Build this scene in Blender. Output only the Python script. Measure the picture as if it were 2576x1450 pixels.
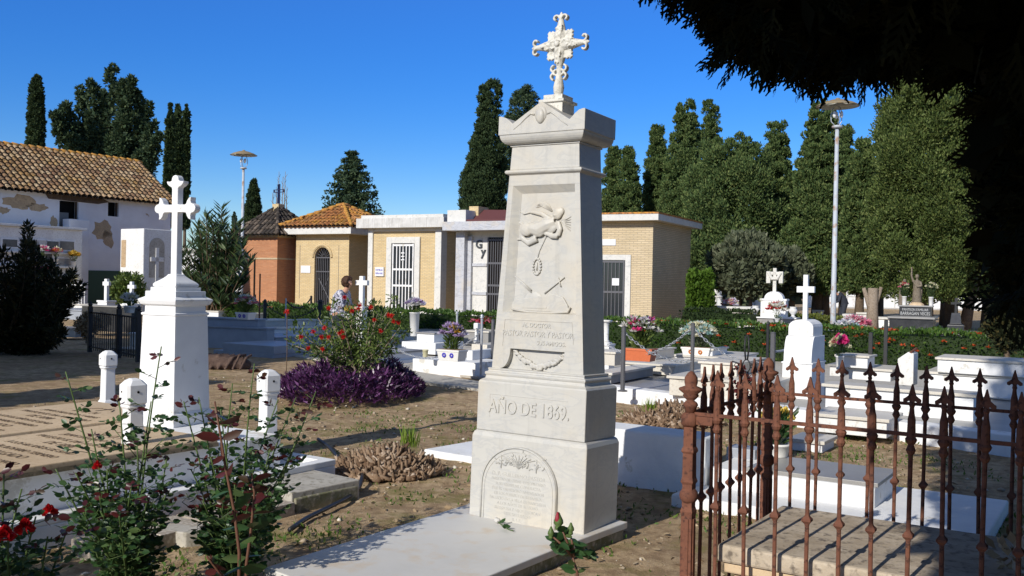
import bpy, math, random
import numpy as np
from mathutils import Vector, Matrix, Euler
R = math.radians
rnd = random.Random(7)
for o in list(bpy.data.objects): bpy.data.objects.remove(o)
SC = bpy.context.scene
COL = SC.collection
# ------------------------------------------------------------------ camera
FPX, PIT, ROL, CH = 2400.0, .0062, .0195, 1.6      # focal length in 2576-wide pixels, pitch down, roll, eye height
cam_d = bpy.data.cameras.new("camera"); cam = bpy.data.objects.new("camera", cam_d); COL.objects.link(cam)
cam_d.sensor_width = 36; cam_d.lens = 36 * FPX / 2576; cam_d.clip_end = 3000; cam_d.clip_start = .05
cam.matrix_world = Matrix.Translation((0, 0, CH)) @ Matrix.Rotation(math.pi / 2 - PIT, 4, 'X') @ Matrix.Rotation(ROL, 4, 'Z')
SC.camera = cam
# ------------------------------------------------------------------ sky, sun, exposure
SUN_AZ, SUN_EL = R(35.5), R(28.5)                     # light travels towards azimuth SUN_AZ (from +Y to +X)
w = bpy.data.worlds.new("World"); SC.world = w; w.use_nodes = True
nt = w.node_tree; bg = nt.nodes["Background"]
sky = nt.nodes.new("ShaderNodeTexSky"); sky.sky_type = 'NISHITA'; sky.sun_disc = False
sky.sun_elevation = SUN_EL; sky.sun_rotation = SUN_AZ + math.pi
sky.altitude = 0; sky.air_density = 1.0; sky.dust_density = 0.0; sky.ozone_density = 6.0
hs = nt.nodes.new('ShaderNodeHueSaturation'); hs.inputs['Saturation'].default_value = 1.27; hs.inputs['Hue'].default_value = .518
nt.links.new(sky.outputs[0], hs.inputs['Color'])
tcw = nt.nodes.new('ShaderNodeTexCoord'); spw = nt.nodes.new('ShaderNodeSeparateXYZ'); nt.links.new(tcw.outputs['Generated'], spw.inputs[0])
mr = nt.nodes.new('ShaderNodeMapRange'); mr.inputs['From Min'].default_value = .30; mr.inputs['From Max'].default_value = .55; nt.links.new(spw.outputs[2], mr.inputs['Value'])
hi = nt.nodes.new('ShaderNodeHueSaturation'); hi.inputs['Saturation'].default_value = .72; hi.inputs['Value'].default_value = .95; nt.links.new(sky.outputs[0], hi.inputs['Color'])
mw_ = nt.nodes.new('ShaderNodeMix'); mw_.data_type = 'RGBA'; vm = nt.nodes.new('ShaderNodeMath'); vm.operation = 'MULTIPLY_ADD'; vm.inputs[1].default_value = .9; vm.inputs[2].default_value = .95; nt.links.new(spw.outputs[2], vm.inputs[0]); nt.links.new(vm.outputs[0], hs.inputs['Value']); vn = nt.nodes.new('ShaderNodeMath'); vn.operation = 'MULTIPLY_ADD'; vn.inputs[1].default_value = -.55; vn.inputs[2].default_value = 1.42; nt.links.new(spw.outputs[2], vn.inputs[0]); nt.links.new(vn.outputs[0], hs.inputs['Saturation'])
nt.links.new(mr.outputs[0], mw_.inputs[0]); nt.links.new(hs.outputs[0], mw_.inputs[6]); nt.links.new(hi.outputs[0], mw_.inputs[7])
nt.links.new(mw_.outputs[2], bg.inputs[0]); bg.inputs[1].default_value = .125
sun_d = bpy.data.lights.new("sun", 'SUN'); sun_d.energy = 4.6; sun_d.angle = R(.5); sun_d.color = (1, .95, .86)
sun = bpy.data.objects.new("sun", sun_d); COL.objects.link(sun)
ldir = Vector((math.sin(SUN_AZ) * math.cos(SUN_EL), math.cos(SUN_AZ) * math.cos(SUN_EL), -math.sin(SUN_EL)))
sun.rotation_euler = ldir.to_track_quat('-Z', 'Y').to_euler()
vs = SC.view_settings; vs.view_transform = 'Standard'; vs.look = 'None'; vs.exposure = 0; vs.gamma = 1
SC.render.engine = 'CYCLES'
SC.cycles.max_bounces = 5; SC.cycles.transparent_max_bounces = 4
# ------------------------------------------------------------------ measuring helpers (reference pixels -> metres)
def ray(u, v):
    a, b = u - 1288, v - 725; c, s = math.cos(ROL), math.sin(ROL)
    x = (a * c + b * s) / FPX; up = -(-a * s + b * c) / FPX
    return Vector((x, math.cos(PIT) + up * math.sin(PIT), -math.sin(PIT) + up * math.cos(PIT)))
def G(u, v, z=0.0):
    d = ray(u, v); t = (z - CH) / d.z; return Vector((d.x * t, d.y * t, z))
def P(u, v, Y):
    d = ray(u, v); t = Y / d.y; return Vector((d.x * t, Y, CH + d.z * t))
def PU(p):
    Z = p[2] - CH; d = p[1] * math.cos(PIT) - Z * math.sin(PIT); up = p[1] * math.sin(PIT) + Z * math.cos(PIT)
    X = p[0] / d * FPX; y = -up / d * FPX
    return 1288 + X * math.cos(ROL) - y * math.sin(ROL)
def ext(N, dx, dy, u):                               # distance from N along (dx,dy) until its picture column is u
    lo, hi = 0., 14.
    f0 = PU(N) - u
    for _ in range(50):
        m = (lo + hi) / 2; q = PU(N + Vector((dx, dy, 0)) * m) - u
        if (q > 0) == (f0 > 0): lo = m
        else: hi = m
    return lo
def axes(yaw):
    b = R(yaw); return Vector((math.cos(b), -math.sin(b), 0)), Vector((math.sin(b), math.cos(b), 0))
def meas(u, v, uL, uR, vt, yaw, z0=0.0):             # near corner, left column, right column, top row -> corner, w, d, h
    N = G(u, v, z0); e, g = axes(yaw)
    return N, ext(N, -e.x, -e.y, uL), ext(N, g.x, g.y, uR), P(u, vt, N.y).z - z0
# ------------------------------------------------------------------ object helpers
def thing(name, label, cat, loc=(0, 0, 0), yaw=0, group=None):
    o = bpy.data.objects.new(name, None); COL.objects.link(o); o.empty_display_size = .1
    o.location = loc; o.rotation_euler = (0, 0, -R(yaw)); o['label'] = label; o['category'] = cat
    if group: o['group'] = group
    return o
def tag(o, label, cat, group=None, loc=None, yaw=None):
    o['label'] = label; o['category'] = cat
    if group: o['group'] = group
    if loc is not None: o.location = loc
    if yaw is not None: o.rotation_euler = (0, 0, -R(yaw))
    return o
def kind(o, k='structure'):
    o['kind'] = k; return o
def mesh_np(name, V, F, mat=None, parent=None, smooth=False):
    V = np.asarray(V, np.float32).reshape(-1, 3); F = np.asarray(F, np.int32)
    me = bpy.data.meshes.new(name); k = F.shape[1]
    me.vertices.add(len(V)); me.vertices.foreach_set("co", V.ravel())
    me.loops.add(F.size); me.loops.foreach_set("vertex_index", F.ravel())
    me.polygons.add(len(F)); me.polygons.foreach_set("loop_start", np.arange(0, F.size, k, dtype=np.int32))
    me.polygons.foreach_set("loop_total", np.full(len(F), k, np.int32))
    if smooth: me.polygons.foreach_set("use_smooth", np.ones(len(F), bool))
    me.update(calc_edges=True); me.validate()
    if mat: me.materials.append(mat)
    o = bpy.data.objects.new(name, me); COL.objects.link(o)
    if parent: o.parent = parent
    return o
class MB:
    def __init__(s): s.v = []; s.f = []; s.M = Matrix.Identity(4)
    def add(s, vs, fs):
        n = len(s.v); s.v += [tuple(s.M @ Vector(p)) for p in vs]; s.f += [tuple(i + n for i in f) for f in fs]; return s
    def box(s, x0, x1, y0, y1, z0, z1):
        return s.add([(x0,y0,z0),(x1,y0,z0),(x1,y1,z0),(x0,y1,z0),(x0,y0,z1),(x1,y0,z1),(x1,y1,z1),(x0,y1,z1)],
                     [(0,3,2,1),(4,5,6,7),(0,1,5,4),(1,2,6,5),(2,3,7,6),(3,0,4,7)])
    def cbox(s, c, sx, sy, sz): return s.box(c[0]-sx/2,c[0]+sx/2,c[1]-sy/2,c[1]+sy/2,c[2]-sz/2,c[2]+sz/2)
    def sq(s, prof, cx=0, cy=0):                     # stacked rectangular rings [(w,d,z)] centred on cx,cy
        vs = []; fs = []
        for (w_, d_, z) in prof: vs += [(cx-w_/2,cy-d_/2,z),(cx+w_/2,cy-d_/2,z),(cx+w_/2,cy+d_/2,z),(cx-w_/2,cy+d_/2,z)]
        for i in range(len(prof)-1):
            for k in range(4): a=i*4+k; b=i*4+(k+1)%4; fs.append((a,b,b+4,a+4))
        fs.append((3,2,1,0)); n=4*(len(prof)-1); fs.append((n,n+1,n+2,n+3)); return s.add(vs, fs)
    def lathe(s, prof, n=16, c=(0,0,0), rot=0, sx=1, sy=1):
        vs = []; fs = []
        for (r_, z) in prof:
            for k in range(n):
                a = 2*math.pi*k/n + rot; vs.append((c[0]+r_*math.cos(a)*sx, c[1]+r_*math.sin(a)*sy, c[2]+z))
        for i in range(len(prof)-1):
            for k in range(n): a=i*n+k; b=i*n+(k+1)%n; fs.append((a,b,b+n,a+n))
        fs.append(tuple(range(n-1,-1,-1))); m=n*(len(prof)-1); fs.append(tuple(range(m,m+n))); return s.add(vs, fs)
    def prism(s, poly, y0, y1):                      # polygon in (x,z), extruded along y
        n = len(poly); vs = [(x,y0,z) for x,z in poly] + [(x,y1,z) for x,z in poly]
        fs = [tuple(range(n)), tuple(range(2*n-1,n-1,-1))] + [(i,i+n,(i+1)%n+n,(i+1)%n) for i in range(n)]
        return s.add(vs, fs)
    def hprism(s, poly, z0, z1):
        n = len(poly); vs = [(x,y,z0) for x,y in poly] + [(x,y,z1) for x,y in poly]
        fs = [tuple(range(n-1,-1,-1)), tuple(range(n,2*n))] + [(i,(i+1)%n,(i+1)%n+n,i+n) for i in range(n)]
        return s.add(vs, fs)
    def tube(s, pts, rad, n=8):
        pts = [Vector(p) for p in pts]; m = len(pts)
        if not hasattr(rad, '__len__'): rad = [rad]*m
        vs = []; fs = []; ref = None
        for i, p in enumerate(pts):
            t = (pts[min(i+1,m-1)] - pts[max(i-1,0)]).normalized()
            if ref is None: ref = Vector((0,0,1)) if abs(t.z) < .9 else Vector((1,0,0))
            a = t.cross(ref)
            if a.length < 1e-4: a = t.cross(Vector((0,1,0)))
            a.normalize(); b = a.cross(t).normalized(); ref = b
            for k in range(n):
                an = 2*math.pi*k/n; vs.append(tuple(p + (a*math.cos(an) + b*math.sin(an))*rad[i]))
        for i in range(m-1):
            for k in range(n): q=i*n+k; r_=i*n+(k+1)%n; fs.append((q,r_,r_+n,q+n))
        fs.append(tuple(range(n-1,-1,-1))); fs.append(tuple(range((m-1)*n, m*n))); return s.add(vs, fs)
    def ball(s, c, rx, ry=None, rz=None, n=12, m=8):
        ry = ry or rx; rz = rz or rx; vs = [(c[0],c[1],c[2]-rz)]; fs = []
        for i in range(1, m):
            th = math.pi*i/m
            for k in range(n):
                a = 2*math.pi*k/n; vs.append((c[0]+rx*math.sin(th)*math.cos(a), c[1]+ry*math.sin(th)*math.sin(a), c[2]-rz*math.cos(th)))
        vs.append((c[0],c[1],c[2]+rz)); L = len(vs)-1
        for k in range(n): fs.append((0, 1+(k+1)%n, 1+k)); fs.append((L, L-n+k, L-n+(k+1)%n))
        for i in range(m-2):
            for k in range(n): a=1+i*n+k; b=1+i*n+(k+1)%n; fs.append((a,b,b+n,a+n))
        return s.add(vs, fs)
    def build(s, name, mat=None, parent=None, smooth=False, bevel=0, seg=2, remesh=0, sm=0):
        me = bpy.data.meshes.new(name); me.from_pydata(s.v, [], s.f); me.update()
        if mat: me.materials.append(mat)
        if smooth or remesh: me.polygons.foreach_set("use_smooth", [True]*len(me.polygons))
        o = bpy.data.objects.new(name, me); COL.objects.link(o)
        if parent: o.parent = parent
        if remesh:
            m = o.modifiers.new("r", 'REMESH'); m.mode = 'VOXEL'; m.voxel_size = remesh; m.use_smooth_shade = True
            if sm: q = o.modifiers.new("s", 'SMOOTH'); q.iterations = sm; q.factor = .5
        if bevel:
            m = o.modifiers.new("b", 'BEVEL'); m.width = bevel; m.segments = seg; m.limit_method = 'ANGLE'; m.angle_limit = R(40)
            m.use_clamp_overlap = True
        return o
def text_mesh(name, s, size, mat, parent, loc, rot, ext_=.003, align='CENTER', bold=0., sx=1.):
    cu = bpy.data.curves.new(name, 'FONT'); cu.body = s; cu.size = size; cu.extrude = ext_; cu.align_x = align; cu.offset = bold
    cu.resolution_u = 3
    t = bpy.data.objects.new(name, cu); COL.objects.link(t)
    dg = bpy.context.evaluated_depsgraph_get(); me = bpy.data.meshes.new_from_object(t.evaluated_get(dg))
    bpy.data.objects.remove(t); me.name = name; me.materials.clear(); me.materials.append(mat)
    o = bpy.data.objects.new(name, me); COL.objects.link(o); o.parent = parent; o.location = loc; o.rotation_euler = rot; o.scale = (sx, 1, 1)
    return o
# ------------------------------------------------------------------ materials
def newmat(name, rough=.7, spec=.3, metal=0):
    m = bpy.data.materials.new(name); m.use_nodes = True; n = m.node_tree; b = n.nodes["Principled BSDF"]
    b.inputs["Roughness"].default_value = rough; b.inputs["Specular IOR Level"].default_value = spec; b.inputs["Metallic"].default_value = metal
    return m, n, b
def N_(n, t, **k):
    x = n.nodes.new(t)
    for a, b in k.items(): setattr(x, a, b)
    return x
def noise(n, scale, det=5, vec=None, rough=.6, dist=0):
    x = N_(n, "ShaderNodeTexNoise"); x.inputs["Scale"].default_value = scale; x.inputs["Detail"].default_value = det
    x.inputs["Roughness"].default_value = rough; x.inputs["Distortion"].default_value = dist
    if vec is not None: n.links.new(vec, x.inputs["Vector"])
    return x
def ramp(n, fac, stops):
    r_ = N_(n, "ShaderNodeValToRGB"); n.links.new(fac, r_.inputs[0]); e = r_.color_ramp.elements
    while len(e) < len(stops): e.new(.5)
    for i, (p, c) in enumerate(stops):
        e[i].position = p; e[i].color = (*c, 1) if hasattr(c, '__len__') else (c, c, c, 1)
    return r_.outputs[0]
def mixc(n, fac, a, b, mode='MIX'):
    x = N_(n, "ShaderNodeMix", data_type='RGBA', blend_type=mode)
    for s_, val in ((0, fac), (6, a), (7, b)):
        if hasattr(val, 'is_linked') or hasattr(val, 'links'): n.links.new(val, x.inputs[s_])
        elif hasattr(val, '__len__'): x.inputs[s_].default_value = (*val, 1)
        else: x.inputs[s_].default_value = val
    return x.outputs[2]
def bump(n, b, h, strength=.3, dist=.01):
    x = N_(n, "ShaderNodeBump"); x.inputs["Strength"].default_value = strength; x.inputs["Distance"].default_value = dist
    n.links.new(h, x.inputs["Height"]); n.links.new(x.outputs[0], b.inputs["Normal"])
def stone(name, c1, c2, c3=None, s1=4, s2=40, rough=.7, spec=.3, bs=.2, bd=.004, streak=0, lo=.35, hi=.65, wear=None):
    m, n, b = newmat(name, rough, spec); tc = N_(n, "ShaderNodeTexCoord").outputs["Object"]
    a = noise(n, s1, 7, tc, .65, .4); f = noise(n, s2, 6, tc)
    col = ramp(n, a.outputs[0], [(lo, c1), (hi, c2)])
    if c3: col = mixc(n, ramp(n, f.outputs[0], [(.52, 0.), (.68, 1.)]), col, c3)
    if streak:
        mp = N_(n, "ShaderNodeMapping"); mp.inputs["Scale"].default_value = (14, 14, .9); n.links.new(tc, mp.inputs[0])
        st = noise(n, 1.2, 5, mp.outputs[0]); col = mixc(n, ramp(n, st.outputs[0], [(.5, 0.), (.75, streak)]), col, (.16, .14, .12), 'MIX')
    if wear:
        wn = noise(n, wear[1], 6, tc, .7); col = mixc(n, ramp(n, wn.outputs[0], [(wear[2], 0.), (wear[2] + .06, 1.)]), col, wear[0])
    n.links.new(col, b.inputs["Base Color"]); bump(n, b, f.outputs[0], bs, bd); return m
def plain(name, c, rough=.6, spec=.3, metal=0, var=.12, s=30, bs=.1):
    m, n, b = newmat(name, rough, spec, metal); tc = N_(n, "ShaderNodeTexCoord").outputs["Object"]; a = noise(n, s, 4, tc)
    k = tuple(x * (1 - var) for x in c); q = tuple(min(1, x * (1 + var)) for x in c)
    n.links.new(ramp(n, a.outputs[0], [(.3, k), (.7, q)]), b.inputs["Base Color"]); bump(n, b, a.outputs[0], bs, .002); return m
def leafmat(name, c1, c2, c3=None, rough=.5, trans=.25, spec=.3):
    m, n, b = newmat(name, rough, spec); g_ = N_(n, "ShaderNodeNewGeometry")
    st = [(0., c1), (.7, c2)] + ([(1., c3)] if c3 else [])
    col = ramp(n, g_.outputs["Random Per Island"], st)
    n.links.new(col, b.inputs["Base Color"])
    if trans:
        t = N_(n, "ShaderNodeBsdfTranslucent"); n.links.new(col, t.inputs[0]); mx = N_(n, "ShaderNodeMixShader"); mx.inputs[0].default_value = trans
        n.links.new(b.outputs[0], mx.inputs[1]); n.links.new(t.outputs[0], mx.inputs[2]); n.links.new(mx.outputs[0], n.nodes["Material Output"].inputs[0])
    return m
def brickmat(name, c1, c2, mortar, bw=.24, bh=.055, ms=.012):
    m, n, b = newmat(name, .85, .2); tc = N_(n, "ShaderNodeTexCoord"); sp = N_(n, "ShaderNodeSeparateXYZ"); n.links.new(tc.outputs["Object"], sp.inputs[0])
    ad = N_(n, "ShaderNodeMath", operation='ADD'); n.links.new(sp.outputs[0], ad.inputs[0]); n.links.new(sp.outputs[1], ad.inputs[1])
    cb = N_(n, "ShaderNodeCombineXYZ"); n.links.new(ad.outputs[0], cb.inputs[0]); n.links.new(sp.outputs[2], cb.inputs[1])
    br = N_(n, "ShaderNodeTexBrick"); n.links.new(cb.outputs[0], br.inputs[0])
    for k, v_ in (("Color1", c1), ("Color2", c2), ("Mortar", mortar)): br.inputs[k].default_value = (*v_, 1)
    for k, v_ in (("Scale", 1), ("Brick Width", bw), ("Row Height", bh), ("Mortar Size", ms), ("Mortar Smooth", .2), ("Bias", 0)): br.inputs[k].default_value = v_
    ns = noise(n, 1.3, 5, tc.outputs["Object"]); col = mixc(n, ramp(n, ns.outputs[0], [(.35, 0.), (.8, .35)]), br.outputs[0], tuple(x * .55 for x in c1))
    n.links.new(col, b.inputs["Base Color"]); iv = N_(n, "ShaderNodeMath", operation='SUBTRACT'); iv.inputs[0].default_value = 1; n.links.new(br.outputs[1], iv.inputs[1])
    bump(n, b, iv.outputs[0], .7, .012); return m
M = {}
M['marble'] = stone('old white marble', (.60,.59,.56), (.72,.71,.67), (.55,.52,.46), 2.2, 9, .5, .3, .12, .003, lo=.3, hi=.6, wear=((.44,.44,.43), 3.2, .57))
def marble_veins(name, base, vein, s=3.5):
    m, n, b = newmat(name, .45, .35); tc = N_(n, "ShaderNodeTexCoord").outputs["Object"]
    mp = N_(n, "ShaderNodeMapping"); mp.inputs["Rotation"].default_value = (.2, .7, .3); mp.inputs["Scale"].default_value = (1, 1, 2.6); n.links.new(tc, mp.inputs[0])
    a = noise(n, s, 8, mp.outputs[0], .62, 1.4); f = noise(n, 55, 5, tc); y = noise(n, 1.7, 4, tc)
    col = ramp(n, a.outputs[0], [(.36, base), (.49, tuple(x*.96 for x in base)), (.53, vein), (.57, base)])
    col = mixc(n, ramp(n, y.outputs[0], [(.5, 0.), (.72, .6)]), col, (.58,.49,.35))
    g2 = noise(n, 16, 6, tc, .7); col = mixc(n, ramp(n, g2.outputs[0], [(.6, 0.), (.72, .5)]), col, (.40,.40,.38))
    ms = N_(n, "ShaderNodeMapping"); ms.inputs["Scale"].default_value = (11, 11, .8); n.links.new(tc, ms.inputs[0]); sn = noise(n, 1.5, 6, ms.outputs[0], .65)
    col = mixc(n, ramp(n, sn.outputs[0], [(.54, 0.), (.74, .34)]), col, tuple(x*.6 for x in base))
    n.links.new(col, b.inputs["Base Color"]); bump(n, b, f.outputs[0], .12, .003); return m
M['marble'] = marble_veins('veined white marble', (.52,.505,.465), (.455,.45,.43))
M['slabm'] = stone('worn grey marble slab', (.58,.57,.545), (.66,.645,.61), (.60,.52,.42), 1.3, 5, .6, .3, .08, .002)
M['marblecross'] = stone('weathered carved marble', (.60,.58,.52), (.70,.68,.62), (.38,.37,.33), 6, 38, .7, .2, .35, .005)
M['white'] = stone('whitewash', (.74,.74,.74), (.83,.83,.82), None, 2.2, 60, .75, .2, .15, .003, wear=((.58,.56,.51), 2.4, .57))
M['white2'] = stone('old whitewash', (.68,.67,.65), (.80,.80,.78), (.55,.53,.48), 2, 18, .85, .15, .3, .006)
M['lime'] = stone('lime washed kerb', (.72,.73,.75), (.84,.84,.84), None, 3, 24, .85, .15, .5, .01, wear=((.58,.56,.50), 4.2, .62))
M['cream'] = stone('pale limestone slabs', (.60,.56,.49), (.70,.66,.58), (.50,.45,.38), 1.5, 25, .5, .35, .05, .002, wear=((.46,.43,.37), 2.3, .6))
M['creamside'] = stone('polished pale limestone', (.58,.54,.47), (.64,.60,.53), (.5,.47,.42), 2, 60, .4, .4, .05, .002)
M['greyg'] = stone('grey granite', (.26,.25,.24), (.34,.33,.31), (.2,.2,.2), 2, 220, .38, .45, .02, .001)
M['shadeblue'] = stone('terrazzo tinted with blue shade', (.30,.32,.36), (.38,.40,.44), (.25,.27,.3), 2, 180, .4, .4, .02, .001)  # blue tint puts skylit shade into the stone colour
M['blackg'] = stone('black granite', (.028,.028,.030), (.05,.05,.052), None, 4, 200, .22, .5, .02, .001)
M['beige'] = stone('sandy tomb slab', (.54,.40,.25), (.64,.49,.32), (.46,.33,.20), 1.6, 30, .8, .2, .2, .003)
M['beigeedge'] = stone('mossy slab edge', (.40,.31,.20), (.20,.16,.10), (.05,.05,.04), 9, 30, .95, .1, .5, .01)
M['oldstone'] = stone('lichen stone', (.36,.29,.21), (.52,.44,.34), (.17,.14,.11), 5, 26, .9, .15, .6, .01)
M['concrete'] = stone('rough concrete', (.40,.37,.32), (.50,.47,.41), (.24,.22,.17), 3, 22, .9, .15, .4, .008)
M['mossconc'] = stone('mossy concrete', (.30,.28,.22), (.15,.15,.07), (.42,.38,.31), 5, 24, .95, .1, .5, .01)
M['paving'] = stone('pale worn paving', (.44,.41,.36), (.52,.49,.43), (.36,.32,.26), 1.2, 20, .85, .2, .15, .004)
M['rust'] = stone('rusty iron', (.13,.054,.036), (.205,.086,.052), (.06,.03,.024), 9, 60, .85, .2, .4, .003)
M['iron'] = plain('dark iron', (.025,.025,.027), .5, .4)
M['greyiron'] = plain('grey painted iron', (.10,.10,.11), .5, .4)
M['galv'] = plain('galvanised steel', (.42,.44,.48), .4, .5, .3, .2, 12)
M['lamp_pole'] = stone('stained galvanised pole', (.42,.46,.50), (.50,.53,.56), (.34,.20,.11), 2, 5, .5, .4, .1, .002)
M['lampshade'] = stone('rusty lamp cap', (.28,.20,.10), (.22,.19,.14), (.36,.24,.09), 5, 20, .7, .3, .2, .002)
M['lampunder'] = plain('lamp underside', (.50,.50,.46), .5)
M['glass'] = plain('frosted bulb', (.75,.75,.72), .2, .5)
M['darkglass'] = plain('dark glass', (.03,.035,.04), .1, .5)
M['dark'] = plain('dark interior', (.012,.011,.01), .9, .1)
M['green'] = plain('green painted gate', (.01,.055,.035), .5, .4)
M['wood'] = stone('old dark wood', (.09,.06,.04), (.14,.10,.07), (.05,.03,.02), 4, 30, .9, .1, .5, .01, streak=.5)
M['maroon'] = plain('maroon roof sheet', (.12,.045,.045), .7, .2)
M['yellowbrick'] = brickmat('yellow brick', (.66,.49,.25), (.74,.57,.31), (.50,.41,.27), .24, .062, .012)
M['orangebrick'] = brickmat('orange brick', (.46,.19,.09), (.56,.25,.12), (.40,.25,.16), .24, .06, .010)
M['creambrick'] = brickmat('cream brick', (.60,.48,.30), (.68,.55,.36), (.44,.36,.25), .30, .068, .012)
M['fascia'] = stone('white fascia', (.60,.59,.55), (.68,.665,.625), (.5,.5,.48), 2, 9, .7, .2, .1, .002)
M['stainfascia'] = stone('stained marble cornice', (.50,.49,.46), (.70,.69,.66), None, 2, 14, .6, .3, .1, .002, streak=.45)
def rooftile(name, a, b_, c, lich, amt=.5):
    m, n, b = newmat(name, .9, .15); g_ = N_(n, "ShaderNodeNewGeometry"); tc = N_(n, "ShaderNodeTexCoord").outputs["Object"]
    col = ramp(n, g_.outputs["Random Per Island"], [(0, a), (.45, b_), (1, c)]); l = noise(n, 1.1, 7, tc, .75)
    l2 = noise(n, 9, 5, tc, .7); col = mixc(n, ramp(n, l.outputs[0], [(.48, 0.), (.62, amt)]), col, lich)
    col = mixc(n, ramp(n, l2.outputs[0], [(.46, 0.), (.60, .8)]), col, (.05,.042,.032))
    n.links.new(col, b.inputs["Base Color"]); bump(n, b, l2.outputs[0], .5, .01); return m
M['tile_old'] = rooftile('old clay tiles', (.20,.11,.065), (.36,.23,.13), (.46,.34,.21), (.38,.22,.05), .6)
M['tile_orange'] = rooftile('orange clay tiles', (.42,.16,.06), (.55,.23,.08), (.50,.26,.10), (.60,.30,.04), .8)
M['tile_black'] = rooftile('blackened tiles', (.035,.03,.028), (.06,.05,.045), (.22,.17,.13), (.03,.03,.028), .7)
M['ridge'] = stone('lichen ridge tiles', (.55,.28,.05), (.40,.20,.06), (.20,.13,.07), 4, 14, .9, .1, .4, .008)
# flaking lime plaster with bare earth patches
def plaster():
    m, n, b = newmat('flaking farmhouse plaster', .92, .1); tc = N_(n, "ShaderNodeTexCoord").outputs["Object"]
    a = noise(n, .9, 6, tc, .6); f = noise(n, 14, 7, tc, .7); w_ = noise(n, .42, 6, tc, .68, .5)
    col = ramp(n, a.outputs[0], [(.3, (.66,.64,.64)), (.7, (.80,.79,.79))]); col = mixc(n, ramp(n, f.outputs[0], [(.58, 0.), (.75, .35)]), col, (.42,.38,.33))
    col = mixc(n, ramp(n, w_.outputs[0], [(.655, 0.), (.665, 1.)]), col, (.42,.30,.18))
    n.links.new(col, b.inputs["Base Color"]); bump(n, b, f.outputs[0], .5, .02); return m
M['plaster'] = plaster()
M['patch'] = stone('bare earth render', (.40,.29,.18), (.52,.38,.23), (.30,.21,.14), 3, 14, .95, .1, .6, .02)
M['soil'] = None
def ground_mat():
    m, n, b = newmat('dry earth', .95, .1); tc = N_(n, "ShaderNodeTexCoord").outputs["Object"]
    a = noise(n, .55, 8, tc, .62, .3); f = noise(n, 7, 8, tc, .75); g2 = noise(n, 60, 4, tc, .8); q = noise(n, 1.9, 7, tc, .7)
    col = ramp(n, a.outputs[0], [(.3, (.38,.27,.165)), (.5, (.52,.38,.23)), (.68, (.62,.465,.29))])
    col = mixc(n, ramp(n, f.outputs[0], [(.42, .8), (.58, 0.)]), col, (.27,.18,.105))  # dark clods; small shadows of the rough soil are put into this tone
    col = mixc(n, ramp(n, q.outputs[0], [(.52, 0.), (.64, .8)]), col, (.24,.21,.075))
    vo = N_(n, "ShaderNodeTexVoronoi"); vo.inputs["Scale"].default_value = 42; n.links.new(tc, vo.inputs[0])
    peb = N_(n, "ShaderNodeMath", operation='LESS_THAN'); peb.inputs[1].default_value = .17; n.links.new(vo.outputs[0], peb.inputs[0])
    pm = N_(n, "ShaderNodeMath", operation='MULTIPLY'); n.links.new(peb.outputs[0], pm.inputs[0]); n.links.new(ramp(n, f.outputs[0], [(.5, 0.), (.55, .8)]), pm.inputs[1])
    col = mixc(n, pm.outputs[0], col, (.50,.44,.35))
    n.links.new(col, b.inputs["Base Color"])
    h = N_(n, "ShaderNodeMath", operation='ADD'); n.links.new(f.outputs[0], h.inputs[0]); n.links.new(g2.outputs[0], h.inputs[1])
    bump(n, b, h.outputs[0], .9, .02); return m
M['ground'] = ground_mat()
M['pebble'] = leafmat('pebbles', (.25,.19,.13), (.42,.34,.25), (.62,.57,.48), .9, 0, .1)
M['cyp'] = leafmat('cypress green', (.04,.072,.026), (.11,.162,.05), (.20,.235,.08), .65, .24, .15)
M['cypd'] = leafmat('dark cypress', (.025,.045,.02), (.05,.078,.03), (.08,.11,.04), .7, .15, .15)
M['cypl'] = leafmat('light cypress', (.035,.06,.016), (.11,.15,.038), (.19,.22,.07), .6, .2, .2)
M['thuja'] = leafmat('bright thuja', (.05,.10,.012), (.10,.18,.02), (.12,.20,.03), .6, .2, .2)
M['canopy'] = leafmat('shade darkened cypress foliage', (.006,.007,.004), (.012,.014,.007), (.02,.022,.010), .85, .02, .04)  # nearly black: the crown's shade is put into the leaf colour
M['cedar'] = leafmat('blue green cedar', (.03,.055,.03), (.065,.105,.05), (.11,.145,.065), .6, .2, .2)
M['olive'] = leafmat('grey green scrub', (.07,.085,.05), (.12,.14,.08), (.18,.19,.12), .6, .15, .2)
M['hedge'] = leafmat('hedge leaves', (.035,.075,.012), (.07,.14,.022), (.13,.20,.04), .45, .25, .35)
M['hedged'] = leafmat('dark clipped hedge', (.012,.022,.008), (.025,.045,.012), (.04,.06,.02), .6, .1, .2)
M['hedgey'] = leafmat('yellow green hedge', (.07,.09,.012), (.14,.16,.03), (.18,.19,.05), .5, .2, .3)
M['rose'] = leafmat('rose leaves', (.025,.065,.022), (.05,.115,.035), (.12,.18,.06), .38, .3, .45)
M['rosered'] = leafmat('young red rose leaves', (.05,.008,.010), (.09,.016,.016), (.05,.03,.015), .35, .25, .5)
M['oleander'] = leafmat('oleander leaves', (.02,.045,.016), (.05,.085,.03), (.11,.15,.05), .4, .2, .4)
M['bush'] = leafmat('shrub leaves', (.045,.085,.018), (.11,.165,.035), (.22,.27,.08), .45, .25, .35)
M['juniper'] = leafmat('juniper', (.01,.014,.006), (.028,.035,.012), (.10,.075,.025), .7, .1, .2)
M['purple'] = leafmat('purple heart leaves', (.028,.008,.034), (.075,.020,.082), (.18,.07,.19), .35, .15, .5)
M['grassg'] = leafmat('fresh grass', (.12,.20,.02), (.22,.32,.04), (.28,.36,.08), .5, .3, .3)
M['weed'] = leafmat('low weeds', (.06,.12,.02), (.11,.19,.03), (.16,.2,.06), .5, .3, .3)
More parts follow.
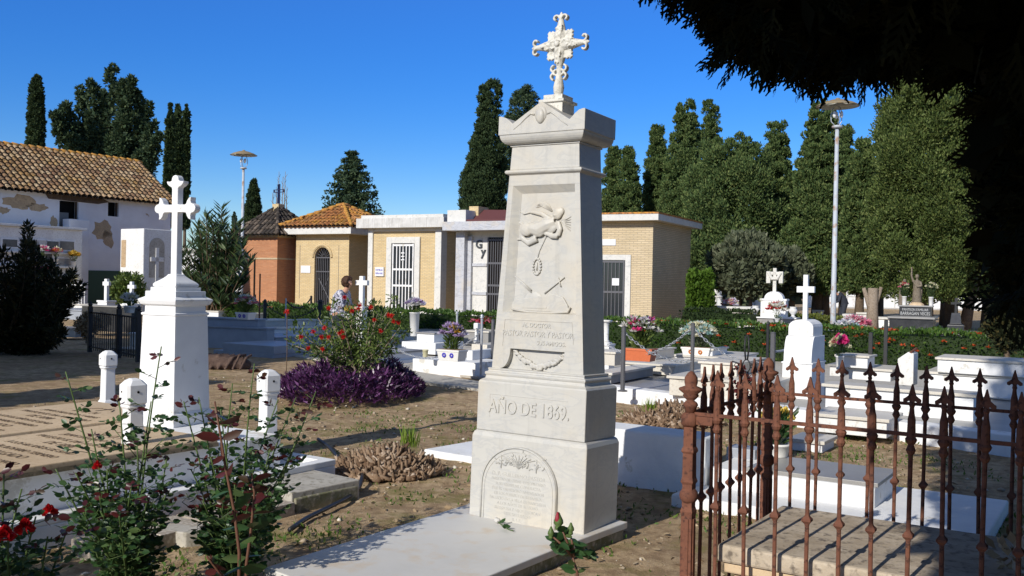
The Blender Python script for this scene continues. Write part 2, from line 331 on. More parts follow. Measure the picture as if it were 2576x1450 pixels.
M['dry'] = leafmat('dry leaves', (.20,.13,.07), (.42,.32,.20), (.55,.45,.32), .9, .15, .1)
M['root'] = leafmat('dead root stump', (.13,.08,.05), (.28,.195,.13), (.44,.35,.27), .95, 0, .1)
M['bark'] = stone('bark', (.10,.07,.05), (.17,.13,.09), (.06,.04,.03), 6, 30, .95, .1, .6, .02)
M['barkl'] = stone('pale bark', (.24,.19,.14), (.32,.26,.20), (.14,.1,.07), 6, 30, .95, .1, .6, .02)
M['stemg'] = plain('green stem', (.09,.14,.04), .5, .3)
M['stemr'] = plain('red brown stem', (.14,.065,.04), .5, .3)
M['twig'] = plain('woody twig', (.12,.08,.05), .8, .2)
for k, c in dict(red=(.55,.01,.015), crimson=(.62,.025,.03), pink=(.75,.22,.33), hotpink=(.75,.05,.25), whitef=(.78,.76,.72), yellowf=(.80,.62,.14),
                 orangef=(.70,.22,.03), lilac=(.50,.36,.62), palel=(.68,.64,.78), tealf=(.35,.55,.52), creamf=(.78,.74,.5), redor=(.65,.10,.03), rosebud=(.45,.06,.08), gold=(.62,.35,.03)).items():
    M[k] = leafmat('petals ' + k, tuple(x*.7 for x in c), c, tuple(min(1, x*1.15) for x in c), .5, .3, .3)
M['terracotta'] = plain('orange plastic planter', (.58,.15,.06), .45, .4, 0, .05)
M['ceramic'] = plain('white ceramic', (.78,.77,.74), .3, .5, 0, .03)
M['bluepaint'] = plain('blue painted flowers', (.06,.05,.45), .5)
M['hose'] = plain('black hose', (.02,.021,.023), .45, .4)
M['skin'] = plain('skin', (.55,.30,.20), .5, .3, 0, .05)
M['hair'] = plain('brown hair', (.06,.03,.018), .6, .2, 0, .3, 80, .5)
M['jeans'] = plain('dark clothes', (.03,.035,.05), .8)
M['statue'] = stone('weathered bronze stone', (.15,.12,.09), (.24,.20,.15), (.08,.07,.05), 6, 30, .8, .2, .3, .01)
M['cloth'] = stone('brown sacking', (.085,.055,.045), (.14,.095,.075), (.08,.05,.04), 7, 40, .95, .1, .5, .01)
M['ink'] = plain('engraved dark letters', (.17,.125,.085), .8, .1)
M['silverl'] = plain('silver letters', (.45,.45,.44), .4, .5)
M['gy'] = plain('dark metal letters', (.05,.055,.06), .4, .5)
M['plaque'] = plain('white plaque', (.72,.72,.74), .4, .3, 0, .03)
def blouse():
    m, n, b = newmat('patterned blouse', .8, .2); tc = N_(n, "ShaderNodeTexCoord").outputs["Object"]; a = noise(n, 26, 3, tc, .6)
    n.links.new(ramp(n, a.outputs[0], [(.42, (.05,.05,.09)), (.5, (.30,.30,.38)), (.58, (.60,.60,.66))]), b.inputs["Base Color"]); return m
M['blouse'] = blouse()
M['slate'] = stone('niche slate', (.05,.055,.06), (.12,.12,.12), None, 3, 40, .25, .5, .05, .001)
M['curtain'] = plain('grey cloth', (.20,.20,.19), .9)
# ------------------------------------------------------------------ foliage helpers
def rots(n, axis, rs):                              # frames whose +z is axis (n,3), random roll
    a = axis / (np.linalg.norm(axis, axis=1, keepdims=True) + 1e-9); q = rs.normal(size=(n, 3))
    x = np.cross(q, a); x /= np.linalg.norm(x, axis=1, keepdims=True) + 1e-9; y = np.cross(a, x); return x, y, a
DIAMOND = (np.array([(0,0,0),(.5,.06,.45),(0,0,1),(-.5,.06,.45)]), np.array([(0,1,2,3)]))
LEAF = (np.array([(0,0,0),(.38,.10,.28),(.42,.10,.62),(0,.02,1.),(-.42,.10,.62),(-.38,.10,.28),(0,0,.5)]), np.array([(0,1,2,6),(6,2,3,3),(6,3,4,4),(0,6,4,5)]))
LEAF = (np.array([(0,0,0),(.40,.12,.30),(.36,.12,.70),(0,.05,1.),(-.36,.12,.70),(-.40,.12,.30)]), np.array([(0,1,2,3),(0,3,4,5)]))
LANCE = (np.array([(0,0,0),(.5,.04,.35),(0,.1,1.),(-.5,.04,.35)]), np.array([(0,1,2,3)]))
def scatter(pos, axis, L, W, rs, tpl=DIAMOND, var=.35):
    n = len(pos); x, y, z = rots(n, axis, rs); T, F = tpl; s = (1 + var * (rs.random(n) - .5) * 2)[:, None, None]
    V = pos[:, None, :] + s * (x[:, None, :] * (T[None, :, 0:1] * W) + y[:, None, :] * (T[None, :, 1:2] * W) + z[:, None, :] * (T[None, :, 2:3] * L))
    Fs = F[None] + (np.arange(n) * len(T))[:, None, None]
    return V.reshape(-1, 3), Fs.reshape(-1, F.shape[1])
def join(parts):
    V = []; F = []; o = 0
    for v_, f_ in parts: V.append(v_); F.append(f_ + o); o += len(v_)
    return np.concatenate(V), np.concatenate(F)
def clumps(cent, rad, n_per, L, W, rs, up=.5, out=1., tpl=DIAMOND, flat=1.):
    cent = np.asarray(cent, float); rad = np.asarray(rad, float); m = len(cent)
    d = rs.normal(size=(m * n_per, 3)); d /= np.linalg.norm(d, axis=1, keepdims=True)
    rr = np.repeat(rad, n_per)[:, None] * (rs.random((m * n_per, 1)) ** .35); dd = d.copy(); dd[:, 2] *= flat
    pos = np.repeat(cent, n_per, 0) + dd * rr
    ax = d * out + np.array([0, 0, up]) + rs.normal(size=d.shape) * .35
    return scatter(pos, ax, L, W, rs, tpl)
def envelope(prof, H, n, rs, r0=.72, r1=1.0, lump=.12):
    t = rs.random(n * 3); rr = np.interp(t, [p[0] for p in prof], [p[1] for p in prof]); keep = rs.random(n * 3) < (rr / rr.max()) ** .8
    t = t[keep][:n]; rr = rr[keep][:n]; k = len(t); a = rs.random(k) * 2 * math.pi; s = r0 + (r1 - r0) * rs.random(k)
    wob = 1 + lump * np.sin(3 * a + t * 17) + lump * .8 * np.sin(5 * a - t * 31 + 1)
    r = rr * s * wob; return np.stack([r * np.cos(a), r * np.sin(a), t * H], 1), rr
def vnoise(x, y, seed=0):                            # cheap smooth noise
    rs = np.random.RandomState(seed); o = 0
    for k in range(14):
        f = 1.2 ** k; a = rs.random() * 6.28; o = o + np.sin((x * math.cos(a) + y * math.sin(a)) * f + rs.random() * 6.28) / (f ** .6)
    return o / 6
# ================================================================== GROUND
def ground():
    def axis_(lo, hi, mid0, mid1, fine, far):
        a = list(np.arange(mid0, mid1, fine)); x = mid1; s = fine
        while x < hi: x += s; s *= 1.25; a.append(x)
        x = mid0; s = fine; b = []
        while x > lo: x -= s; s *= 1.25; b.append(x)
        return np.array(b[::-1] + a)
    xs = axis_(-900, 900, -8, 7, .07, 0); ys = axis_(-300, 1500, 1, 16, .07, 0)
    X, Y = np.meshgrid(xs, ys); near = np.exp(-np.maximum(0, np.hypot(X, np.maximum(0, Y - 9)) - 8) / 4)
    Z = near * (.022 * vnoise(X * .9, Y * .9, 1) + .013 * vnoise(X * 4.2, Y * 4.2, 2) + .010 * vnoise(X * 13, Y * 13, 3)) - .02
    V = np.stack([X, Y, Z], -1).reshape(-1, 3); nx = len(xs); i, j = np.meshgrid(np.arange(nx - 1), np.arange(len(ys) - 1)); a = (j * nx + i).ravel()
    o = mesh_np('ground', V, np.stack([a, a + 1, a + nx + 1, a + nx], 1), M['ground'], None, True); kind(o)
ground()
def gz(x, y):
    near = np.exp(-np.maximum(0, np.hypot(x, np.maximum(0, y - 9)) - 8) / 4)
    return near * (.022 * vnoise(x * .9, y * .9, 1) + .013 * vnoise(x * 4.2, y * 4.2, 2) + .010 * vnoise(x * 13, y * 13, 3)) - .02
def stones():
    rs = np.random.RandomState(5); n = 6500; x = rs.uniform(-6, 6, n); y = 3.4 + 12 * rs.random(n) ** 1.3
    s = .005 + .024 * rs.random(n) ** 5; T = np.array([(1,0,0),(0,1,0),(-1,0,0),(0,-1,0),(0,0,.6),(0,0,-.6)]); F = np.array([(0,1,4,4),(1,2,4,4),(2,3,4,4),(3,0,4,4),(1,0,5,5),(2,1,5,5),(3,2,5,5),(0,3,5,5)])
    F = np.array([(0,1,4),(1,2,4),(2,3,4),(3,0,4),(1,0,5),(2,1,5),(3,2,5),(0,3,5)])
    Q = T[None] * (.6 + .8 * rs.random((n, 6, 1))) * s[:, None, None]; an = rs.random(n) * 6.28; c, d = np.cos(an)[:, None], np.sin(an)[:, None]
    V = np.stack([Q[..., 0] * c - Q[..., 1] * d + x[:, None], Q[..., 0] * d + Q[..., 1] * c + y[:, None], Q[..., 2] + gz(x, y)[:, None] + s[:, None] * .3], -1)
    o = mesh_np('pebbles', V, (F[None] + (np.arange(n) * 6)[:, None, None]).reshape(-1, 3), M['pebble']); kind(o, 'stuff')
    n = 11000; rs = np.random.RandomState(8); cx = rs.uniform(-5, 5.5, 190); cy = rs.uniform(3.6, 12, 190); k = rs.randint(0, 190, n)
    x = cx[k] + rs.normal(size=n) * .16; y = cy[k] + rs.normal(size=n) * .16; p = np.stack([x, y, gz(x, y)], 1)
    ax = rs.normal(size=(n, 3)) * .6 + np.array([0, 0, .8]); V, F = scatter(p, ax, .035, .014, rs, DIAMOND)
    o = mesh_np('ground_weeds', V, F, M['weed']); kind(o, 'stuff')
    n = 2600; x = rs.uniform(-4, 5, n); y = 3.6 + 9 * rs.random(n) ** 1.2; p = np.stack([x, y, gz(x, y) + .008], 1); ax = rs.normal(size=(n, 3)) * np.array([1, 1, .15])
    V, F = scatter(p, ax, .05, .022, rs, LANCE); o = mesh_np('fallen_leaves', V, F, M['dry']); kind(o, 'stuff')
stones()
# ================================================================== MAIN MONUMENT
def main_monument():
    t = thing('obelisk_monument', 'tall white marble obelisk monument with carved cherub panel and ornate cross', 'monument', (.220, 6.105, 0), 33)
    t.rotation_euler = (R(-1.6), R(.3), -R(33))
    mm = M['marble']
    z0, z1, z2, z3, z4, z5, z6 = .10, .615, .641, .960, 1.039, 2.282, 2.47
    b = MB(); b.sq([(.842,.434,.06),(.842,.434,z1-.012),(.825,.415,z1+.012),(.80,.39,z1+.024)]); b.build('base_block', mm, t, bevel=.006)
    # arched plaque on the front of the base
    def arch(w_, h, x0, zb, n=20, rr=.5):
        p = [(x0-w_/2, zb), (x0+w_/2, zb)]
        for k in range(n+1): a = math.pi*k/n; p.append((x0+w_/2*math.cos(a), zb+h-w_*rr*.9+w_*rr*.9*math.sin(a)))
        return p
    yf = -.217
    a = MB(); a.prism(arch(.56, .49, -.045, .075), yf-.018, yf+.01); pq = a.build('plaque', mm, t, bevel=.003)
    rm = MB(); A = arch(.56, .49, -.045, .075); A = A[1:]+[A[0]]; A2 = [A[i] for i in range(len(A))]
    rm.tube([(x*.975-.001, yf-.021, z-.006) for x, z in A2], .006, 6); rm.tube([(-.045+(x+.045)*.90, yf-.019, .075+(z-.075)*.93) for x, z in A2], .0022, 5)
    rm.build('plaque_rim', mm, pq, True)
    rs = random.Random(3); rf = MB()
    for k in range(46):                              # shallow carved tree, urn and foliage at the arch head
        x = -.045+rs.gauss(0, .09); z = .435+abs(rs.gauss(0, .03)); ang = rs.random()*3.1
        rf.tube([(x, yf-.020, z), (x+.018*math.cos(ang), yf-.023, z+.012*math.sin(ang)), (x+.03*math.cos(ang+.5), yf-.02, z+.02*math.sin(ang+.5))], .0022, 5)
    for k in range(9):
        s_ = (k-4)*.01; rf.tube([(-.045, yf-.021, .43), (-.045+s_*1.5, yf-.023, .48), (-.045+s_*3, yf-.02, .515-abs(s_)*.5)], .003, 5)
    for sx in (-1, 1): rf.tube([(-.045+sx*.13, yf-.020, .42), (-.045+sx*.13, yf-.022, .50)], .004, 6); rf.cbox((-.045+sx*.13, yf-.02, .47), .03, .008, .006)
    rf.build('foliage_relief', mm, pq, True)
    lines = ['D. P. GUILLERMO PASTOR', 'MAESTRO DE OBRAS Y PROPIETARIO', 'A SU EJEMPLAR CONDUCTA', 'FUE EL GENEROSO AMPARADOR', 'DE LOS POBRES Y DE SU FAMILIA', 'FALLECIO EN LA VILLA DE MARCHENA', 'A LOS AÑOS DE SU EDAD', 'SU ESPOSA E HIJOS DEDICAN', 'ESTE RECUERDO', 'R. I. P.']
    for i, s_ in enumerate(lines):
        text_mesh('inscription', s_, .026 if i else .034, mm, pq, (-.045, yf-.0185, .372-i*.030), (R(90), 0, 0), .0016, sx=.92 if len(s_) > 28 else 1)
    # inscription block
    b = MB(); b.sq([(.794,.41,z1+.024),(.794,.41,z3-.012),(.78,.40,z3)]); b.build('inscription_block', mm, t, bevel=.005)
    b = MB(); b.sq([(.78,.395,z3),(.735,.345,z3+.012),(.725,.335,z3+.03),(.738,.345,z3+.036),(.742,.350,z3+.045),(.735,.345,z3+.054),(.712,.322,z3+.056),(.705,.315,z3+.066),(.712,.322,z3+.070),(.712,.322,z3+.076),(.70,.31,z4)])
    b.build('plinth_moulding', mm, t, bevel=.002)
    yb = -.205
    fr = MB(); fr.tube([(-.30,yb+.001,.73),(-.30,yb+.001,.875),(.27,yb+.001,.875)], .0032, 6); fr.build('inscription_frame', mm, t)
    text_mesh('date_lettering', 'AÑO DE 1869.', .118, mm, t, (-.01, yb-.001, .762), (R(90), 0, 0), .006, bold=.002, sx=.80)
    # tapering shaft: core set back, carved front layers proud of it
    W0, W1, D = .675, .519, .286
    def wz(z): return W0+(W1-W0)*(z-z4)/(z5-z4)
    c = MB(); c.sq([(W0-.002,.249,z4),(W1-.002,.249,z5)], 0, .0185); sh = c.build('shaft', mm, t)
    YF, YR = -D/2, -.106
    zp0, zp1 = 1.40, 2.215
    def e(s, z): return (s*wz(z), z)
    f = MB()
    f.prism([e(-.5,zp0), e(-.43,zp0), e(-.43,zp1), e(-.5,zp1)], YF, YR+.004)
    f.prism([e(.43,zp0), e(.5,zp0), e(.5,zp1), e(.43,zp1)], YF, YR+.004)
    f.prism([e(-.5,zp1), e(.5,zp1), e(.5,z5), e(-.5,z5)], YF, YR+.004)
    # lettering field with the bottom niche cut out
    L = [e(-.5,z4), (-.275,z4)]; 
    for k in range(8): a = k/7*math.pi/2; L.append((-.275+.075*math.sin(a), z4+.13*(1-math.cos(a))))
    L += [(-.20,1.17), (.20,1.17)]
    for k in range(8): a = k/7*math.pi/2; L.append((.20-.10*(1-math.cos(a)) , 1.17-.125*math.sin(a)))
    L += [(.10,z4), e(.5,z4), e(.5,zp0), e(-.5,zp0)]
    f.prism(L, YF, YR+.004)
    f.build('front_frame', mm, sh, bevel=.002)
    # splayed reveals of the recess
    r_ = MB()
    def quad(p, q): r_.add([p[0], p[1], q[1], q[0]], [(0,1,2,3)])
    o1 = [(-.43*wz(zp0), zp0), (.43*wz(zp0), zp0), (.43*wz(zp1), zp1), (-.43*wz(zp1), zp1)]
    i1 = [(-.345*wz(zp0+.02), zp0+.012), (.41*wz(zp0), zp0+.012), (.41*wz(zp1-.05), zp1-.045), (-.345*wz(zp1-.05), zp1-.045)]
    for k in range(4):
        a_, b_ = o1[k], o1[(k+1)%4]; c_, d_ = i1[(k+1)%4], i1[k]
        r_.add([(a_[0],YF+.001,a_[1]), (b_[0],YF+.001,b_[1]), (c_[0],YR-.0012,c_[1]), (d_[0],YR-.0012,d_[1])], [(0,1,2,3)])
    r_.tube([(p[0],YR-.001,p[1]) for p in i1+[i1[0]]], .0025, 5)
    r_.build('recess_reveal', mm, sh)
    # cherub relief (one continuous body)
    k = MB(); Yc = YR-.004; FL = Matrix.Translation((0,Yc,0)) @ Matrix.Scale(.6, 4, (0,1,0)) @ Matrix.Translation((0,-Yc,0)); k.M = FL
    k.ball((.095,Yc-.012,2.035), .036,.026,.040); k.ball((.082,Yc-.034,2.022), .010,.01,.008)
    k.ball((.112,Yc-.006,2.048), .030,.022,.030)
    k.tube([(.075,Yc-.004,1.985),(.02,Yc-.016,1.965),(-.04,Yc-.018,1.935),(-.10,Yc-.016,1.945)], [.032,.044,.046,.042])
    k.ball((-.035,Yc-.020,1.925), .048,.030,.040); k.ball((-.125,Yc-.022,1.935), .050,.030,.044); k.ball((.055,Yc-.012,1.945), .040,.024,.034)
    k.tube([(.04,Yc-.01,2.0),(-.02,Yc-.016,2.035),(-.085,Yc-.014,2.045)], [.020,.017,.011]); k.ball((-.095,Yc-.012,2.046), .014,.011,.011)
    k.tube([(.10,Yc-.008,1.985),(.118,Yc-.014,1.935),(.105,Yc-.016,1.895)], [.017,.020,.020]); k.tube([(.105,Yc-.018,1.893),(.06,Yc-.02,1.892),(.028,Yc-.016,1.905)], [.020,.016,.011]); k.ball((.020,Yc-.016,1.906), .014)
    k.tube([(-.14,Yc-.010,1.965),(-.175,Yc-.010,1.93),(-.16,Yc-.01,1.88),(-.11,Yc-.012,1.85),(-.05,Yc-.014,1.88)], [.012,.016,.018,.022,.026])
    k.tube([(-.16,Yc-.008,1.965),(-.19,Yc-.006,1.985)], [.012,.008]); k.tube([(-.165,Yc-.006,1.875),(-.205,Yc-.004,1.873)], [.011,.006])
    k.build('cherub_relief', mm, sh, remesh=.0045, sm=2)
    w_ = MB(); w_.M = FL
    for q in range(7): a = .4+q*.33; w_.tube([(.05,Yc+.002,2.05),(.03-.06*math.cos(a*.6),Yc,2.075+.03*math.sin(a)),(.02-.09*math.cos(a*.5),Yc+.002,2.06+.04*math.sin(a))], [.006,.005,.002], 5)
    w_.build('wing_relief', mm, sh, True); w_ = MB()
    for q in range(6): w_.tube([(.12,Yc+.002,1.99),(.16,Yc,2.0-q*.01),(.19,Yc+.002,2.015-q*.018)], [.004,.003,.002], 5)
    w_.build('wing_relief', mm, sh, True); w_ = MB()
    w_.tube([(-.10,Yc-.003,2.046),(-.16,Yc-.002,2.035),(-.20,Yc-.001,2.06)], [.004,.004,.002], 5); w_.build('ribbon_relief', mm, sh, True); w_ = MB(); w_.tube([(.02,Yc-.004,1.90),(-.03,Yc-.001,1.80),(-.045,Yc-.002,1.745)], .0022, 5)
    w_.build('ribbon_relief', mm, sh, True)
    v = MB()
    for q in range(16):                              # small wreath
        a = q/16*6.283; v.ball((-.045+.028*math.cos(a), Yc-.002, 1.70+.050*math.sin(a)), .009,.006,.009, 6, 5)
    v.box(-.049,-.041,Yc-.004,Yc+.003,1.675,1.725); v.build('wreath_relief', mm, sh, True)
    v = MB()
    v.tube([(-.205,Yc-.002,1.635),(-.08,Yc-.003,1.545)], [.006,.008]); v.tube([(-.195,Yc-.002,1.618),(-.075,Yc-.003,1.532)], [.004,.006])
    v.build('staff_relief', mm, sh, True); v = MB(); v.tube([(.16,Yc-.002,1.635),(.02,Yc-.003,1.53)], .0045); v.tube([(.115,Yc-.002,1.632),(.128,Yc-.002,1.598),(.137,Yc-.002,1.575)], .004)
    v.build('staff_relief', mm, sh, True)
    v = MB(); v.M = FL; v.ball((-.06,Yc+.004,1.475), .075,.022,.066); v.box(-.14,.045,Yc-.022,Yc,1.432,1.447); v.box(.028,.046,Yc-.014,Yc,1.447,1.505); v.box(-.06,.035,Yc-.012,Yc,1.45,1.50)
    v.build('book_relief', mm, sh, bevel=.002)
    v = MB(); v.M = FL; v.prism([(-.215,1.415),(.19,1.412),(.203,1.43),(.195,1.46),(.16,1.51),(.10,1.53),(-.20,1.485),(-.22,1.45)], Yc-.018, Yc+.003); cu = v.build('cushion_relief', mm, sh, bevel=.012, seg=3)
    v = MB(); v.tube([(-.215,Yc-.012,1.422),(-.1,Yc-.017,1.410),(.08,Yc-.017,1.409),(.20,Yc-.012,1.418),(.212,Yc-.008,1.45)], .007, 6); v.build('cushion_piping', mm, cu, True)
    # lettering
    lf = MB(); lf.tube([(-.262,YF-.001,1.185),(-.249,YF-.001,1.355),(.245,YF-.001,1.355),(.262,YF-.001,1.22)], .0022, 5); lf.build('lettering_border', mm, sh)
    text_mesh('dedication', 'AL DOCTOR', .038, mm, sh, (-.01, YF-.0005, 1.314), (R(90),0,0), .0035, bold=.001, sx=.95)
    text_mesh('dedication', 'PASTOR PASTOR Y PASTOR,', .050, mm, sh, (.0, YF-.0005, 1.255), (R(90),0,0), .0035, bold=.0008, sx=.84)
    text_mesh('dedication', 'SUS AMIGOS.', .036, mm, sh, (.10, YF-.0005, 1.205), (R(90),0,0), .0035, bold=.001)
    s_ = MB(); rr = random.Random(5)
    for q in range(60):
        u = q/59; x = -.185+.375*u; zc = 1.15-.085*math.sin(math.pi*u); s_.ball((x+rr.uniform(-.006,.006), Yc-.006, zc+rr.uniform(-.012,.012)), .014,.012,.008+.008*math.sin(math.pi*u), 6, 5)
    s_.build('garland_relief', mm, sh, remesh=.004)
    # string course, frieze, cornice, pediment
    b = MB(); b.sq([(W1,D,z5),(W1+.02,D+.02,z5+.006),(W1+.036,D+.036,z5+.010),(W1+.046,D+.046,z5+.018),(W1+.046,D+.046,z5+.024),(W1+.036,D+.036,z5+.032),(.512,.289,z5+.036)]); b.build('string_course', mm, t, bevel=.002)
    b = MB(); b.sq([(.512,.289,z5+.036),(.494,.285,z6)]); b.build('frieze', mm, t, bevel=.003)
    pr = [(.500,.290,z6-.004),(.512,.302,z6-.002),(.512,.302,z6+.006),(.50,.29,z6+.008)]
    for q in range(7): a = q/6*math.pi/2; pr.append((.515+.10*math.sin(a), .305+.10*math.sin(a), z6+.008+.058*(1-math.cos(a))))
    b = MB(); b.sq(pr); b.build('cornice', mm, t, bevel=.001)
    zc = 2.536
    ped = [(-.316,0),(.316,0),(.316,.130),(.30,.131),(.272,.124),(.245,.105),(.225,.085),(.208,.070),(0,.197),(-.21,.070),(-.232,.090),(-.262,.110),(-.295,.121),(-.316,.123)]
    b = MB(); b.prism([(x, z+zc) for x, z in ped], -.208, .208); cp = b.build('pediment_block', mm, t, bevel=.004)
    b = MB(); 
    for q in range(5): z = zc+.085+q*.012
    b.ball((0,-.209,zc+.105), .034,.020,.05); b.ball((0,-.207,zc+.115), .045,.012,.055)
    b.tube([(-.045,-.208,zc+.115),(-.075,-.208,zc+.125),(-.11,-.208,zc+.10),(-.15,-.208,zc+.065),(-.20,-.208,zc+.03)], [.007,.008,.006,.004,.002], 6)
    b.tube([(.045,-.208,zc+.115),(.075,-.208,zc+.125),(.11,-.208,zc+.10),(.15,-.208,zc+.065),(.20,-.208,zc+.03)], [.007,.008,.006,.004,.002], 6)
    b.build('tympanum_relief', mm, cp, True)
    # cross base and ornate cross
    mc = M['marblecross']; zb = zc+.10
    b = MB(); b.sq([(.155,.155,zb-.02),(.155,.155,zb+.115),(.185,.185,zb+.117),(.185,.185,zb+.135),(.14,.14,zb+.137),(.14,.14,zb+.168)]); b.build('cross_base', mc, t, bevel=.003)
    zs = zb+.166; Z = zs+.335; k = MB(); sy = .55
    def bulb(p0, p1, prof):
        p0 = Vector(p0); p1 = Vector(p1); n = len(prof); k.tube([p0+(p1-p0)*u for u, r_ in prof], [r_*.86 for u, r_ in prof], 12)
    bulb((0,0,zs),(0,0,zs+.17),[(0,.026),(.12,.036),(.35,.042),(.65,.030),(.9,.020),(1,.020)])
    bulb((0,0,zs+.16),(0,0,Z),[(0,.020),(.2,.024),(.45,.040),(.75,.050),(1,.045)])
    bulb((0,0,Z),(0,0,Z+.215),[(0,.045),(.25,.050),(.5,.036),(.75,.020),(.9,.016),(1,.004)])
    for sx in (-1,1): bulb((0,0,Z),(sx*.215,0,Z),[(0,.045),(.25,.050),(.5,.036),(.75,.021),(.9,.017),(1,.005)])
    k.box(-.088,.088,-.012,.012,Z-.088,Z+.088)
    for i in range(8):
        o_ = -.08+i*.0228
        for (x, z) in ((-.09,o_),(.09,o_),(o_,-.09),(o_,.09)):
            if abs(o_) > .045: k.ball((x,0,Z+z), .008,.012,.008, 6, 5)
    def curl(c, a0, sg):
        pts = []
        for q in range(12): a = a0+sg*q*.42; r_ = .026-.0016*q; pts.append((c[0]+r_*math.cos(a), 0, c[1]+r_*math.sin(a)))
        for y in (-.016,-.004,.008): k.tube([(x,y+.004,z) for x, y_, z in pts], .0075, 6)
    curl((-.033,Z+.172), 0, 1); curl((.033,Z+.172), math.pi, -1)
    for sx in (-1,1): curl((sx*.178,Z+.033), -math.pi/2, sx); curl((sx*.178,Z-.033), math.pi/2, -sx)
    for sx in (-1,1): curl((sx*.036,zs+.178), math.pi/2+ (0), -sx); curl((sx*.036,zs+.135), -math.pi/2, sx)
    rr = random.Random(9)
    for q in range(44):
        a = rr.choice([0,1,2,3])*math.pi/2; d = rr.uniform(.02,.11); o_ = rr.uniform(-.026,.026); x = d*math.cos(a)-o_*math.sin(a); z = d*math.sin(a)+o_*math.cos(a)
        k.tube([(x,-.040+d*.12,Z+z),(x+.016*math.cos(a+.5),-.048+d*.14,Z+z+.016*math.sin(a+.5)),(x+.03*math.cos(a),-.040+d*.16,Z+z+.03*math.sin(a))], [.005,.006,.003], 5)
    k.tube([(-.02,-.044,Z+.015),(0,-.052,Z+.02),(.02,-.044,Z+.015)], .006, 6); k.ball((0,-.045,Z), .018,.012,.02)
    k.build('ornate_cross', mc, t, remesh=.0038)
    return t
main_monument()
# marble ledger slab lying in front of the obelisk
def ledger():
    A = G(664,1427,.1); B = G(1181,1286,.1); e, g = axes(34)
    t = thing('ledger_slab', 'pale grey marble ledger slab lying on the ground in front of the obelisk', 'grave slab', (.60, 5.97, 0), 34)
    # local: x to -1.05, y towards camera negative
    b = MB(); b.hprism([(-.98,.16),(.10,.14),(.06,-.60),(.03,-2.0),(-.955,-1.90),(-.97,-.6)], .055, .098); b.build('slab', M['slabm'], t, bevel=.006)
    b = MB(); b.hprism([(-.95,.12),(.09,.11),(.04,-.60),(.01,-1.97),(-.925,-1.87),(-.94,-.6)], -.06, .055); b.build('mortar_bed', M['mossconc'], t, bevel=.01)
    # white rose
    p = G(1262,1326,.104); r_ = thing('cut_rose', 'single white rose with a short green stem lying on the marble ledger slab', 'flower', (p.x, p.y, .104), 70)
    b = MB(); b.tube([(-.07,0,.014),(0,.004,.008),(.09,.012,.006),(.13,.03,.006)], [.0035,.003,.003,.0025], 6); b.build('stem', M['stemg'], r_, True)
    rs = np.random.RandomState(2); V, F = join([scatter(np.array([(-.045,.0,.012),(.02,.0,.012),(.03,.01,.012),(.06,.0,.010)]), np.array([(-.3,.6,.3),(.8,.5,.15),(.9,-.5,.1),(1,.1,.2)]), .065, .038, rs, LEAF, .1)])
    mesh_np('leaf', V, F, M['rose'], r_)
    b = MB(); b.ball((-.095,0,.018), .026,.017,.017); b.ball((-.085,.006,.020), .018,.015,.013); b.build('bloom', M['whitef'], r_, True)
ledger()
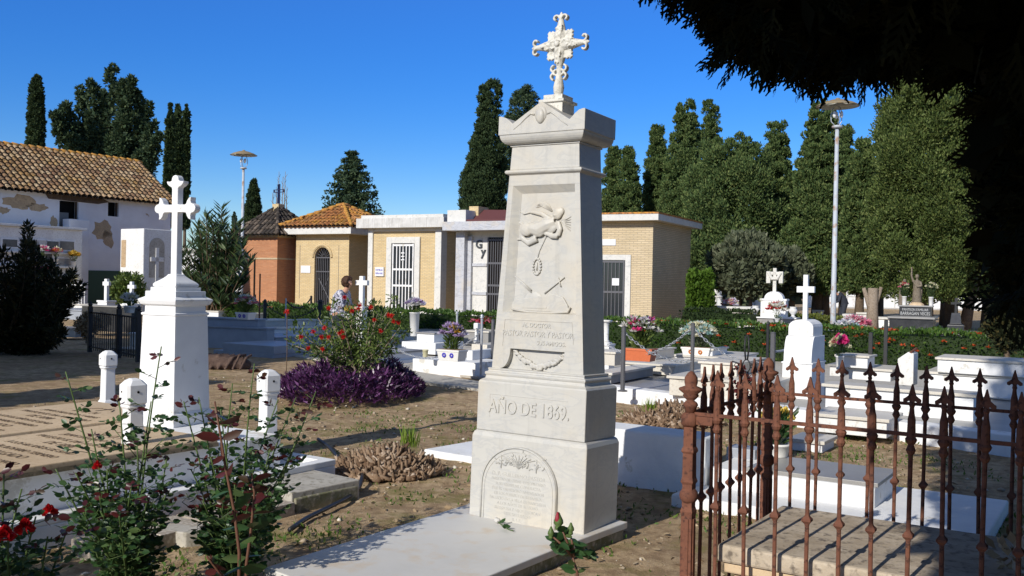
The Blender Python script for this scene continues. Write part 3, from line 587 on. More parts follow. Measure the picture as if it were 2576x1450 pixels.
# ================================================================== WHITE CROSS MONUMENT ON THE DOUBLE TOMB (left)
def double_tomb():
    yaw = 34; C = G(507, 1110, .42)
    t = thing('double_tomb', 'low double tomb with two sand coloured inscribed slabs on a white kerbed plinth', 'tomb', (C.x, C.y, 0), yaw)
    b = MB(); b.box(-2.55,.0,-4.2,.75,.13,.375); b.build('plinth', M['white'], t, bevel=.01)
    b = MB(); b.box(-2.75,.30,-4.4,1.05,-.05,.13); k = b.build('kerb_step', M['lime'], t, bevel=.012)
    b = MB(); b.box(.20,.30,-4.4,1.05,.13,.175); b.box(-2.75,.20,.95,1.05,.13,.175); b.box(-2.75,-2.65,-4.4,.95,.13,.175); b.build('kerb_lip', M['white'], t, bevel=.006)
    for nm, x0, x1, y1, seed in (('a', -1.12, .03, .12, 1), ('b', -2.45, -1.24, .72, 2)):
        s = MB(); s.box(x0,x1,-4.25,y1,.375,.43); sl = s.build('inscribed_slab', M['beige'], t, bevel=.008); MB().box(x0-.004,x1+.004,-4.25,y1+.004,.37,.398).build('mossy_edge', M['beigeedge'], sl)
        rr = random.Random(seed); xm = (x0+x1)/2
        rows = ['✝', 'D. O. M.', 'JUAN SALGADO Y ARIAS', 'FALLECIO EL DIA 14 DE ENERO', 'DE 1898', 'A LOS 66 AÑOS DE EDAD', 'DOÑA ROSARIO TERNERO', 'DE SALGADO', 'FALLECIO EL DIA 3 DE MAYO', 'DE 1911', 'SUS HIJOS NO LOS OLVIDAN', 'R. I. P. A.', 'SU HERMANA MERCEDES', 'FALLECIO EN 1921']
        y = y1-.35
        c = MB(); c.box(xm-.012,xm+.012,y-.02,y+.16,.430,.4325); c.box(xm-.05,xm+.05,y+.08,y+.10,.430,.4325); c.tube([(xm-.16,y+.02,.431),(xm-.08,y+.1,.431)], .006, 5); c.tube([(xm+.16,y+.02,.431),(xm+.08,y+.1,.431)], .006, 5); c.build('engraved_cross', M['ink'], sl)
        for i, r_ in enumerate(rows[1:]):
            text_mesh('engraved_lettering', r_, .085 if i % 3 else .115, M['ink'], sl, (xm, y-.14-i*.135, .4312), (0,0,0), .0012, sx=.82)
    # posts
    for (u, v, vt, nm) in ((270, 1048, 882, 'white octagonal kerb post at the far left corner of the double tomb'), (336, 1185, 952, 'white octagonal kerb post in the middle of the double tomb kerb behind the rose bush'), (672, 1162, 930, 'white octagonal kerb post at the right corner of the double tomb nearest the obelisk')):
        p = G(u, v, .13); h = P(u, vt, p.y).z-.13
        if u == 336: p = P(336, 952, 6.6); h = p.z-.13; p = Vector((p.x, p.y, .13))
        q = thing('kerb_post', nm, 'post', (p.x, p.y, .13), 42, 'white posts round the double tomb')
        m = MB(); m.sq([(.155,.155,0),(.155,.155,.13),(.148,.148,.15),(.135,.135,.165),(.118,.118,.18),(.108,.108,h*.70),(.112,.112,h*.72),(.135,.135,h*.745),(.14,.14,h*.76)]); m.build('shaft', M['white'], q, bevel=.012, seg=1)
        m = MB(); m.sq([(.145,.145,h*.755),(.145,.145,h-.045),(.075,.075,h)]); hd = m.build('head', M['white'], q, bevel=.016, seg=1)
        m = MB(); m.tube([(-.02,-.0712,h*.88),(-.02,-.0755,h*.88)], .006, 8); m.tube([(.0712,0,h*.88),(.0755,0,h*.88)], .009, 8); m.build('chain_hole', M['dark'], hd)
double_tomb()
def white_cross_monument():
    yaw = 26; z0 = .375
    N, w_, d_, h = meas(436, 1076, 345, 522, 797, yaw, z0)
    e, g = axes(yaw); c = N - e*(w_/2) + g*(w_/2)
    k = w_; Yn = N.y
    def Z(v): return P(436, v, Yn).z - z0
    t = thing('white_cross_monument', 'whitewashed stepped pedestal carrying a tall white cross with trefoil ends', 'monument', (c.x, c.y, z0), yaw)
    mw = M['white']
    zs = {v: Z(v) for v in (1040, 797, 785, 772, 757, 742, 722, 710, 688)}
    wt = k*.90
    b = MB(); b.sq([(k*1.14,k*1.14,0),(k*1.14,k*1.14,.075),(k*1.11,k*1.11,.085),(k*1.09,k*1.09,.095),(k*1.03,k*1.03,.105),(k*1.0,k*1.0,.115)]); b.build('foot_moulding', mw, t, bevel=.003)
    b = MB(); b.sq([(k,k,.115),(wt,wt,zs[797])]); b.build('shaft', mw, t, bevel=.004)
    b = MB(); b.sq([(wt,wt,zs[797]),(wt*1.05,wt*1.05,zs[797]+.006),(wt*1.05,wt*1.05,zs[797]+.022),(wt*.94,wt*.94,zs[797]+.028),(wt*.93,wt*.93,zs[772]),(wt*1.03,wt*1.03,zs[772]+.01),(wt*1.08,wt*1.08,zs[772]+.014),(wt*1.16,wt*1.16,zs[757]-.004),(wt*1.16,wt*1.16,zs[757]+.006),(wt*.94,wt*.94,Z(748))]); b.build('cornice', mw, t, bevel=.002)
    za = Z(748)-.002; zb = Z(734); zc = Z(724); zd = Z(690)
    b = MB(); b.sq([(k*.84,k*.84,za),(k*.84,k*.84,zb),(k*.70,k*.70,zb+.001),(k*.70,k*.70,zc)]); b.build('step', mw, t, bevel=.003)
    pr = [(k*r_, k*r_, zc+(zd-zc)*u) for u, r_ in ((0,.60),(.06,.63),(.14,.645),(.24,.64),(.34,.60),(.42,.55),(.5,.49),(.6,.42),(.7,.355),(.8,.30),(.9,.255),(.96,.24),(1,.215))]
    b = MB(); b.sq(pr); b.build('bell_foot', mw, t, smooth=False, bevel=.004)
    # cross outline (x,z) with trefoil ends
    zt = P(436, 440, Yn+w_*.5).z-z0; H = zt-zd; a = wt*.085*1.05; zc_ = P(436, 524, Yn+w_*.5).z-z0; L = .225
    def end(cx, cz, dx, dz):                          # flared trefoil lobe end polygon points going counter clockwise
        px, pz = -dz, dx; pts = []
        def pt(al, ac): return (cx+dx*al+px*ac, cz+dz*al+pz*ac)
        s = [(-.115,-a),(-.10,-a-.006),(-.088,-a-.034),(-.07,-a-.055),(-.048,-a-.062),(-.052,-a-.03),(-.045,-a-.008)]
        for q in range(9): an = -math.pi/2+math.pi*q/8; s.append((-.038+.040*math.cos(an), (a+.006)*math.sin(an)))
        s += [(-.045,a+.008),(-.052,a+.03),(-.048,a+.062),(-.07,a+.055),(-.088,a+.034),(-.10,a+.006),(-.115,a)]
        return [pt(al, ac) for al, ac in s]
    poly = [(-a, zd-.02), (a, zd-.02), (a, zc_-a)] + end(L,zc_,1,0) + [(a, zc_+a)] + end(0,zt,0,1) + [(-a, zc_+a)] + end(-L,zc_,-1,0) + [(-a, zc_-a)]
    b = MB(); b.prism(poly, -.032, .032); b.build('cross', mw, t, bevel=.006)
white_cross_monument()
# concrete path slabs beside the double tomb
def side_slabs():
    N = G(905, 1205, .13); e, g = axes(37)
    t = thing('concrete_slab', 'mossy sided concrete slab beside the right corner of the double tomb', 'slab', (N.x, N.y, 0), 37)
    b = MB(); b.hprism([(0,0),(-.02,-.62),(-.55,-.66),(-.60,.02)], -.08, .125); b.build('slab', M['concrete'], t, bevel=.008)
    b = MB(); b.hprism([(.006,-.02),(-.0,-.60),(-.03,-.60),(-.03,-.02)], -.06, .085); b.build('mossy_edge', M['mossconc'], t, bevel=.01)
    N = G(742, 1262, .08); m, n, bb = newmat('patterned terrazzo tile', .7, .2); tc = N_(n, "ShaderNodeTexCoord").outputs["Object"]; vo = N_(n, "ShaderNodeTexVoronoi"); vo.inputs["Scale"].default_value = 34; n.links.new(tc, vo.inputs[0])
    n.links.new(ramp(n, vo.outputs[0], [(.25, (.52,.47,.40)), (.45, (.36,.31,.25))]), bb.inputs["Base Color"])
    for i in range(4):
        t = tag(MB().box(-.34,0,-.34,0,-.03,.075).build('paving_tile', m, None, bevel=.004), ['terrazzo paving tile at the end of the row nearest the concrete slab', 'second terrazzo paving tile from the concrete slab', 'third terrazzo paving tile from the concrete slab, behind the rose stems', 'fourth and leftmost terrazzo paving tile, under the rose bush'][i], 'paving tile', 'terrazzo tiles beside the kerb', (N.x-.545*.36*i, N.y-.839*.36*i, 0), 34)
    rs = random.Random(4)
    for (u, v, s, lab) in ((455,1352,.17,'large flat broken stone at the foot of the rose bush'), (350,1345,.10,'small squared stone beside the large broken one'), (960,1422,.06,'small pale stone near the far edge of the ledger slab'),(1010,1395,.05,'pale stone half buried by the ledger slab')):
        p = G(u, v, .02); b = MB(); pts = [(s*(.8+.4*rs.random())*math.cos(k*1.05), s*.6*(.8+.4*rs.random())*math.sin(k*1.05)) for k in range(6)]; b.hprism(pts, -.03, s*.45)
        tag(b.build('broken_stone', M['concrete'], None, bevel=.008), lab, 'stone', 'broken stones', (p.x, p.y, .0), rs.random()*90)
    # hose
    pts = [(800,1105),(830,1128),(862,1165),(898,1180),(912,1195),(906,1222),(880,1248),(830,1275),(770,1305),(720,1340)]
    P3 = [G(u, v, .02) for u, v in pts]; q = []
    for i in range(len(P3)-1):
        for k in range(4):
            a_ = P3[max(i-1,0)]; b_ = P3[i]; c_ = P3[i+1]; d_ = P3[min(i+2,len(P3)-1)]; s_ = k/4
            q.append(.5*((2*b_)+(c_-a_)*s_+(2*a_-5*b_+4*c_-d_)*s_*s_+(3*b_-a_-3*c_+d_)*s_**3) + Vector((0,0,.0 if i not in (2,3,4) else .03)))
    tag(MB().tube(q, .016, 8).build('hose', M['hose'], None, True), 'black rubber hose snaking over bare earth past the root stump', 'hose')
side_slabs()
# ================================================================== LEFT-HAND FENCE OF RUSTY IRON ROUND THE RIGHT TOMB
def lathe_post(t, H):
    b = MB(); s = .036
    b.sq([(.085,.085,-.05),(.085,.085,.16),(.080,.080,.18),(.064,.064,.20),(.070,.070,.215),(.058,.058,.235),(.050,.050,.26)])
    b.sq([(.050,.050,.25),(.048,.048,H*.54),(.054,.054,H*.555),(.044,.044,H*.57),(.044,.044,H*.65),(.056,.056,H*.66),(.046,.046,H*.675),(.044,.044,H*.76),(.056,.056,H*.768),(.050,.050,H*.778),(.042,.042,H*.785),(.042,.042,H*.86)])
    for sgn in (-1, 1): b.box(-.012,.012,sgn*.026-.003,sgn*.026+.003,.30,H*.53); b.box(sgn*.026-.003,sgn*.026+.003,-.012,.012,.30,H*.53)
    b.build('shaft', M['rust'], t, bevel=.002)
    b = MB(); b.ball((0,0,H*.61), .040,.040,.038)
    b.build('boss', M['rust'], t, True)
    b = MB(); b.sq([(.042,.042,H*.855),(.058,.058,H*.865),(.058,.058,H*.895),(.044,.044,H*.905)]); b.lathe([(.020,H*.90),(.026,H*.925),(.032,H*.932),(.026,H*.942),(.015,H*.948),(.024,H*.955),(.034,H*.965),(.030,H*.972),(.050,H*.985),(.050,H*.992),(.024,H),(.028,H+.015),(.027,H+.035),(.014,H+.055),(.003,H+.062)], 14)
    b.build('finial', M['rust'], t, True)
def bar_mesh(zr, H, knot):
    b = MB()
    b.tube([(0,0,.02),(0,0,zr)], .0085, 8)
    b.lathe([(.009,knot-.024),(.012,knot-.016),(.025,knot-.004),(.025,knot+.004),(.012,knot+.016),(.009,knot+.024)], 4, rot=math.pi/4)
    b.lathe([(.0085,zr-.075),(.013,zr-.070),(.018,zr-.058),(.014,zr-.048),(.011,zr-.038),(.018,zr-.028),(.022,zr-.018),(.016,zr-.008),(.0145,zr+.035),(.0145,zr+.055),(.010,zr+.078),(.008,zr+.10),(.011,zr+.108),(.007,zr+.12)], 10)
    m = [(-.007,0),(-.010,.010),(-.022,.002),(-.031,.006),(-.031,.016),(-.022,.022),(-.013,.030),(-.002,.072),(.002,.072),(.013,.030),(.022,.022),(.031,.016),(.031,.006),(.022,.002),(.010,.010),(.007,0)]
    b.prism([(x, z+zr+.115) for x, z in m], -.0045, .0045)
    o = b.build('picket', M['rust']); me = o.data; bpy.data.objects.remove(o); return me
def rust_fence():
    yaw = 33; F0 = P(1737, 1040, 4.0); e, g = axes(yaw); zr = F0.z
    F0 = Vector((F0.x, F0.y, 0)); D = 1.02
    t = thing('grave_fence', 'rusty cast iron fence with spearhead pickets enclosing a stone tomb', 'fence', F0, yaw)
    pick = bar_mesh(zr, 1.2, .69)
    def picket(x, y, ry=0):
        o = bpy.data.objects.new('picket', pick); COL.objects.link(o); o.parent = t; o.location = (x, y, 0); o.rotation_euler = (R(rnd.uniform(-.6,.6)), R(rnd.uniform(-.6,.6)), ry)
    for nm, (x, y) in (('p', (0,0)), ('q', (0,D)), ('r', (2.35,0)), ('s', (2.35,D))):
        q = bpy.data.objects.new('corner_post', None); COL.objects.link(q); q.parent = t; q.location = (x, y, 0); lathe_post(q, zr+.115)
    L = 2.35
    for z in (zr-.007, .06):
        MB().box(.02,L-.02,-.007,.007,z,z+.014).build('rail', M['rust'], t); MB().box(.02,L-.02,D-.007,D+.007,z,z+.014).build('rail', M['rust'], t)
        MB().box(-.007,.007,.02,D-.02,z,z+.014).build('rail', M['rust'], t); MB().box(L-.007,L+.007,.02,D-.02,z,z+.014).build('rail', M['rust'], t)
    for y_ in (0, D): MB().box(.018,.10,y_-.010,y_+.010,zr-.045,zr-.009).build('bracket', M['rust'], t, bevel=.003)
    for k in range(1, 19): picket(.123*k, 0)
    for k in range(1, 19): picket(.123*k, D)
    for k in range(1, 8): picket(0, D*k/8, math.pi/2); picket(L, D*k/8, math.pi/2)
    # stone tomb inside
    s = thing('chest_tomb', 'low lichen stained stone tomb with moulded edge inside the rusty fence', 'tomb', F0+e*.106+g*.06, yaw)
    b = MB(); b.box(0,2.1,0,.88,.445,.52); b.build('top_slab', M['oldstone'], s, bevel=.012)
    b = MB(); b.box(.02,2.08,.02,.86,.0,.12); b.box(.07,2.03,.07,.81,.12,.27); b.box(.05,2.05,.05,.83,.27,.31); b.box(.03,2.07,.03,.85,.31,.355); b.box(.055,2.045,.055,.825,.355,.40); b.box(.02,2.08,.02,.86,.40,.445); b.build('moulded_base', M['beige'], s, bevel=.008)
    return F0, e, g
FF = rust_fence()
# ================================================================== GRAVES
def tomb(label, near, uL, uR, vt, mat='white', slab=None, yaw=31, z0=0., over=.03, st=.035, tiers=(), group=None, name='box_tomb', cat='tomb', plinth=None):
    """near = near corner pixel at height z0, uL/uR = columns of the far ends, vt = row of the top at the near corner"""
    N, w_, d_, h = meas(near[0], near[1], uL, uR, vt, yaw, z0); w_ = max(.08, w_); d_ = max(.08, d_); e, g = axes(yaw)
    t = thing(name, label, cat, N, yaw, group)
    hb = h - (st if slab else 0)
    MB().box(-w_, 0, 0, d_, -.04 if z0 < .05 else 0, hb).build('body', M[mat], t, bevel=.006)
    if slab: MB().box(-w_-over, over, -over, d_+over, hb, h).build('top_slab', M[slab], t, bevel=.004)
    if plinth: MB().box(-w_-plinth, plinth, -plinth, d_+plinth, -.04, min(.09, h*.3)).build('plinth', M[mat], t, bevel=.004)
    zt = N.z + h
    for T in tiers:
        n2, w2, d2, h2 = meas(T[0][0], T[0][1], T[1], T[2], T[3], yaw, zt); r = n2 - N; x = r.dot(e); y = r.dot(g); w2 = max(w2, .06); d2 = max(d2, .06)
        m2 = T[4]; s2 = T[5] if len(T) > 5 else None; hb2 = h2-(.03 if s2 else 0); nm = T[6] if len(T) > 6 else 'upper_block'
        o = MB().box(x-w2, x, y, y+d2, h, h+hb2).build(nm, M[m2], t, bevel=.006)
        if s2: MB().box(x-w2-.03, x+.03, y-.03, y+d2+.03, h+hb2, h+h2).build('cap_slab', M[s2], o, bevel=.004)
    t['_h'] = 0; del t['_h']
    return t, N, w_, d_, h
# --- the group seen between the red flowered bush and the obelisk
tomb('bright white low tomb with a flowered planter on it, left of the obelisk', (1195, 949), 1037.7, 1262, 913.7, 'white', None, 31, 0, tiers=[((1188,906.5),1174,1262,882.9,'white',None,'headstone_block')])
tomb('white two stepped tomb with a grey top slab behind the flowered planter', (1095, 893), 1010, 1165, 864.4, 'white', None, 31, .05, tiers=[((1091.6,862.3),1048.4,1128,838,'white','greyg')])
tomb('long grey sided tomb with a grey slab partly hidden by the red flowered bush', (931, 924), 838, 1063, 891, 'white', 'greyg', 31, .0, plinth=.05)
tomb('pale low tomb behind the red flowered bush, nearest the hedge', (1040, 857), 985, 1125, 835, 'cream', 'greyg', 31, .1)
tomb('small grey slabbed tomb beside the lilac flowers and the hedge', (1105, 838), 1045, 1165, 826, 'creamside', 'cream', 31, .1)
tomb('grey marble tomb with a pale ledge behind the white balusters', (1228, 868), 1166, 1300, 834, 'greyg', 'cream', 31, .05, tiers=[])
tomb('small pale stepped block just behind the headstone block by the obelisk', (1225, 893), 1186, 1290, 868, 'cream', None, 31, .1)
# --- large stepped family vault in blue shade
def vault():
    tomb('broad stepped blue grey vault standing in shade left of the red flowered bush', (686.5, 899.6), 537, 800, 892, 'shadeblue', None, 31, .0,
         tiers=[((689.6,895-3),560.8,800,871.8,'shadeblue'), ((692,868.8),607.9,800,848.7,'shadeblue','shadeblue')])
    tomb('tall blue grey wall tomb behind the stepped vault, planter box on its ledge', (671, 880), 500, 690, 825.6, 'shadeblue', 'shadeblue', 20, .0,
         tiers=[((648,824),505,668,803,'shadeblue','shadeblue')])
vault()
tomb('cream low tomb with a pale slab behind the black spike post', (820, 842), 735, 850, 826, 'cream', 'cream', 31, .1, tiers=[((811,824),748,836,806,'cream','cream')])
tomb('long cream tomb block between the wall tomb and the hedge', (665, 838), 620, 736, 806, 'creamside', 'cream', 31, .2)
tomb('white low kerb tomb behind the stepped vault', (720, 852), 672, 790, 826, 'white', 'cream', 31, .1)
tomb('small cream box tomb behind the patterned planter', (637, 808), 600, 682, 789, 'creamside', 'cream', 31, .3)
tomb('cream tomb with a pale ledge right of the white cross pedestal', (549, 806), 515, 590, 783, 'white', 'cream', 31, .25)
# --- right of the obelisk
tomb('grey sided tomb with a pale slab just right of the obelisk', (1537, 966), 1495, 1643, 938, 'greyg', 'cream', 31, .19, name='box_tomb')
tomb('pale limestone tomb carrying the orange planter and a headstone block', (1697, 946), 1567, 1772, 918.4, 'cream', 'creamside', 31, .19, tiers=[((1649.6,906),1643.5,1696,880,'creamside','cream','headstone_block')])
tomb('grey block tomb half hidden behind the right edge of the obelisk', (1546, 921), 1490, 1580, 886, 'creamside', 'cream', 31, .2)
tomb('wide white tomb carrying the pale blue flowers, next to the hedge', (1836, 929), 1697, 1903, 900, 'white', 'creamside', 31, .19, tiers=[((1792,896),1787,1829,878,'white','cream','headstone_block')])
tomb('large pale tomb raised on stepped blocks behind the iron grave cross', (1938, 1015), 1683, 2003, 963, 'cream', 'creamside', 31, .19, tiers=[((1853,948),1762,1921,914,'cream','cream','raised_chest')])
for (u, v, lab) in ((1524, 884, 'thin white baluster on a square pedestal beside the obelisk'),):
    N = G(u, v, .35); t = thing('baluster_pedestal', lab, 'pedestal', N, 31); b = MB(); b.sq([(.24,.24,-.35),(.24,.24,.10),(.27,.27,.11),(.27,.27,.14)]); b.build('pedestal', M['white'], t, bevel=.004)
    b = MB(); b.sq([(.17,.17,.14),(.17,.17,.17)]); b.lathe([(.06,.17),(.07,.19),(.045,.22),(.05,.40),(.05,.52),(.075,.54)], 14); b.sq([(.16,.16,.54),(.18,.18,.58)]); b.build('baluster', M['white2'], t, True)
# kerb of the paved plot right of the obelisk
def right_kerb():
    yaw = 31; A = G(1540, 1008, 0); e, g = axes(yaw)
    d = G(1730, 1034, 0) - A; yaw = math.degrees(math.atan2(-d.y, d.x))
    t = thing('plot_kerb', 'long lime washed kerb edging the paved plot behind the rubble', 'kerb', A, yaw)
    MB().box(-.9, 5.6, 0, .26, -.05, .19).build('kerb', M['lime'], t, bevel=.012)
    kind(tag(MB().box(-1.2, 5.2, .262, 3.4, -.03, .172).build('grave_paving', M['greyg'], None), 'paving', 'paving', None, A, yaw)); 
    o = bpy.data.objects['grave_paving']; del o['label']; del o['category']
right_kerb()
def tag0(o):
    for k in ('label', 'category'):
        if k in o: del o[k]
    return o
# beige paving strips round the middle graves
for nm, pts, z, m in (('paving_strip', [(980,925),(1235,966),(1235,985),(1060,962),(930,945)], .012, 'paving'), ('path', [(860,910),(1040,930),(1235,955),(1235,925),(1010,880),(850,880)], .006, 'paving')):
    V = [G(u, v, z) for u, v in pts]; o = MB().hprism([(p.x, p.y) for p in V], -.02, z+.01).build(nm, M[m]); kind(o)
for (a, b_) in ((-16, 5),):
    o = MB().hprism([(-2.4, 17.), (5.5, 12.9), (12, 11), (16, 15), (3, 24), (-9, 29), (-6, 21.5)], -.03, .004).build('cemetery_path', M['paving']); kind(o)
# --- the white tomb whose front lies in the obelisk's shadow, and its lower wing with a grey slab
def right_tomb():
    yaw = 33; N, w_, d_, h = meas(1771, 1246, 1480, 1812, 1104, yaw, 0.0); e, g = axes(yaw)
    t = thing('white_tomb', 'large white tomb in front of the rubble, catching the shadow of the obelisk', 'tomb', N, yaw)
    MB().box(-2.1, 0, 0, d_, -.05, h).build('body', M['lime'], t, bevel=.02, seg=3)
    N2, w2, d2, h2 = meas(2199, 1293, 1780, 2249, 1218, yaw, .03); r = N2 - N; x = r.dot(e); y = r.dot(g)
    t2 = thing('white_tomb', 'long low white tomb with grey slab and bowl of yellow roses behind the rusty fence', 'tomb', N2, yaw)
    L = x - .0; MB().box(-L+.02, 0, 0, d2, -.06, h2-.03).build('body', M['lime'], t2, bevel=.012)
    MB().box(-L+.30, .015, .03, d2+.01, h2-.03, h2).build('top_slab', M['greyg'], t2, bevel=.004)
    MB().box(-L-.1, .75, -.45, d2+.25, -.08, .035).build('base_slab', M['lime'], t2, bevel=.015, seg=3)
    zt = N2.z + h2
    # bowl of yellow roses
    p = G(1955, 1149, zt); pot(p, .105, .11, 'bowl', 'white plastic bowl of yellow roses on the long grey slabbed tomb', 'yellowf', rose=True, spread=.19, hh=.30, n=26, leaf='rose')
    # iron cross
    p = G(1873, 1140, zt)
    q = thing('iron_cross', 'thin black iron grave cross with initials, ring and withered flowers on a dark footed box', 'grave cross', (p.x, p.y, zt-.12), 33)
    MB().box(-.12,.12,-.10,.10,.0,.17).build('foot_box', M['shadeblue'], q, bevel=.006); MB().box(-.125,.125,-.105,.105,-.02,.05).build('foot_base', M['blackg'], q)
    Zt = P(1873, 846, p.y).z-zt+.12; Zc = P(1873, 921, p.y).z-zt+.12
    b = MB()
    for s in (-.013, .013): b.tube([(s,0,.17),(s*1.2,0,.55),(s,0,Zc-.05)], .007, 6); b.tube([(s*.6,0,Zc+.05),(s*1.4,0,Zc+.15),(s*.9,0,Zt)], .007, 6)
    b.tube([(-.02,0,Zt-.01),(0,0,Zt+.01),(.02,0,Zt-.01)], .005, 6)
    for s in (-1, 1): b.tube([(s*.03,0,Zc+.008),(s*.12,0,Zc+.032),(s*.12,0,Zc-.032),(s*.03,0,Zc-.008)], .006, 6)
    b.tube([(.032*math.cos(a/12*6.283),0,Zc+.052*math.sin(a/12*6.283)) for a in range(13)], .005, 6); b.build('cross_frame', M['iron'], q, True)
    text_mesh('initials', 'P.H.', .075, M['iron'], q, (.085,-.004,Zc-.025), (R(90),0,0), .003); text_mesh('initials', 'G', .05, M['iron'], q, (-.085,-.004,Zc-.016), (R(90),0,R(0)), .003)
    rs = np.random.RandomState(3); c = np.stack([rs.normal(size=12)*.05, rs.normal(size=12)*.03-.03, Zc-.16+rs.normal(size=12)*.07], 1)
    V, F = clumps(c, np.full(12,.035), 26, .035, .022, rs, .1); mesh_np('withered_flowers', V, F, leafmat('withered red flowers', (.05,.008,.008), (.10,.015,.015), None, .7, .1), q)
# ================================================================== FLOWERS AND POTS
def flower_head(c, kind_, r, rs):
    if kind_ == 'rose':
        pos = []; ax = []
        for ring, (k, rr, up) in enumerate(((5, .0, 1.), (6, .35, .8), (7, .7, .35), (8, .95, .0))):
            for q in range(k): a = q/k*6.283+ring; pos.append((c[0]+rr*.3*r*math.cos(a), c[1]+rr*.3*r*math.sin(a), c[2]-rr*.35*r)); ax.append((math.cos(a)*(rr+.15), math.sin(a)*(rr+.15), up))
        return scatter(np.array(pos), np.array(ax), r*.9, r*.95, rs, LEAF, .15)
    d = rs.normal(size=(26, 3)); d[:, 2] = np.abs(d[:, 2])*.6; return scatter(np.repeat([c], 26, 0)+d*r*.1, d, r, r*.38, rs, LANCE, .2)
def bouquet(parent, c, spread, hh, n, petals, rs, leaf='bush', rose=False, fr=.035, nl=260, stems=True):
    """flowers on a dome above c (local); petals: list of material names"""
    hs = {}; tips = []
    for i in range(n):
        a = rs.random()*6.283; u = rs.random()**.6; x = c[0]+spread*u*math.cos(a); y = c[1]+spread*u*.75*math.sin(a); z = c[2]+hh*(.45+.55*math.sqrt(max(0,1-u*u))*(.7+.3*rs.random()))
        hs.setdefault(petals[i % len(petals)], []).append(flower_head((x,y,z), 'rose' if rose else 'd', fr*(.8+.4*rs.random()), rs)); tips.append((x,y,z))
    for k, L in hs.items():
        V, F = join(L); mesh_np('flowers', V, F, M[k], parent)
    k = nl; a = rs.random(k)*6.283; u = rs.random(k)**.6; z = c[2]+hh*rs.random(k)*.85; s = .35+.65*(z-c[2])/hh
    pos = np.stack([c[0]+spread*u*np.cos(a)*s, c[1]+spread*.75*u*np.sin(a)*s, z], 1); ax = np.stack([np.cos(a)*u, np.sin(a)*u, .5+rs.random(k)*.6], 1)
    V, F = scatter(pos, ax, .075, .026, rs, LEAF); mesh_np('leaves', V, F, M[leaf], parent)
    if stems:
        b = MB()
        for t_ in tips[:14]: b.tube([(c[0]+(t_[0]-c[0])*.2, c[1]+(t_[1]-c[1])*.2, c[2]-.03), ((c[0]+t_[0])/2, (c[1]+t_[1])/2, (c[2]+t_[2])/2+.02), t_], .0035, 5)
        b.build('stems', M['stemg'], parent, True)
def pot(p, r, h, shape, label, petals, rose=False, spread=.16, hh=.22, n=18, leaf='bush', mat='ceramic', box=None, yaw=31, fr=.035, nl=260, seed=1, decor=None, cat='flower pot', name=None, group=None):
    rs = np.random.RandomState(seed); petals = [petals] if isinstance(petals, str) else petals
    if box:
        t = thing(name or 'planter', label, cat, p, yaw, group); bw, bd = box; b = MB(); b.sq([(bw*.86,bd*.82,0),(bw,bd,h),(bw*1.03,bd*1.05,h),(bw*1.03,bd*1.05,h-.015)]); b = MB()
        b.sq([(bw*.86,bd*.82,0),(bw*.99,bd*.98,h-.03),(bw*1.03,bd*1.04,h-.03),(bw*1.03,bd*1.04,h)]); q = b.build('trough', M[mat], t, bevel=.008)
        MB().box(-bw*.46,bw*.46,-bd*.44,bd*.44,h-.01,h+.004).build('soil', M['root'], t)
        if decor:
            rr = random.Random(seed)
            for sx in (-.17*bw, .17*bw):
                d = MB()
                for k in range(8): a = k*.785; d.ball((sx+.026*math.cos(a), -bd*.475, h*.52+.026*math.sin(a)), .016,.005,.016, 6, 5)
                d.build('painted_flower', M[decor], q, True)
    else:
        t = thing(name or 'flower_pot', label, cat, p, yaw, group); b = MB(); b.lathe([(r*.74,0),(r*.78,.01),(r*.97,h-.02),(r*1.04,h-.018),(r*1.04,h),(r*.93,h),(r*.9,h-.02)], 20); b.build('pot', M[mat], t, True)
    sp = spread*.78 if not box else max(spread*.78, box[0]*.45)
    if petals: bouquet(t, (0,0,h-.01), sp, hh, n, petals, rs, leaf, rose, fr, nl)
    return t
right_tomb()
def left_slab():
    A = G(1066, 1130, .05); t = tag(MB().hprism([(0,0),(1.9,0),(1.9,1.5),(.05,1.35)], -.05, .05).build('lime_slab', M['lime'], None, bevel=.012), 'flat lime washed slab on the ground showing left of the obelisk', 'slab', None, (A.x, A.y, 0), 38)
left_slab()
pot(G(1137,908,.33), .15,.18,'box','white planter painted with blue flowers, full of lilac and yellow blooms', ['lilac','lilac','palel','gold'], spread=.28, hh=.42, n=60, box=(.42,.26), decor='bluepaint', nl=340, fr=.06, seed=4)
z = G(1137,908,.33)
pot(G(1609,908,.5), .15,.18,'box','orange plastic trough of green foliage with white lilies and magenta blooms', ['whitef','whitef','hotpink','lilac'], spread=.36, hh=.46, n=34, box=(.46,.24), mat='terracotta', nl=700, fr=.07, seed=5)
pot(G(1755,897,.36), .15,.16,'box','pale painted trough overflowing with pale blue and cream artificial flowers', ['tealf','tealf','creamf','creamf','whitef'], spread=.40, hh=.44, n=150, box=(.52,.26), decor='orangef', nl=260, leaf='olive', fr=.06, seed=6)
pot(G(1042,846,.3), .12,.55,'col','tall white column pot of lilac chrysanthemums in front of the white barred door', ['palel','lilac','whitef'], spread=.26, hh=.30, n=70, nl=160, fr=.08, seed=7, yaw=0)
pot(G(1070,899,.3), .05,.13,'cup','red and white grave candle cup on the white low tomb', [], mat='creamf', seed=8, name='candle_cup', cat='candle')
pot(G(2112,930,.42), .06,.20,'vase','white vase of hot pink and cream flowers behind the white arched monument', ['hotpink','creamf','creamf'], spread=.14, hh=.32, n=22, nl=60, fr=.055, seed=9, rose=True)
pot(G(618,804,.75), .12,.14,'box','blue patterned planter of white and yellow flowers on the ledge of the wall tomb', ['whitef','creamf','pink','whitef'], spread=.3, hh=.34, n=60, box=(.36,.22), decor='bluepaint', nl=260, fr=.055, seed=10)
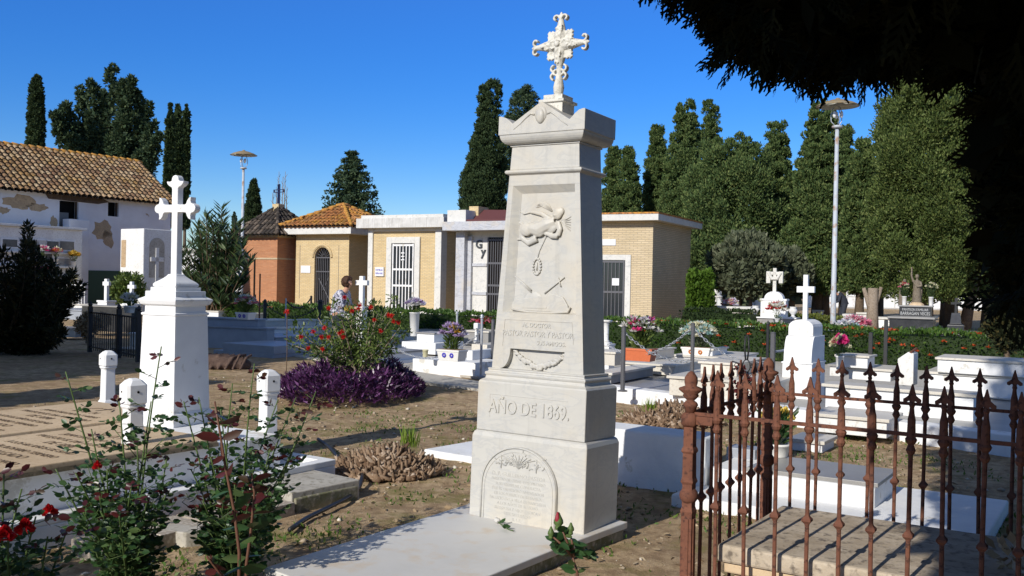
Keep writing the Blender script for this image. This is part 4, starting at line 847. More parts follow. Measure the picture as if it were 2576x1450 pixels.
pot(G(1217,835,.3), .12,.10,'p','cluster of faded pink flowers behind the white balusters', ['pink','crimson','pink'], spread=.45, hh=.25, n=60, nl=160, fr=.08, seed=11)
# --- white arched monument with plain cross (right)
def arched_monument():
    yaw = 33; N, w_, d_, h = meas(2040, 1040, 1985, 2088, 914, yaw, .0); e, g = axes(yaw); w_ = max(w_, .38); d_ = .62
    t = thing('arched_monument', 'white painted monument with rounded shoulders and a plain square cross on top', 'monument', N - e*w_, yaw)
    def Z(v): return P(2040, v, N.y).z
    za, zb, zc = Z(914), Z(848), Z(806)
    MB().box(0,w_,0,d_,-.05,za).build('body', M['lime'], t, bevel=.006)
    MB().box(-.012,w_+.012,-.012,d_+.012,za-.02,za).build('band', M['lime'], t, bevel=.005)
    # shoulders curve up from the front in (y,z)
    def ysh(name, pts, x0, x1):
        b = MB(); n = len(pts); vs = [(x0,y,z) for y,z in pts]+[(x1,y,z) for y,z in pts]
        fs = [tuple(range(n-1,-1,-1)), tuple(range(n,2*n))]+[(i,(i+1)%n,(i+1)%n+n,i+n) for i in range(n)]; b.add(vs, fs); return b.build(name, M['lime'], t, bevel=.004)
    c = [(0,za)]
    for k in range(9): a = k/8*math.pi/2; c.append((.012+.14*(1-math.cos(a)), za+(zb-za)*math.sin(a)))
    c += [(d_,zb),(d_,za)]; ysh('shoulder', c, .01, w_-.01)
    b = MB(); b.box(.03,w_-.03,.13,d_-.04,zb,zb+(zc-zb)*.55); 
    pts = [(.03,zb+(zc-zb)*.55),(w_-.03,zb+(zc-zb)*.55)]+[(w_/2+(w_/2-.03)*math.cos(k/8*math.pi), zb+(zc-zb)*(.55+.45*math.sin(k/8*math.pi))) for k in range(1,8)]
    b.prism(pts, .13, d_-.04); b.build('arched_top', M['white'], t, bevel=.003)
    Zt, Za, Zb = Z(691), Z(721), Z(737); cx = w_/2; cy = .33
    b = MB(); b.box(cx-.03,cx+.03,cy-.03,cy+.03,zc-.01,Zt); b.box(cx-.115,cx+.115,cy-.028,cy+.028,Zb,Za); b.build('cross', M['lime'], t, bevel=.004)
arched_monument()
tomb('long low white walled tomb crossing behind the rusty fence', (2447, 1100), 2075, 2457, 992, 'lime', 'creamside', 33, .0, over=.04)
tomb('grey topped white box tomb in front of the long walled tomb', (2230, 1104), 2047, 2263, 1055, 'white2', 'creamside', 33, .06)
tomb('low white block with a grey slab behind the bowl of yellow roses', (2068, 1131), 1990, 2098, 1110, 'lime', 'creamside', 33, .02, name='box_tomb')
tomb('white tomb with a long grey slab right of the pink flower vase', (2240, 961), 2135, 2268, 930, 'white', 'creamside', 33, .25, tiers=[((2182,928),2105,2200,896,'white','cream','headstone_block')])
tomb('white box tomb with a projecting slab at the right edge, half in tree shade', (2620, 1010), 2330, 2638, 952, 'white', 'creamside', 33, .2, tiers=[((2600,952),2358,2612,912,'white','cream')])
tomb('small grey pedestal carrying the pink flower vase', (2118, 948), 2087, 2140, 918, 'white2', 'greyg', 33, .25, name='pedestal', cat='pedestal')
def broken_stele():
    N, w_, d_, h = meas(2297, 972, 2266, 2312, 890, 33, .2); w_ = .22; t = thing('broken_headstone', 'upright white headstone with a slanting broken top in front of the hedge', 'headstone', N, 33)
    MB().prism([(-w_,0),(0,0),(0,h),(-w_*.35,h+.02),(-w_,h-.09)], 0, .34).build('stele', M['white2'], t, bevel=.01)
    MB().tube([(-w_*.2,.0,h+.01),(-.02,.3,h+.06)], .02, 6).build('broken_edge', M['rust'], t)
broken_stele()
# --- posts and chains
def post(u, v, vt, z0, label, mat='iron', r=.028, ball=False, grp=None, spear=False):
    N = G(u, v, z0); h = P(u, vt, N.y).z - z0; t = thing('chain_post', label, 'post', N, 31, grp)
    b = MB()
    if mat == 'iron' and not spear: b.sq([(r*2,r*2,0),(r*2,r*2,h)])
    else: b.tube([(0,0,0),(0,0,h-(.10 if spear else 0))], r, 10)
    b.build('shaft', M[mat], t, bevel=.002)
    if spear: MB().lathe([(r,h-.10),(r*1.4,h-.095),(r*.7,h-.085),(r*1.3,h-.07),(r*.9,h-.04),(.002,h)], 12).build('spear_tip', M[mat], t, True)
    if ball: MB().lathe([(r,h-.04),(r*1.5,h-.035),(r*1.5,h-.02),(r*.8,h-.01),(r*1.3,h+.01),(.003,h+.03)], 12).build('cap', M[mat], t, True)
    else:
        if not spear: MB().lathe([(r*1.1,h),(r*1.1,h+.008),(.003,h+.014)], 12).build('cap', M[mat], t, True)
    MB().lathe([(r*2.2,0),(r*2.2,.012),(r*1.2,.02)], 14).build('base_flange', M[mat], t, True)
    return Vector((N.x, N.y, z0+h))
def chain(a, b_, sag, label, link=.030, mat='galv', grp='chains between the grave posts'):
    n = max(6, int((b_-a).length*1.06/(link*1.0))); pts = [a+(b_-a)*(i/n)+Vector((0,0,-4*sag*(i/n)*(1-i/n))) for i in range(n+1)]
    V = []; F = []; 
    for i in range(n):
        d = pts[i+1]-pts[i]; L = d.length*1.35; t = d.normalized(); s = t.cross(Vector((0,0,1))).normalized(); up = s.cross(t)
        w1, w2 = (s, up) if i % 2 else (up, s); c = (pts[i]+pts[i+1])/2; k0 = len(V); m = 10; rr = link*.13
        for k in range(m):
            an = 6.283*k/m; ctr = c+t*(math.cos(an)*L*.5)+w1*(math.sin(an)*link*.34); o = (t*math.cos(an)+w1*math.sin(an))
            for q in range(4): b2 = q*1.5708; V.append(ctr+o*(rr*math.cos(b2))+w2*(rr*math.sin(b2)))
        for k in range(m):
            for q in range(4): a0=k0+k*4+q; a1=k0+k*4+(q+1)%4; b0=k0+((k+1)%m)*4+q; b1=k0+((k+1)%m)*4+(q+1)%4; F.append((a0,a1,b1,b0))
    o = mesh_np('chain', [tuple(v) for v in V], F, M[mat]); return tag(o, label, 'chain', grp)
g1 = 'posts of the chain fence right of the obelisk'
p1 = post(1566, 985, 824, .19, 'dark square post on the white kerb, nearest the obelisk on its right', 'greyiron', .03, grp=g1)
p2 = post(1740, 985, 815, .19, 'dark post in front of the pale blue flowers', 'greyiron', .026, grp=g1)
p3 = post(1942, 985, 838, .19, 'grey post behind the right corner finial of the rusty fence', 'greyiron', .035, grp=g1)
p4 = post(1929, 960, 806, .19, 'slim black spear tipped post beside the grey post behind the rusty fence', 'iron', .022, spear=True)
p5 = post(2188, 962, 838, .2, 'dark post left of the broken white headstone', 'iron', .026, grp=g1)
p6 = post(2226, 955, 837-30, .2, 'tall dark post just left of the broken white headstone', 'iron', .026, grp=g1)
chain(p1-Vector((0,0,.06)), p2-Vector((0,0,.50)), .12, 'chain hanging down from the post nearest the obelisk', .045)
chain(p2-Vector((0,0,.05)), p3-Vector((0,0,.38)), .18, 'chain sagging right of the post before the pale blue flowers', .045)
p0 = P(1528, 868, 14.5); chain(p0, p2-Vector((0,0,.04)), .25, 'chain sagging in front of the hedge above the orange trough', .045)
chain(p3-Vector((0,0,.25)), P(2010, 858, 15), .05, 'short chain from the grey post to the arched monument', .045)
g2 = 'grey metal posts round the middle graves'
q1 = post(1209.5, 948, 795, .02, 'slender grey metal post with a flat cap left of the obelisk', 'galv', .022, ball=True, grp=g2)
q2 = post(1238, 927, 806, .05, 'dark iron post just left of the obelisk shaft', 'greyiron', .03)
q3 = post(1149, 850, 786, .25, 'slender grey post with a ball cap beside the clipped hedge', 'galv', .025, ball=True, grp=g2)
q4 = post(956, 925, 832, .02, 'thin grey metal post behind the red flowered bush', 'galv', .022, ball=True, grp=g2)
def wpost(u, v, vt, label, z=.25):
    N = G(u, v, z); h = P(u, vt, N.y).z-z; t = thing('stone_post', label, 'post', N, 31, 'white stone posts by the hedge'); k = .14 if u < 1100 else .12
    MB().sq([(k*.9,k*.9,0),(k*.9,k*.9,.05),(k*.62,k*.62,.07),(k*.6,k*.6,h-.16)]).build('shaft', M['white2'], t, bevel=.004); MB().sq([(k*.6,k*.6,h-.16),(k,k,h-.14),(k,k,h-.02),(k*.8,k*.8,h)]).build('cap', M['white2'], t, bevel=.004)
    return Vector((N.x, N.y, z+h*.8))
s1 = wpost(1070, 824, 794, 'white stone post nearest the lilac chrysanthemums'); s2 = wpost(1186, 833, 803, 'white stone post farther right by the hedge'); s3 = wpost(1199, 862, 813, 'white stone post in front of the faded pink flowers', .1)
chain(s1, q3-Vector((0,0,.3)), .25, 'chain between the white stone post and the ball capped post', .07)
chain(q4-Vector((0,0,.1)), q1-Vector((0,0,.25)), .42, 'chain sagging across the white low tomb', .04)
g3 = 'black posts among the graves left of the woman'
r1 = post(665.5, 825, 752, .25, 'black spear tipped post left of the woman', 'iron', .045, spear=True, grp=g3)
r2 = post(805, 825, 753, .25, 'thick black spear tipped post in front of the woman', 'iron', .07, spear=True, grp=g3)
r3 = post(652, 822, 690, .3, 'thin rusty rod post before the orange brick hut', 'rust', .02, grp=g3); r4 = post(782, 800, 745, .35, 'thin dark post in front of the arched doorway', 'iron', .025, grp=g3)
r5 = post(640, 786, 742, .5, 'short thin dark post behind the patterned planter', 'iron', .03, grp=g3); r6 = post(718, 838, 752, .2, 'thin grey post between the spear tipped posts', 'galv', .018, grp=g3)
chain(r1-Vector((0,0,.12)), r2-Vector((0,0,.15)), .35, 'dark chain between the two black spear tipped posts', .07, 'iron')
chain(r5-Vector((0,0,.05)), r1-Vector((0,0,.1)), .2, 'dark chain left of the black spear tipped post', .06, 'iron'); chain(r4-Vector((0,0,.05)), r6-Vector((0,0,.05)), .25, 'dark chain in front of the hedge before the brick huts', .06, 'iron')
t = post(918+22, 800, 748, .3, 'black iron post with arrow tip right of the plain white cross', 'iron', .03, spear=True)
# ================================================================== HEDGES
def hedge(label, A, B, width, z1, mat, seed, dens=900, leaf=.055, flowers=None, name='hedge', wob=.05):
    A = Vector((A[0], A[1], 0)); B = Vector((B[0], B[1], 0)); L = (B-A).length; dx = (B-A)/L; dy = Vector((-dx.y, dx.x, 0)); rs = np.random.RandomState(seed)
    t = thing(name, label, 'hedge', A, 0)
    def pts(n, f): 
        u = rs.random(n)*L; return u, f(n)
    P_ = []; AX = []
    n = int(L*z1*dens); u = rs.random(n)*L; v = rs.random(n)*z1; off = -width/2+wob*np.sin(u*2.3+np.sin(v*4))*.6+rs.normal(size=n)*.03
    P_.append((u, off, v)); AX.append(np.stack([rs.normal(size=n)*.5, -np.ones(n), rs.random(n)*.9], 1))
    n = int(L*width*dens); u = rs.random(n)*L; v = (rs.random(n)-.5)*width; zt = z1+wob*(np.sin(u*3.1)+np.sin(u*7.7+v*5))*.5+rs.normal(size=n)*.025
    P_.append((u, v, zt)); AX.append(np.stack([rs.normal(size=n)*.5, rs.normal(size=n)*.5, np.ones(n)], 1))
    n = int(L*z1*dens*.5); u = rs.random(n)*L; v = rs.random(n)*z1; P_.append((u, width/2+rs.normal(size=n)*.03, v)); AX.append(np.stack([rs.normal(size=n)*.5, np.ones(n), rs.random(n)], 1))
    u = np.concatenate([p[0] for p in P_]); v = np.concatenate([p[1] for p in P_]); z = np.concatenate([p[2] for p in P_]); ax = np.concatenate(AX)
    pos = np.stack([dx.x*u+dy.x*v, dx.y*u+dy.y*v, z], 1); ax2 = np.stack([dx.x*ax[:,0]+dy.x*ax[:,1], dx.y*ax[:,0]+dy.y*ax[:,1], ax[:,2]], 1)
    V, F = scatter(pos, ax2, leaf, leaf*.6, rs, LEAF); mesh_np('foliage', V, F, M[mat], t)
    c = MB(); q = [(-.0,-width*.4),(L,-width*.4),(L,width*.4),(0,width*.4)]; c.hprism([(dx.x*a+dy.x*b, dx.y*a+dy.y*b) for a, b in q], 0, z1*.93); c.build('twig_core', M['hedged'], t)
    if flowers:
        k, m2, u0, u1 = flowers; u = u0*L+(u1-u0)*L*rs.random(k); top = rs.random(k) < .6; v = np.where(top, (rs.random(k)-.7)*width*.6, -width/2-.02); z = np.where(top, z1+.04, z1*(.35+.6*rs.random(k)))
        fl = [flower_head((dx.x*a+dy.x*b, dx.y*a+dy.y*b, c_), 'd', .052, rs) for a, b, c_ in zip(u, v, z)]; V, F = join(fl); mesh_np('blossoms', V, F, M[m2], t)
    return t
a_ = G(560, 800, .0); hA = P(500, 775, 30); hB = P(1560, 812, 22.6); hC = P(2620, 872, 17.2)
hedge('long clipped green hedge running behind the graves from the oleander to the obelisk', (-9.6, 30.6), (3.0, 22.8), 1.0, .72, 'hedge', 1, 520, .075)
hedge('green hedge dotted with orange blossoms running from the obelisk to the right edge', (3.0, 22.6), (11.5, 17.6), 1.0, .72, 'hedge', 2, 700, .07, (130, 'redor', .03, 1))
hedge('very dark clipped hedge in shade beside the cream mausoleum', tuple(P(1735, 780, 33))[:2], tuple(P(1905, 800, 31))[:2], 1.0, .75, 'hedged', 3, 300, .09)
hedge('yellow green clipped hedge behind the white cross tomb with urns', tuple(P(1905, 790, 34))[:2], tuple(P(2135, 800, 30.5))[:2], 1.1, .62, 'hedgey', 4, 300, .09)
# ================================================================== BUILDINGS
def tiles(parent, mat, P00, U, Vd, nu, nv, r, seg=5, name='roof_tiles', clip=None, seed=1):
    """barrel tiles: P00 eave corner, U along eave (total), Vd up the slope (total)"""
    P00 = Vector(P00); U = Vector(U); Vd = Vector(Vd); nrm = U.cross(Vd).normalized(); V = []; F = []; rr = random.Random(seed); ud = U.normalized()
    for i in range(nu):
        for j in range(nv):
            for up in (0, 1):
                c = (i+.5*up+.25)/nu; a0 = j/nv; a1 = (j+1.16)/nv
                if clip and not clip(c, (j+.5)/nv): continue
                n0 = len(V); jit = rr.uniform(-.008, .008); R_ = r if up == 0 else r*.85
                for (a_, rad, lift) in ((a0, R_*1.08, .028), (min(a1, 1.03), R_*.86, .0)):
                    cen = P00+U*c+Vd*a_+ud*jit+nrm*(lift+(0 if up == 0 else -.03))
                    for k in range(seg+1):
                        an = math.pi*k/seg if up == 0 else -math.pi*k/seg; V.append(tuple(cen+ud*(math.cos(an)*rad)+nrm*(math.sin(an)*rad*.8)))
                for k in range(seg): F.append((n0+k, n0+k+1, n0+seg+2+k, n0+seg+1+k))
    return mesh_np(name, V, F, M[mat], parent, True)
def hipped(parent, w_, d_, z, apexh, mat, over, tw, ridgemat, r=.09):
    x0, x1, y0, y1 = -w_-over, over, -over, d_+over; ax, ay, az = (x0+x1)/2, (y0+y1)/2, z+apexh
    MB().add([(x0,y0,z),(x1,y0,z),(x1,y1,z),(x0,y1,z),(ax,ay,az-.04)], [(3,2,1,0),(0,1,4),(1,2,4),(2,3,4),(3,0,4)]).build('roof_deck', M['dark'], parent)
    cs = [(x0,y0,z),(x1,y0,z),(x1,y1,z),(x0,y1,z)]
    for k in range(4):
        a, b = Vector(cs[k]), Vector(cs[(k+1)%4]); mid = (a+b)/2; U = b-a; Vd = Vector((ax,ay,az))-mid
        tiles(parent, mat, a, U, Vd, max(4, int(U.length/tw)), max(4, int(Vd.length/.34)), r, 4, 'roof_tiles', lambda c, h: abs(c-.5) < .5*(1-h)+.01, k)
        p = []; A = a; B = Vector((ax,ay,az)); m = MB(); n = 9
        for q in range(n): s = A+(B-A)*(q/n); e_ = A+(B-A)*((q+1.1)/n); m.tube([s+Vector((0,0,.06)), e_+Vector((0,0,.04))], [r*1.1, r*.85], 8)
        m.build('hip_tiles', M[ridgemat], parent, True)
def barred(parent, x0, x1, y, z0, z1, mat, n, rails, t=.03):
    b = MB(); b.box(x0,x0+.06,y-.03,y,z0,z1); b.box(x1-.06,x1,y-.03,y,z0,z1)
    for r_ in rails: b.box(x0+.06,x1-.06,y-.028,y-.002,r_-.04,r_+.04)
    d = b.build('door_frame', M[mat], parent)
    b = MB()
    for k in range(1, n): x = x0+.06+(x1-x0-.12)*k/n; b.box(x-t/2,x+t/2,y-.024,y-.006,z0+.02,z1-.02)
    b.build('bars', M[mat], d); return d
BY = 30
def cream_mausoleum():                               # yellow brick with white pilasters and barred door
    N, w_, d_, h = meas(1107, 800, 925, 1145, 573, BY, 0.); t = thing('mausoleum', 'yellow brick mausoleum with white pilasters, marble cornice and tall white barred door', 'mausoleum', N, BY); d_ = max(3.2, d_)
    MB().box(-w_, 0, .03, d_, 0, h).build('wall', M['yellowbrick'], t)
    k = w_/182
    b = MB()
    for x0, x1 in ((-w_-.02, -w_+.24), (-.30, .02)): b.box(x0, x1, -.05, .4, 0, h)
    b.box(-w_+.24,-.30,-.03,.03,0,.25); b.box(-w_+.24,-.30,-.02,.03,h-.14,h); b.build('pilaster', M['fascia'], t, bevel=.01)
    hc = P(1107, 548, N.y).z; MB().box(-w_-.42, .38, -.42, d_+.4, h, hc).build('cornice', M['stainfascia'], t, bevel=.01)
    MB().box(-w_-.2, .30, -.35, d_+.3, hc, hc+.14).build('roof', M['fascia'], t, bevel=.01)
    dx0, dx1 = -w_+ (985-925)*k, -w_+(1043-925)*k; zt = P(1000, 612, N.y+.8).z
    MB().box(dx0-.28,dx0,-.06,.05,0,zt+.28).box(dx1,dx1+.28,-.06,.05,0,zt+.28).box(dx0,dx1,-.06,.05,zt,zt+.28).build('door_surround', M['fascia'], t, bevel=.01)
    MB().box(dx0,dx1,-.004,.04,.1,zt).build('door_glass', M['darkglass'], t)
    d = barred(t, dx0+.05, dx1-.05, -.01, .1, zt-.02, 'white', 6, [.2, 1.35, zt-1.15, zt-.08], .045); xm = (dx0+dx1)/2; b = MB(); b.box(xm-.09,xm+.09,-.06,-.03,zt-.75,zt-.70).box(xm-.09,xm+.09,-.06,-.03,zt-.45,zt-.40).box(xm-.09,xm+.09,-.06,-.03,zt-.60,zt-.56); b.build('latch', M['white'], d)
    MB().box(dx0-.9,dx0-.42,-.045,.03,1.75,2.15).build('plaque', M['plaque'], t); text_mesh('plaque_lettering', 'FAMILIA', .11, M['bluepaint'], t, (dx0-.66,-.05,1.99), (R(90),0,0), .004); text_mesh('plaque_lettering', 'PEÑA RUIZ', .10, M['bluepaint'], t, (dx0-.66,-.05,1.84), (R(90),0,0), .004, sx=.8)
    return N
cream_mausoleum()
def hipped_mausoleum():
    N, w_, d_, h = meas(875, 788, 742, 927, 590, BY, 0.); t = thing('mausoleum', 'yellow brick mausoleum with orange hipped tile roof and arched grille doorway', 'mausoleum', N, BY); d_ = max(3.0, min(d_, 4.2)); k = w_/133
    xa, xb = -w_+(790-742)*k, -w_+(829-742)*k; zt = P(810, 622, N.y+1).z; rr = (xb-xa)/2; zs = zt-rr*1.02; xm = (xa+xb)/2
    b = MB(); 
    arc = [(xm+rr*math.cos(a), zs+rr*math.sin(a)) for a in [math.pi*q/12 for q in range(13)]]
    b.prism([(-w_,0),(xa,0)]+[(x,z) for x,z in arc[::-1]]+[(xb,0),(0,0),(0,h),(-w_,h)], 0, .35); b.box(-w_,0,.35,d_,0,h); b.build('wall', M['yellowbrick'], t)
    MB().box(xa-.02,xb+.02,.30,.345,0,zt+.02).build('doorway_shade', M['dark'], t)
    b = MB(); b.tube([(x,.12,z) for x,z in arc], .03, 6); b.box(xa,xb,.10,.14,zs-.04,zs+.02); b.box(xa,xb,.10,.14,1.9,1.95); b.tube([(xa+.2,.1,1.6),(xb-.1,.1,.6)], .02, 5); b.tube([(xb-.12,.1,1.7),(xm,.1,1.0),(xa+.25,.1,1.55)], .02, 5)
    for q in range(9): x = xa+.03+(xb-xa-.06)*q/8; b.box(x-.014,x+.014,.11,.135,0,zs)
    for q in range(1, 8): a = math.pi*q/8; b.tube([(xm+.22*rr*math.cos(a),.12,zs+.22*rr*math.sin(a)),(xm+rr*math.cos(a),.12,zs+rr*math.sin(a))], .014, 5)
    b.build('grille_door', M['greyiron'], t)
    b = MB(); arc2 = [(xm+(rr+.1)*math.cos(a), zs+(rr+.1)*math.sin(a)) for a in [math.pi*q/12 for q in range(13)]]; b.tube([(x,-.01,z) for x,z in arc2], .07, 6); b.build('arch_bricks', M['yellowbrick'], t)
    MB().box(-w_+.35,-w_+.95,-.03,0,1.85,2.2).build('plaque', M['plaque'], t)
    b = MB(); b.box(-w_+.25,-w_+.27,-.006,0,.6,h-.5).box(-.62,-.60,-.006,0,.6,h-.5); b.build('joint', M['greyiron'], t)
    MB().box(-w_-.5,.5,-.5,d_+.5,h,h+.36).build('fascia', M['fascia'], t, bevel=.01)
    ah = P(873, 514, N.y+1.6).z-h-.36; hipped(t, w_, d_, h+.36, ah, 'tile_orange', .62, .26, 'ridge')
hipped_mausoleum()
def brick_hut():
    N, w_, d_, h = meas(695, 785, 606, 744, 592, 24, 0.); N, w_, d_, h = meas(695, 782, 606, 744, 592, 33, 0.); w_ = min(w_, 3.6); d_ = min(max(d_, 2.4), 3.4)
    t = thing('mausoleum', 'orange brick mausoleum with dark pyramid tile roof topped by a blue iron cross', 'mausoleum', N, 33)
    MB().box(-w_,0,0,d_,0,h).build('wall', M['orangebrick'], t); zm = h*.68
    MB().box(-w_-.04,.04,-.04,d_+.04,zm,zm+.07).box(-w_-.04,.04,-.04,d_+.04,h-.1,h).build('brick_band', M['creambrick'], t); MB().box(-w_*.62-.05,-w_*.62+.05,-.03,0,0,zm).build('joint', M['dark'], t)
    ah = P(730, 520, N.y+1.5).z-h; hipped(t, w_, d_, h, ah, 'tile_black', .42, .26, 'tile_black')
    cx, cy = -w_/2, d_/2; MB().box(cx-.22,cx+.22,cy-.22,cy+.22,h+ah-.35,h+ah+.12).build('cross_plinth', M['yellowbrick'], t, bevel=.01)
    zc = h+ah+.12; b = MB(); H = 1.0
    for (x0,x1,z0,z1) in ((-.07,-.03,0,H),(.03,.07,0,H),(-.07,.07,H-.04,H),(-.36,.36,H*.58,H*.58+.035),(-.36,.36,H*.70,H*.70+.035),(-.36,-.325,H*.58,H*.735),(.325,.36,H*.58,H*.735)): b.box(cx+x0,cx+x1,cy-.03,cy+.03,zc+z0,zc+z1)
    b.build('iron_cross', plain('blue black iron', (.02,.03,.09), .5, .4), t)
brick_hut()
def marble_mausoleum():
    N = G(1143, 805, 0); e, g = axes(BY); t = thing('mausoleum', 'white and grey marble mausoleum with dark barred door and large letters, behind the obelisk', 'mausoleum', N, BY)
    h = P(1143, 582, N.y).z; W = 5.0; gr = marble_veins('grey veined marble', (.50,.51,.54), (.36,.37,.40), 1.6)
    MB().box(0,.42,.0,4,0,h).box(W-.3,W,0,4,0,h).build('pilaster', gr, t, bevel=.008); MB().box(.42,W-.3,.35,4,0,h).build('wall', M['fascia'], t)
    MB().box(.42,.62,.22,.36,0,h-.2).box(.62,1.32,.30,.36,2.22,2.34).box(.62,1.32,.30,.36,1.05,1.17).build('marble_band', gr, t)
    MB().box(-.35,W+.3,-.5,4.2,h,h+.36).build('cornice', gr, t, bevel=.01); MB().box(-.3,W+.2,-.2,4.1,h+.36,h+.46).build('roof_edge', M['red'] if 0 else M['maroon'], t)
    MB().box(-.28,.62,-.25,.5,h+.36,h+.85).build('parapet_block', M['fascia'], t, bevel=.01)
    o = MB().add([(.7,.2,h+.46),(W,.2,h+.46),(W,4,h+.46),(.7,4,h+.46),(.4,.9,h+.95),(W,.9,h+.80),(W,3.6,h+.8),(.4,3.6,h+.95)], [(0,1,5,4),(1,2,6,5),(2,3,7,6),(3,0,4,7),(4,5,6,7)]).build('pitched_roof', M['maroon'], t)
    MB().box(.3,.75,.5,1.3,h+.46,h+1.05).build('vent_block', M['yellowbrick'], t)
    MB().box(1.35,3.1,.325,.35,0,h-.25).build('door_panel', M['dark'], t); barred(t, 1.35, 3.1, .32, .05, h-.25, 'greyiron', 15, [.15, 1.1, 1.45, h-1.3, h-.35], .03)
    text_mesh('initials', 'G', .46, M['gy'], t, (.93,.335,h-.68), (R(90),0,0), .03, bold=.012); text_mesh('initials', 'y', .48, M['gy'], t, (1.14,.335,h-.98), (R(90),0,0), .03, bold=.012)
marble_mausoleum()
def cream_box():
    N, w_, d_, h = meas(1638, 826, 1500, 1733, 548, 27, 0.); w_ = 4.2; t = thing('mausoleum', 'plain cream brick mausoleum with flat roof right of the obelisk', 'mausoleum', N, 27)
    MB().box(-w_,0,0,d_,0,h-.12).build('wall', M['creambrick'], t); MB().box(-w_-.02,.02,-.02,d_+.02,0,.22).build('plinth', M['cream'], t)
    MB().box(-w_,.02,-.02,d_,h-.34,h-.12).build('frieze', M['creambrick'], t)
    MB().box(-w_-.4,.34,-.45,d_+.5,h-.12,h+.12).build('cornice', M['fascia'], t, bevel=.008); MB().box(-w_-.42,.36,-.47,d_+.52,h+.12,h+.18).build('roof_tiles_edge', M['tile_orange'], t)
    k = w_/ (w_/ (1638-1515) * (1638-1515)); x1 = -1.05; x0 = -2.4; zt = P(1550, 655, N.y+.8).z
    MB().box(x1,x1+.22,-.05,.02,.2,zt+.2).box(x0-.22,x0,-.05,.02,.2,zt+.2).box(x0,x1,-.05,.02,zt,zt+.2).build('door_surround', M['fascia'], t, bevel=.008)
    MB().box(x0,x1,-.01,.02,.2,zt).build('door_glass', M['darkglass'], t); d = barred(t, x0+.02, x1-.02, -.015, .2, zt, 'greyiron', 8, [.3, 1.3, zt-.06], .03); MB().box(x1-.5,x1-.22,-.06,-.05,1.55,1.82).build('notice', M['plaque'], d)
    MB().box(-2.05,-1.45,-.03,0,zt+.55,zt+.78).build('plaque', M['plaque'], t)
cream_box()
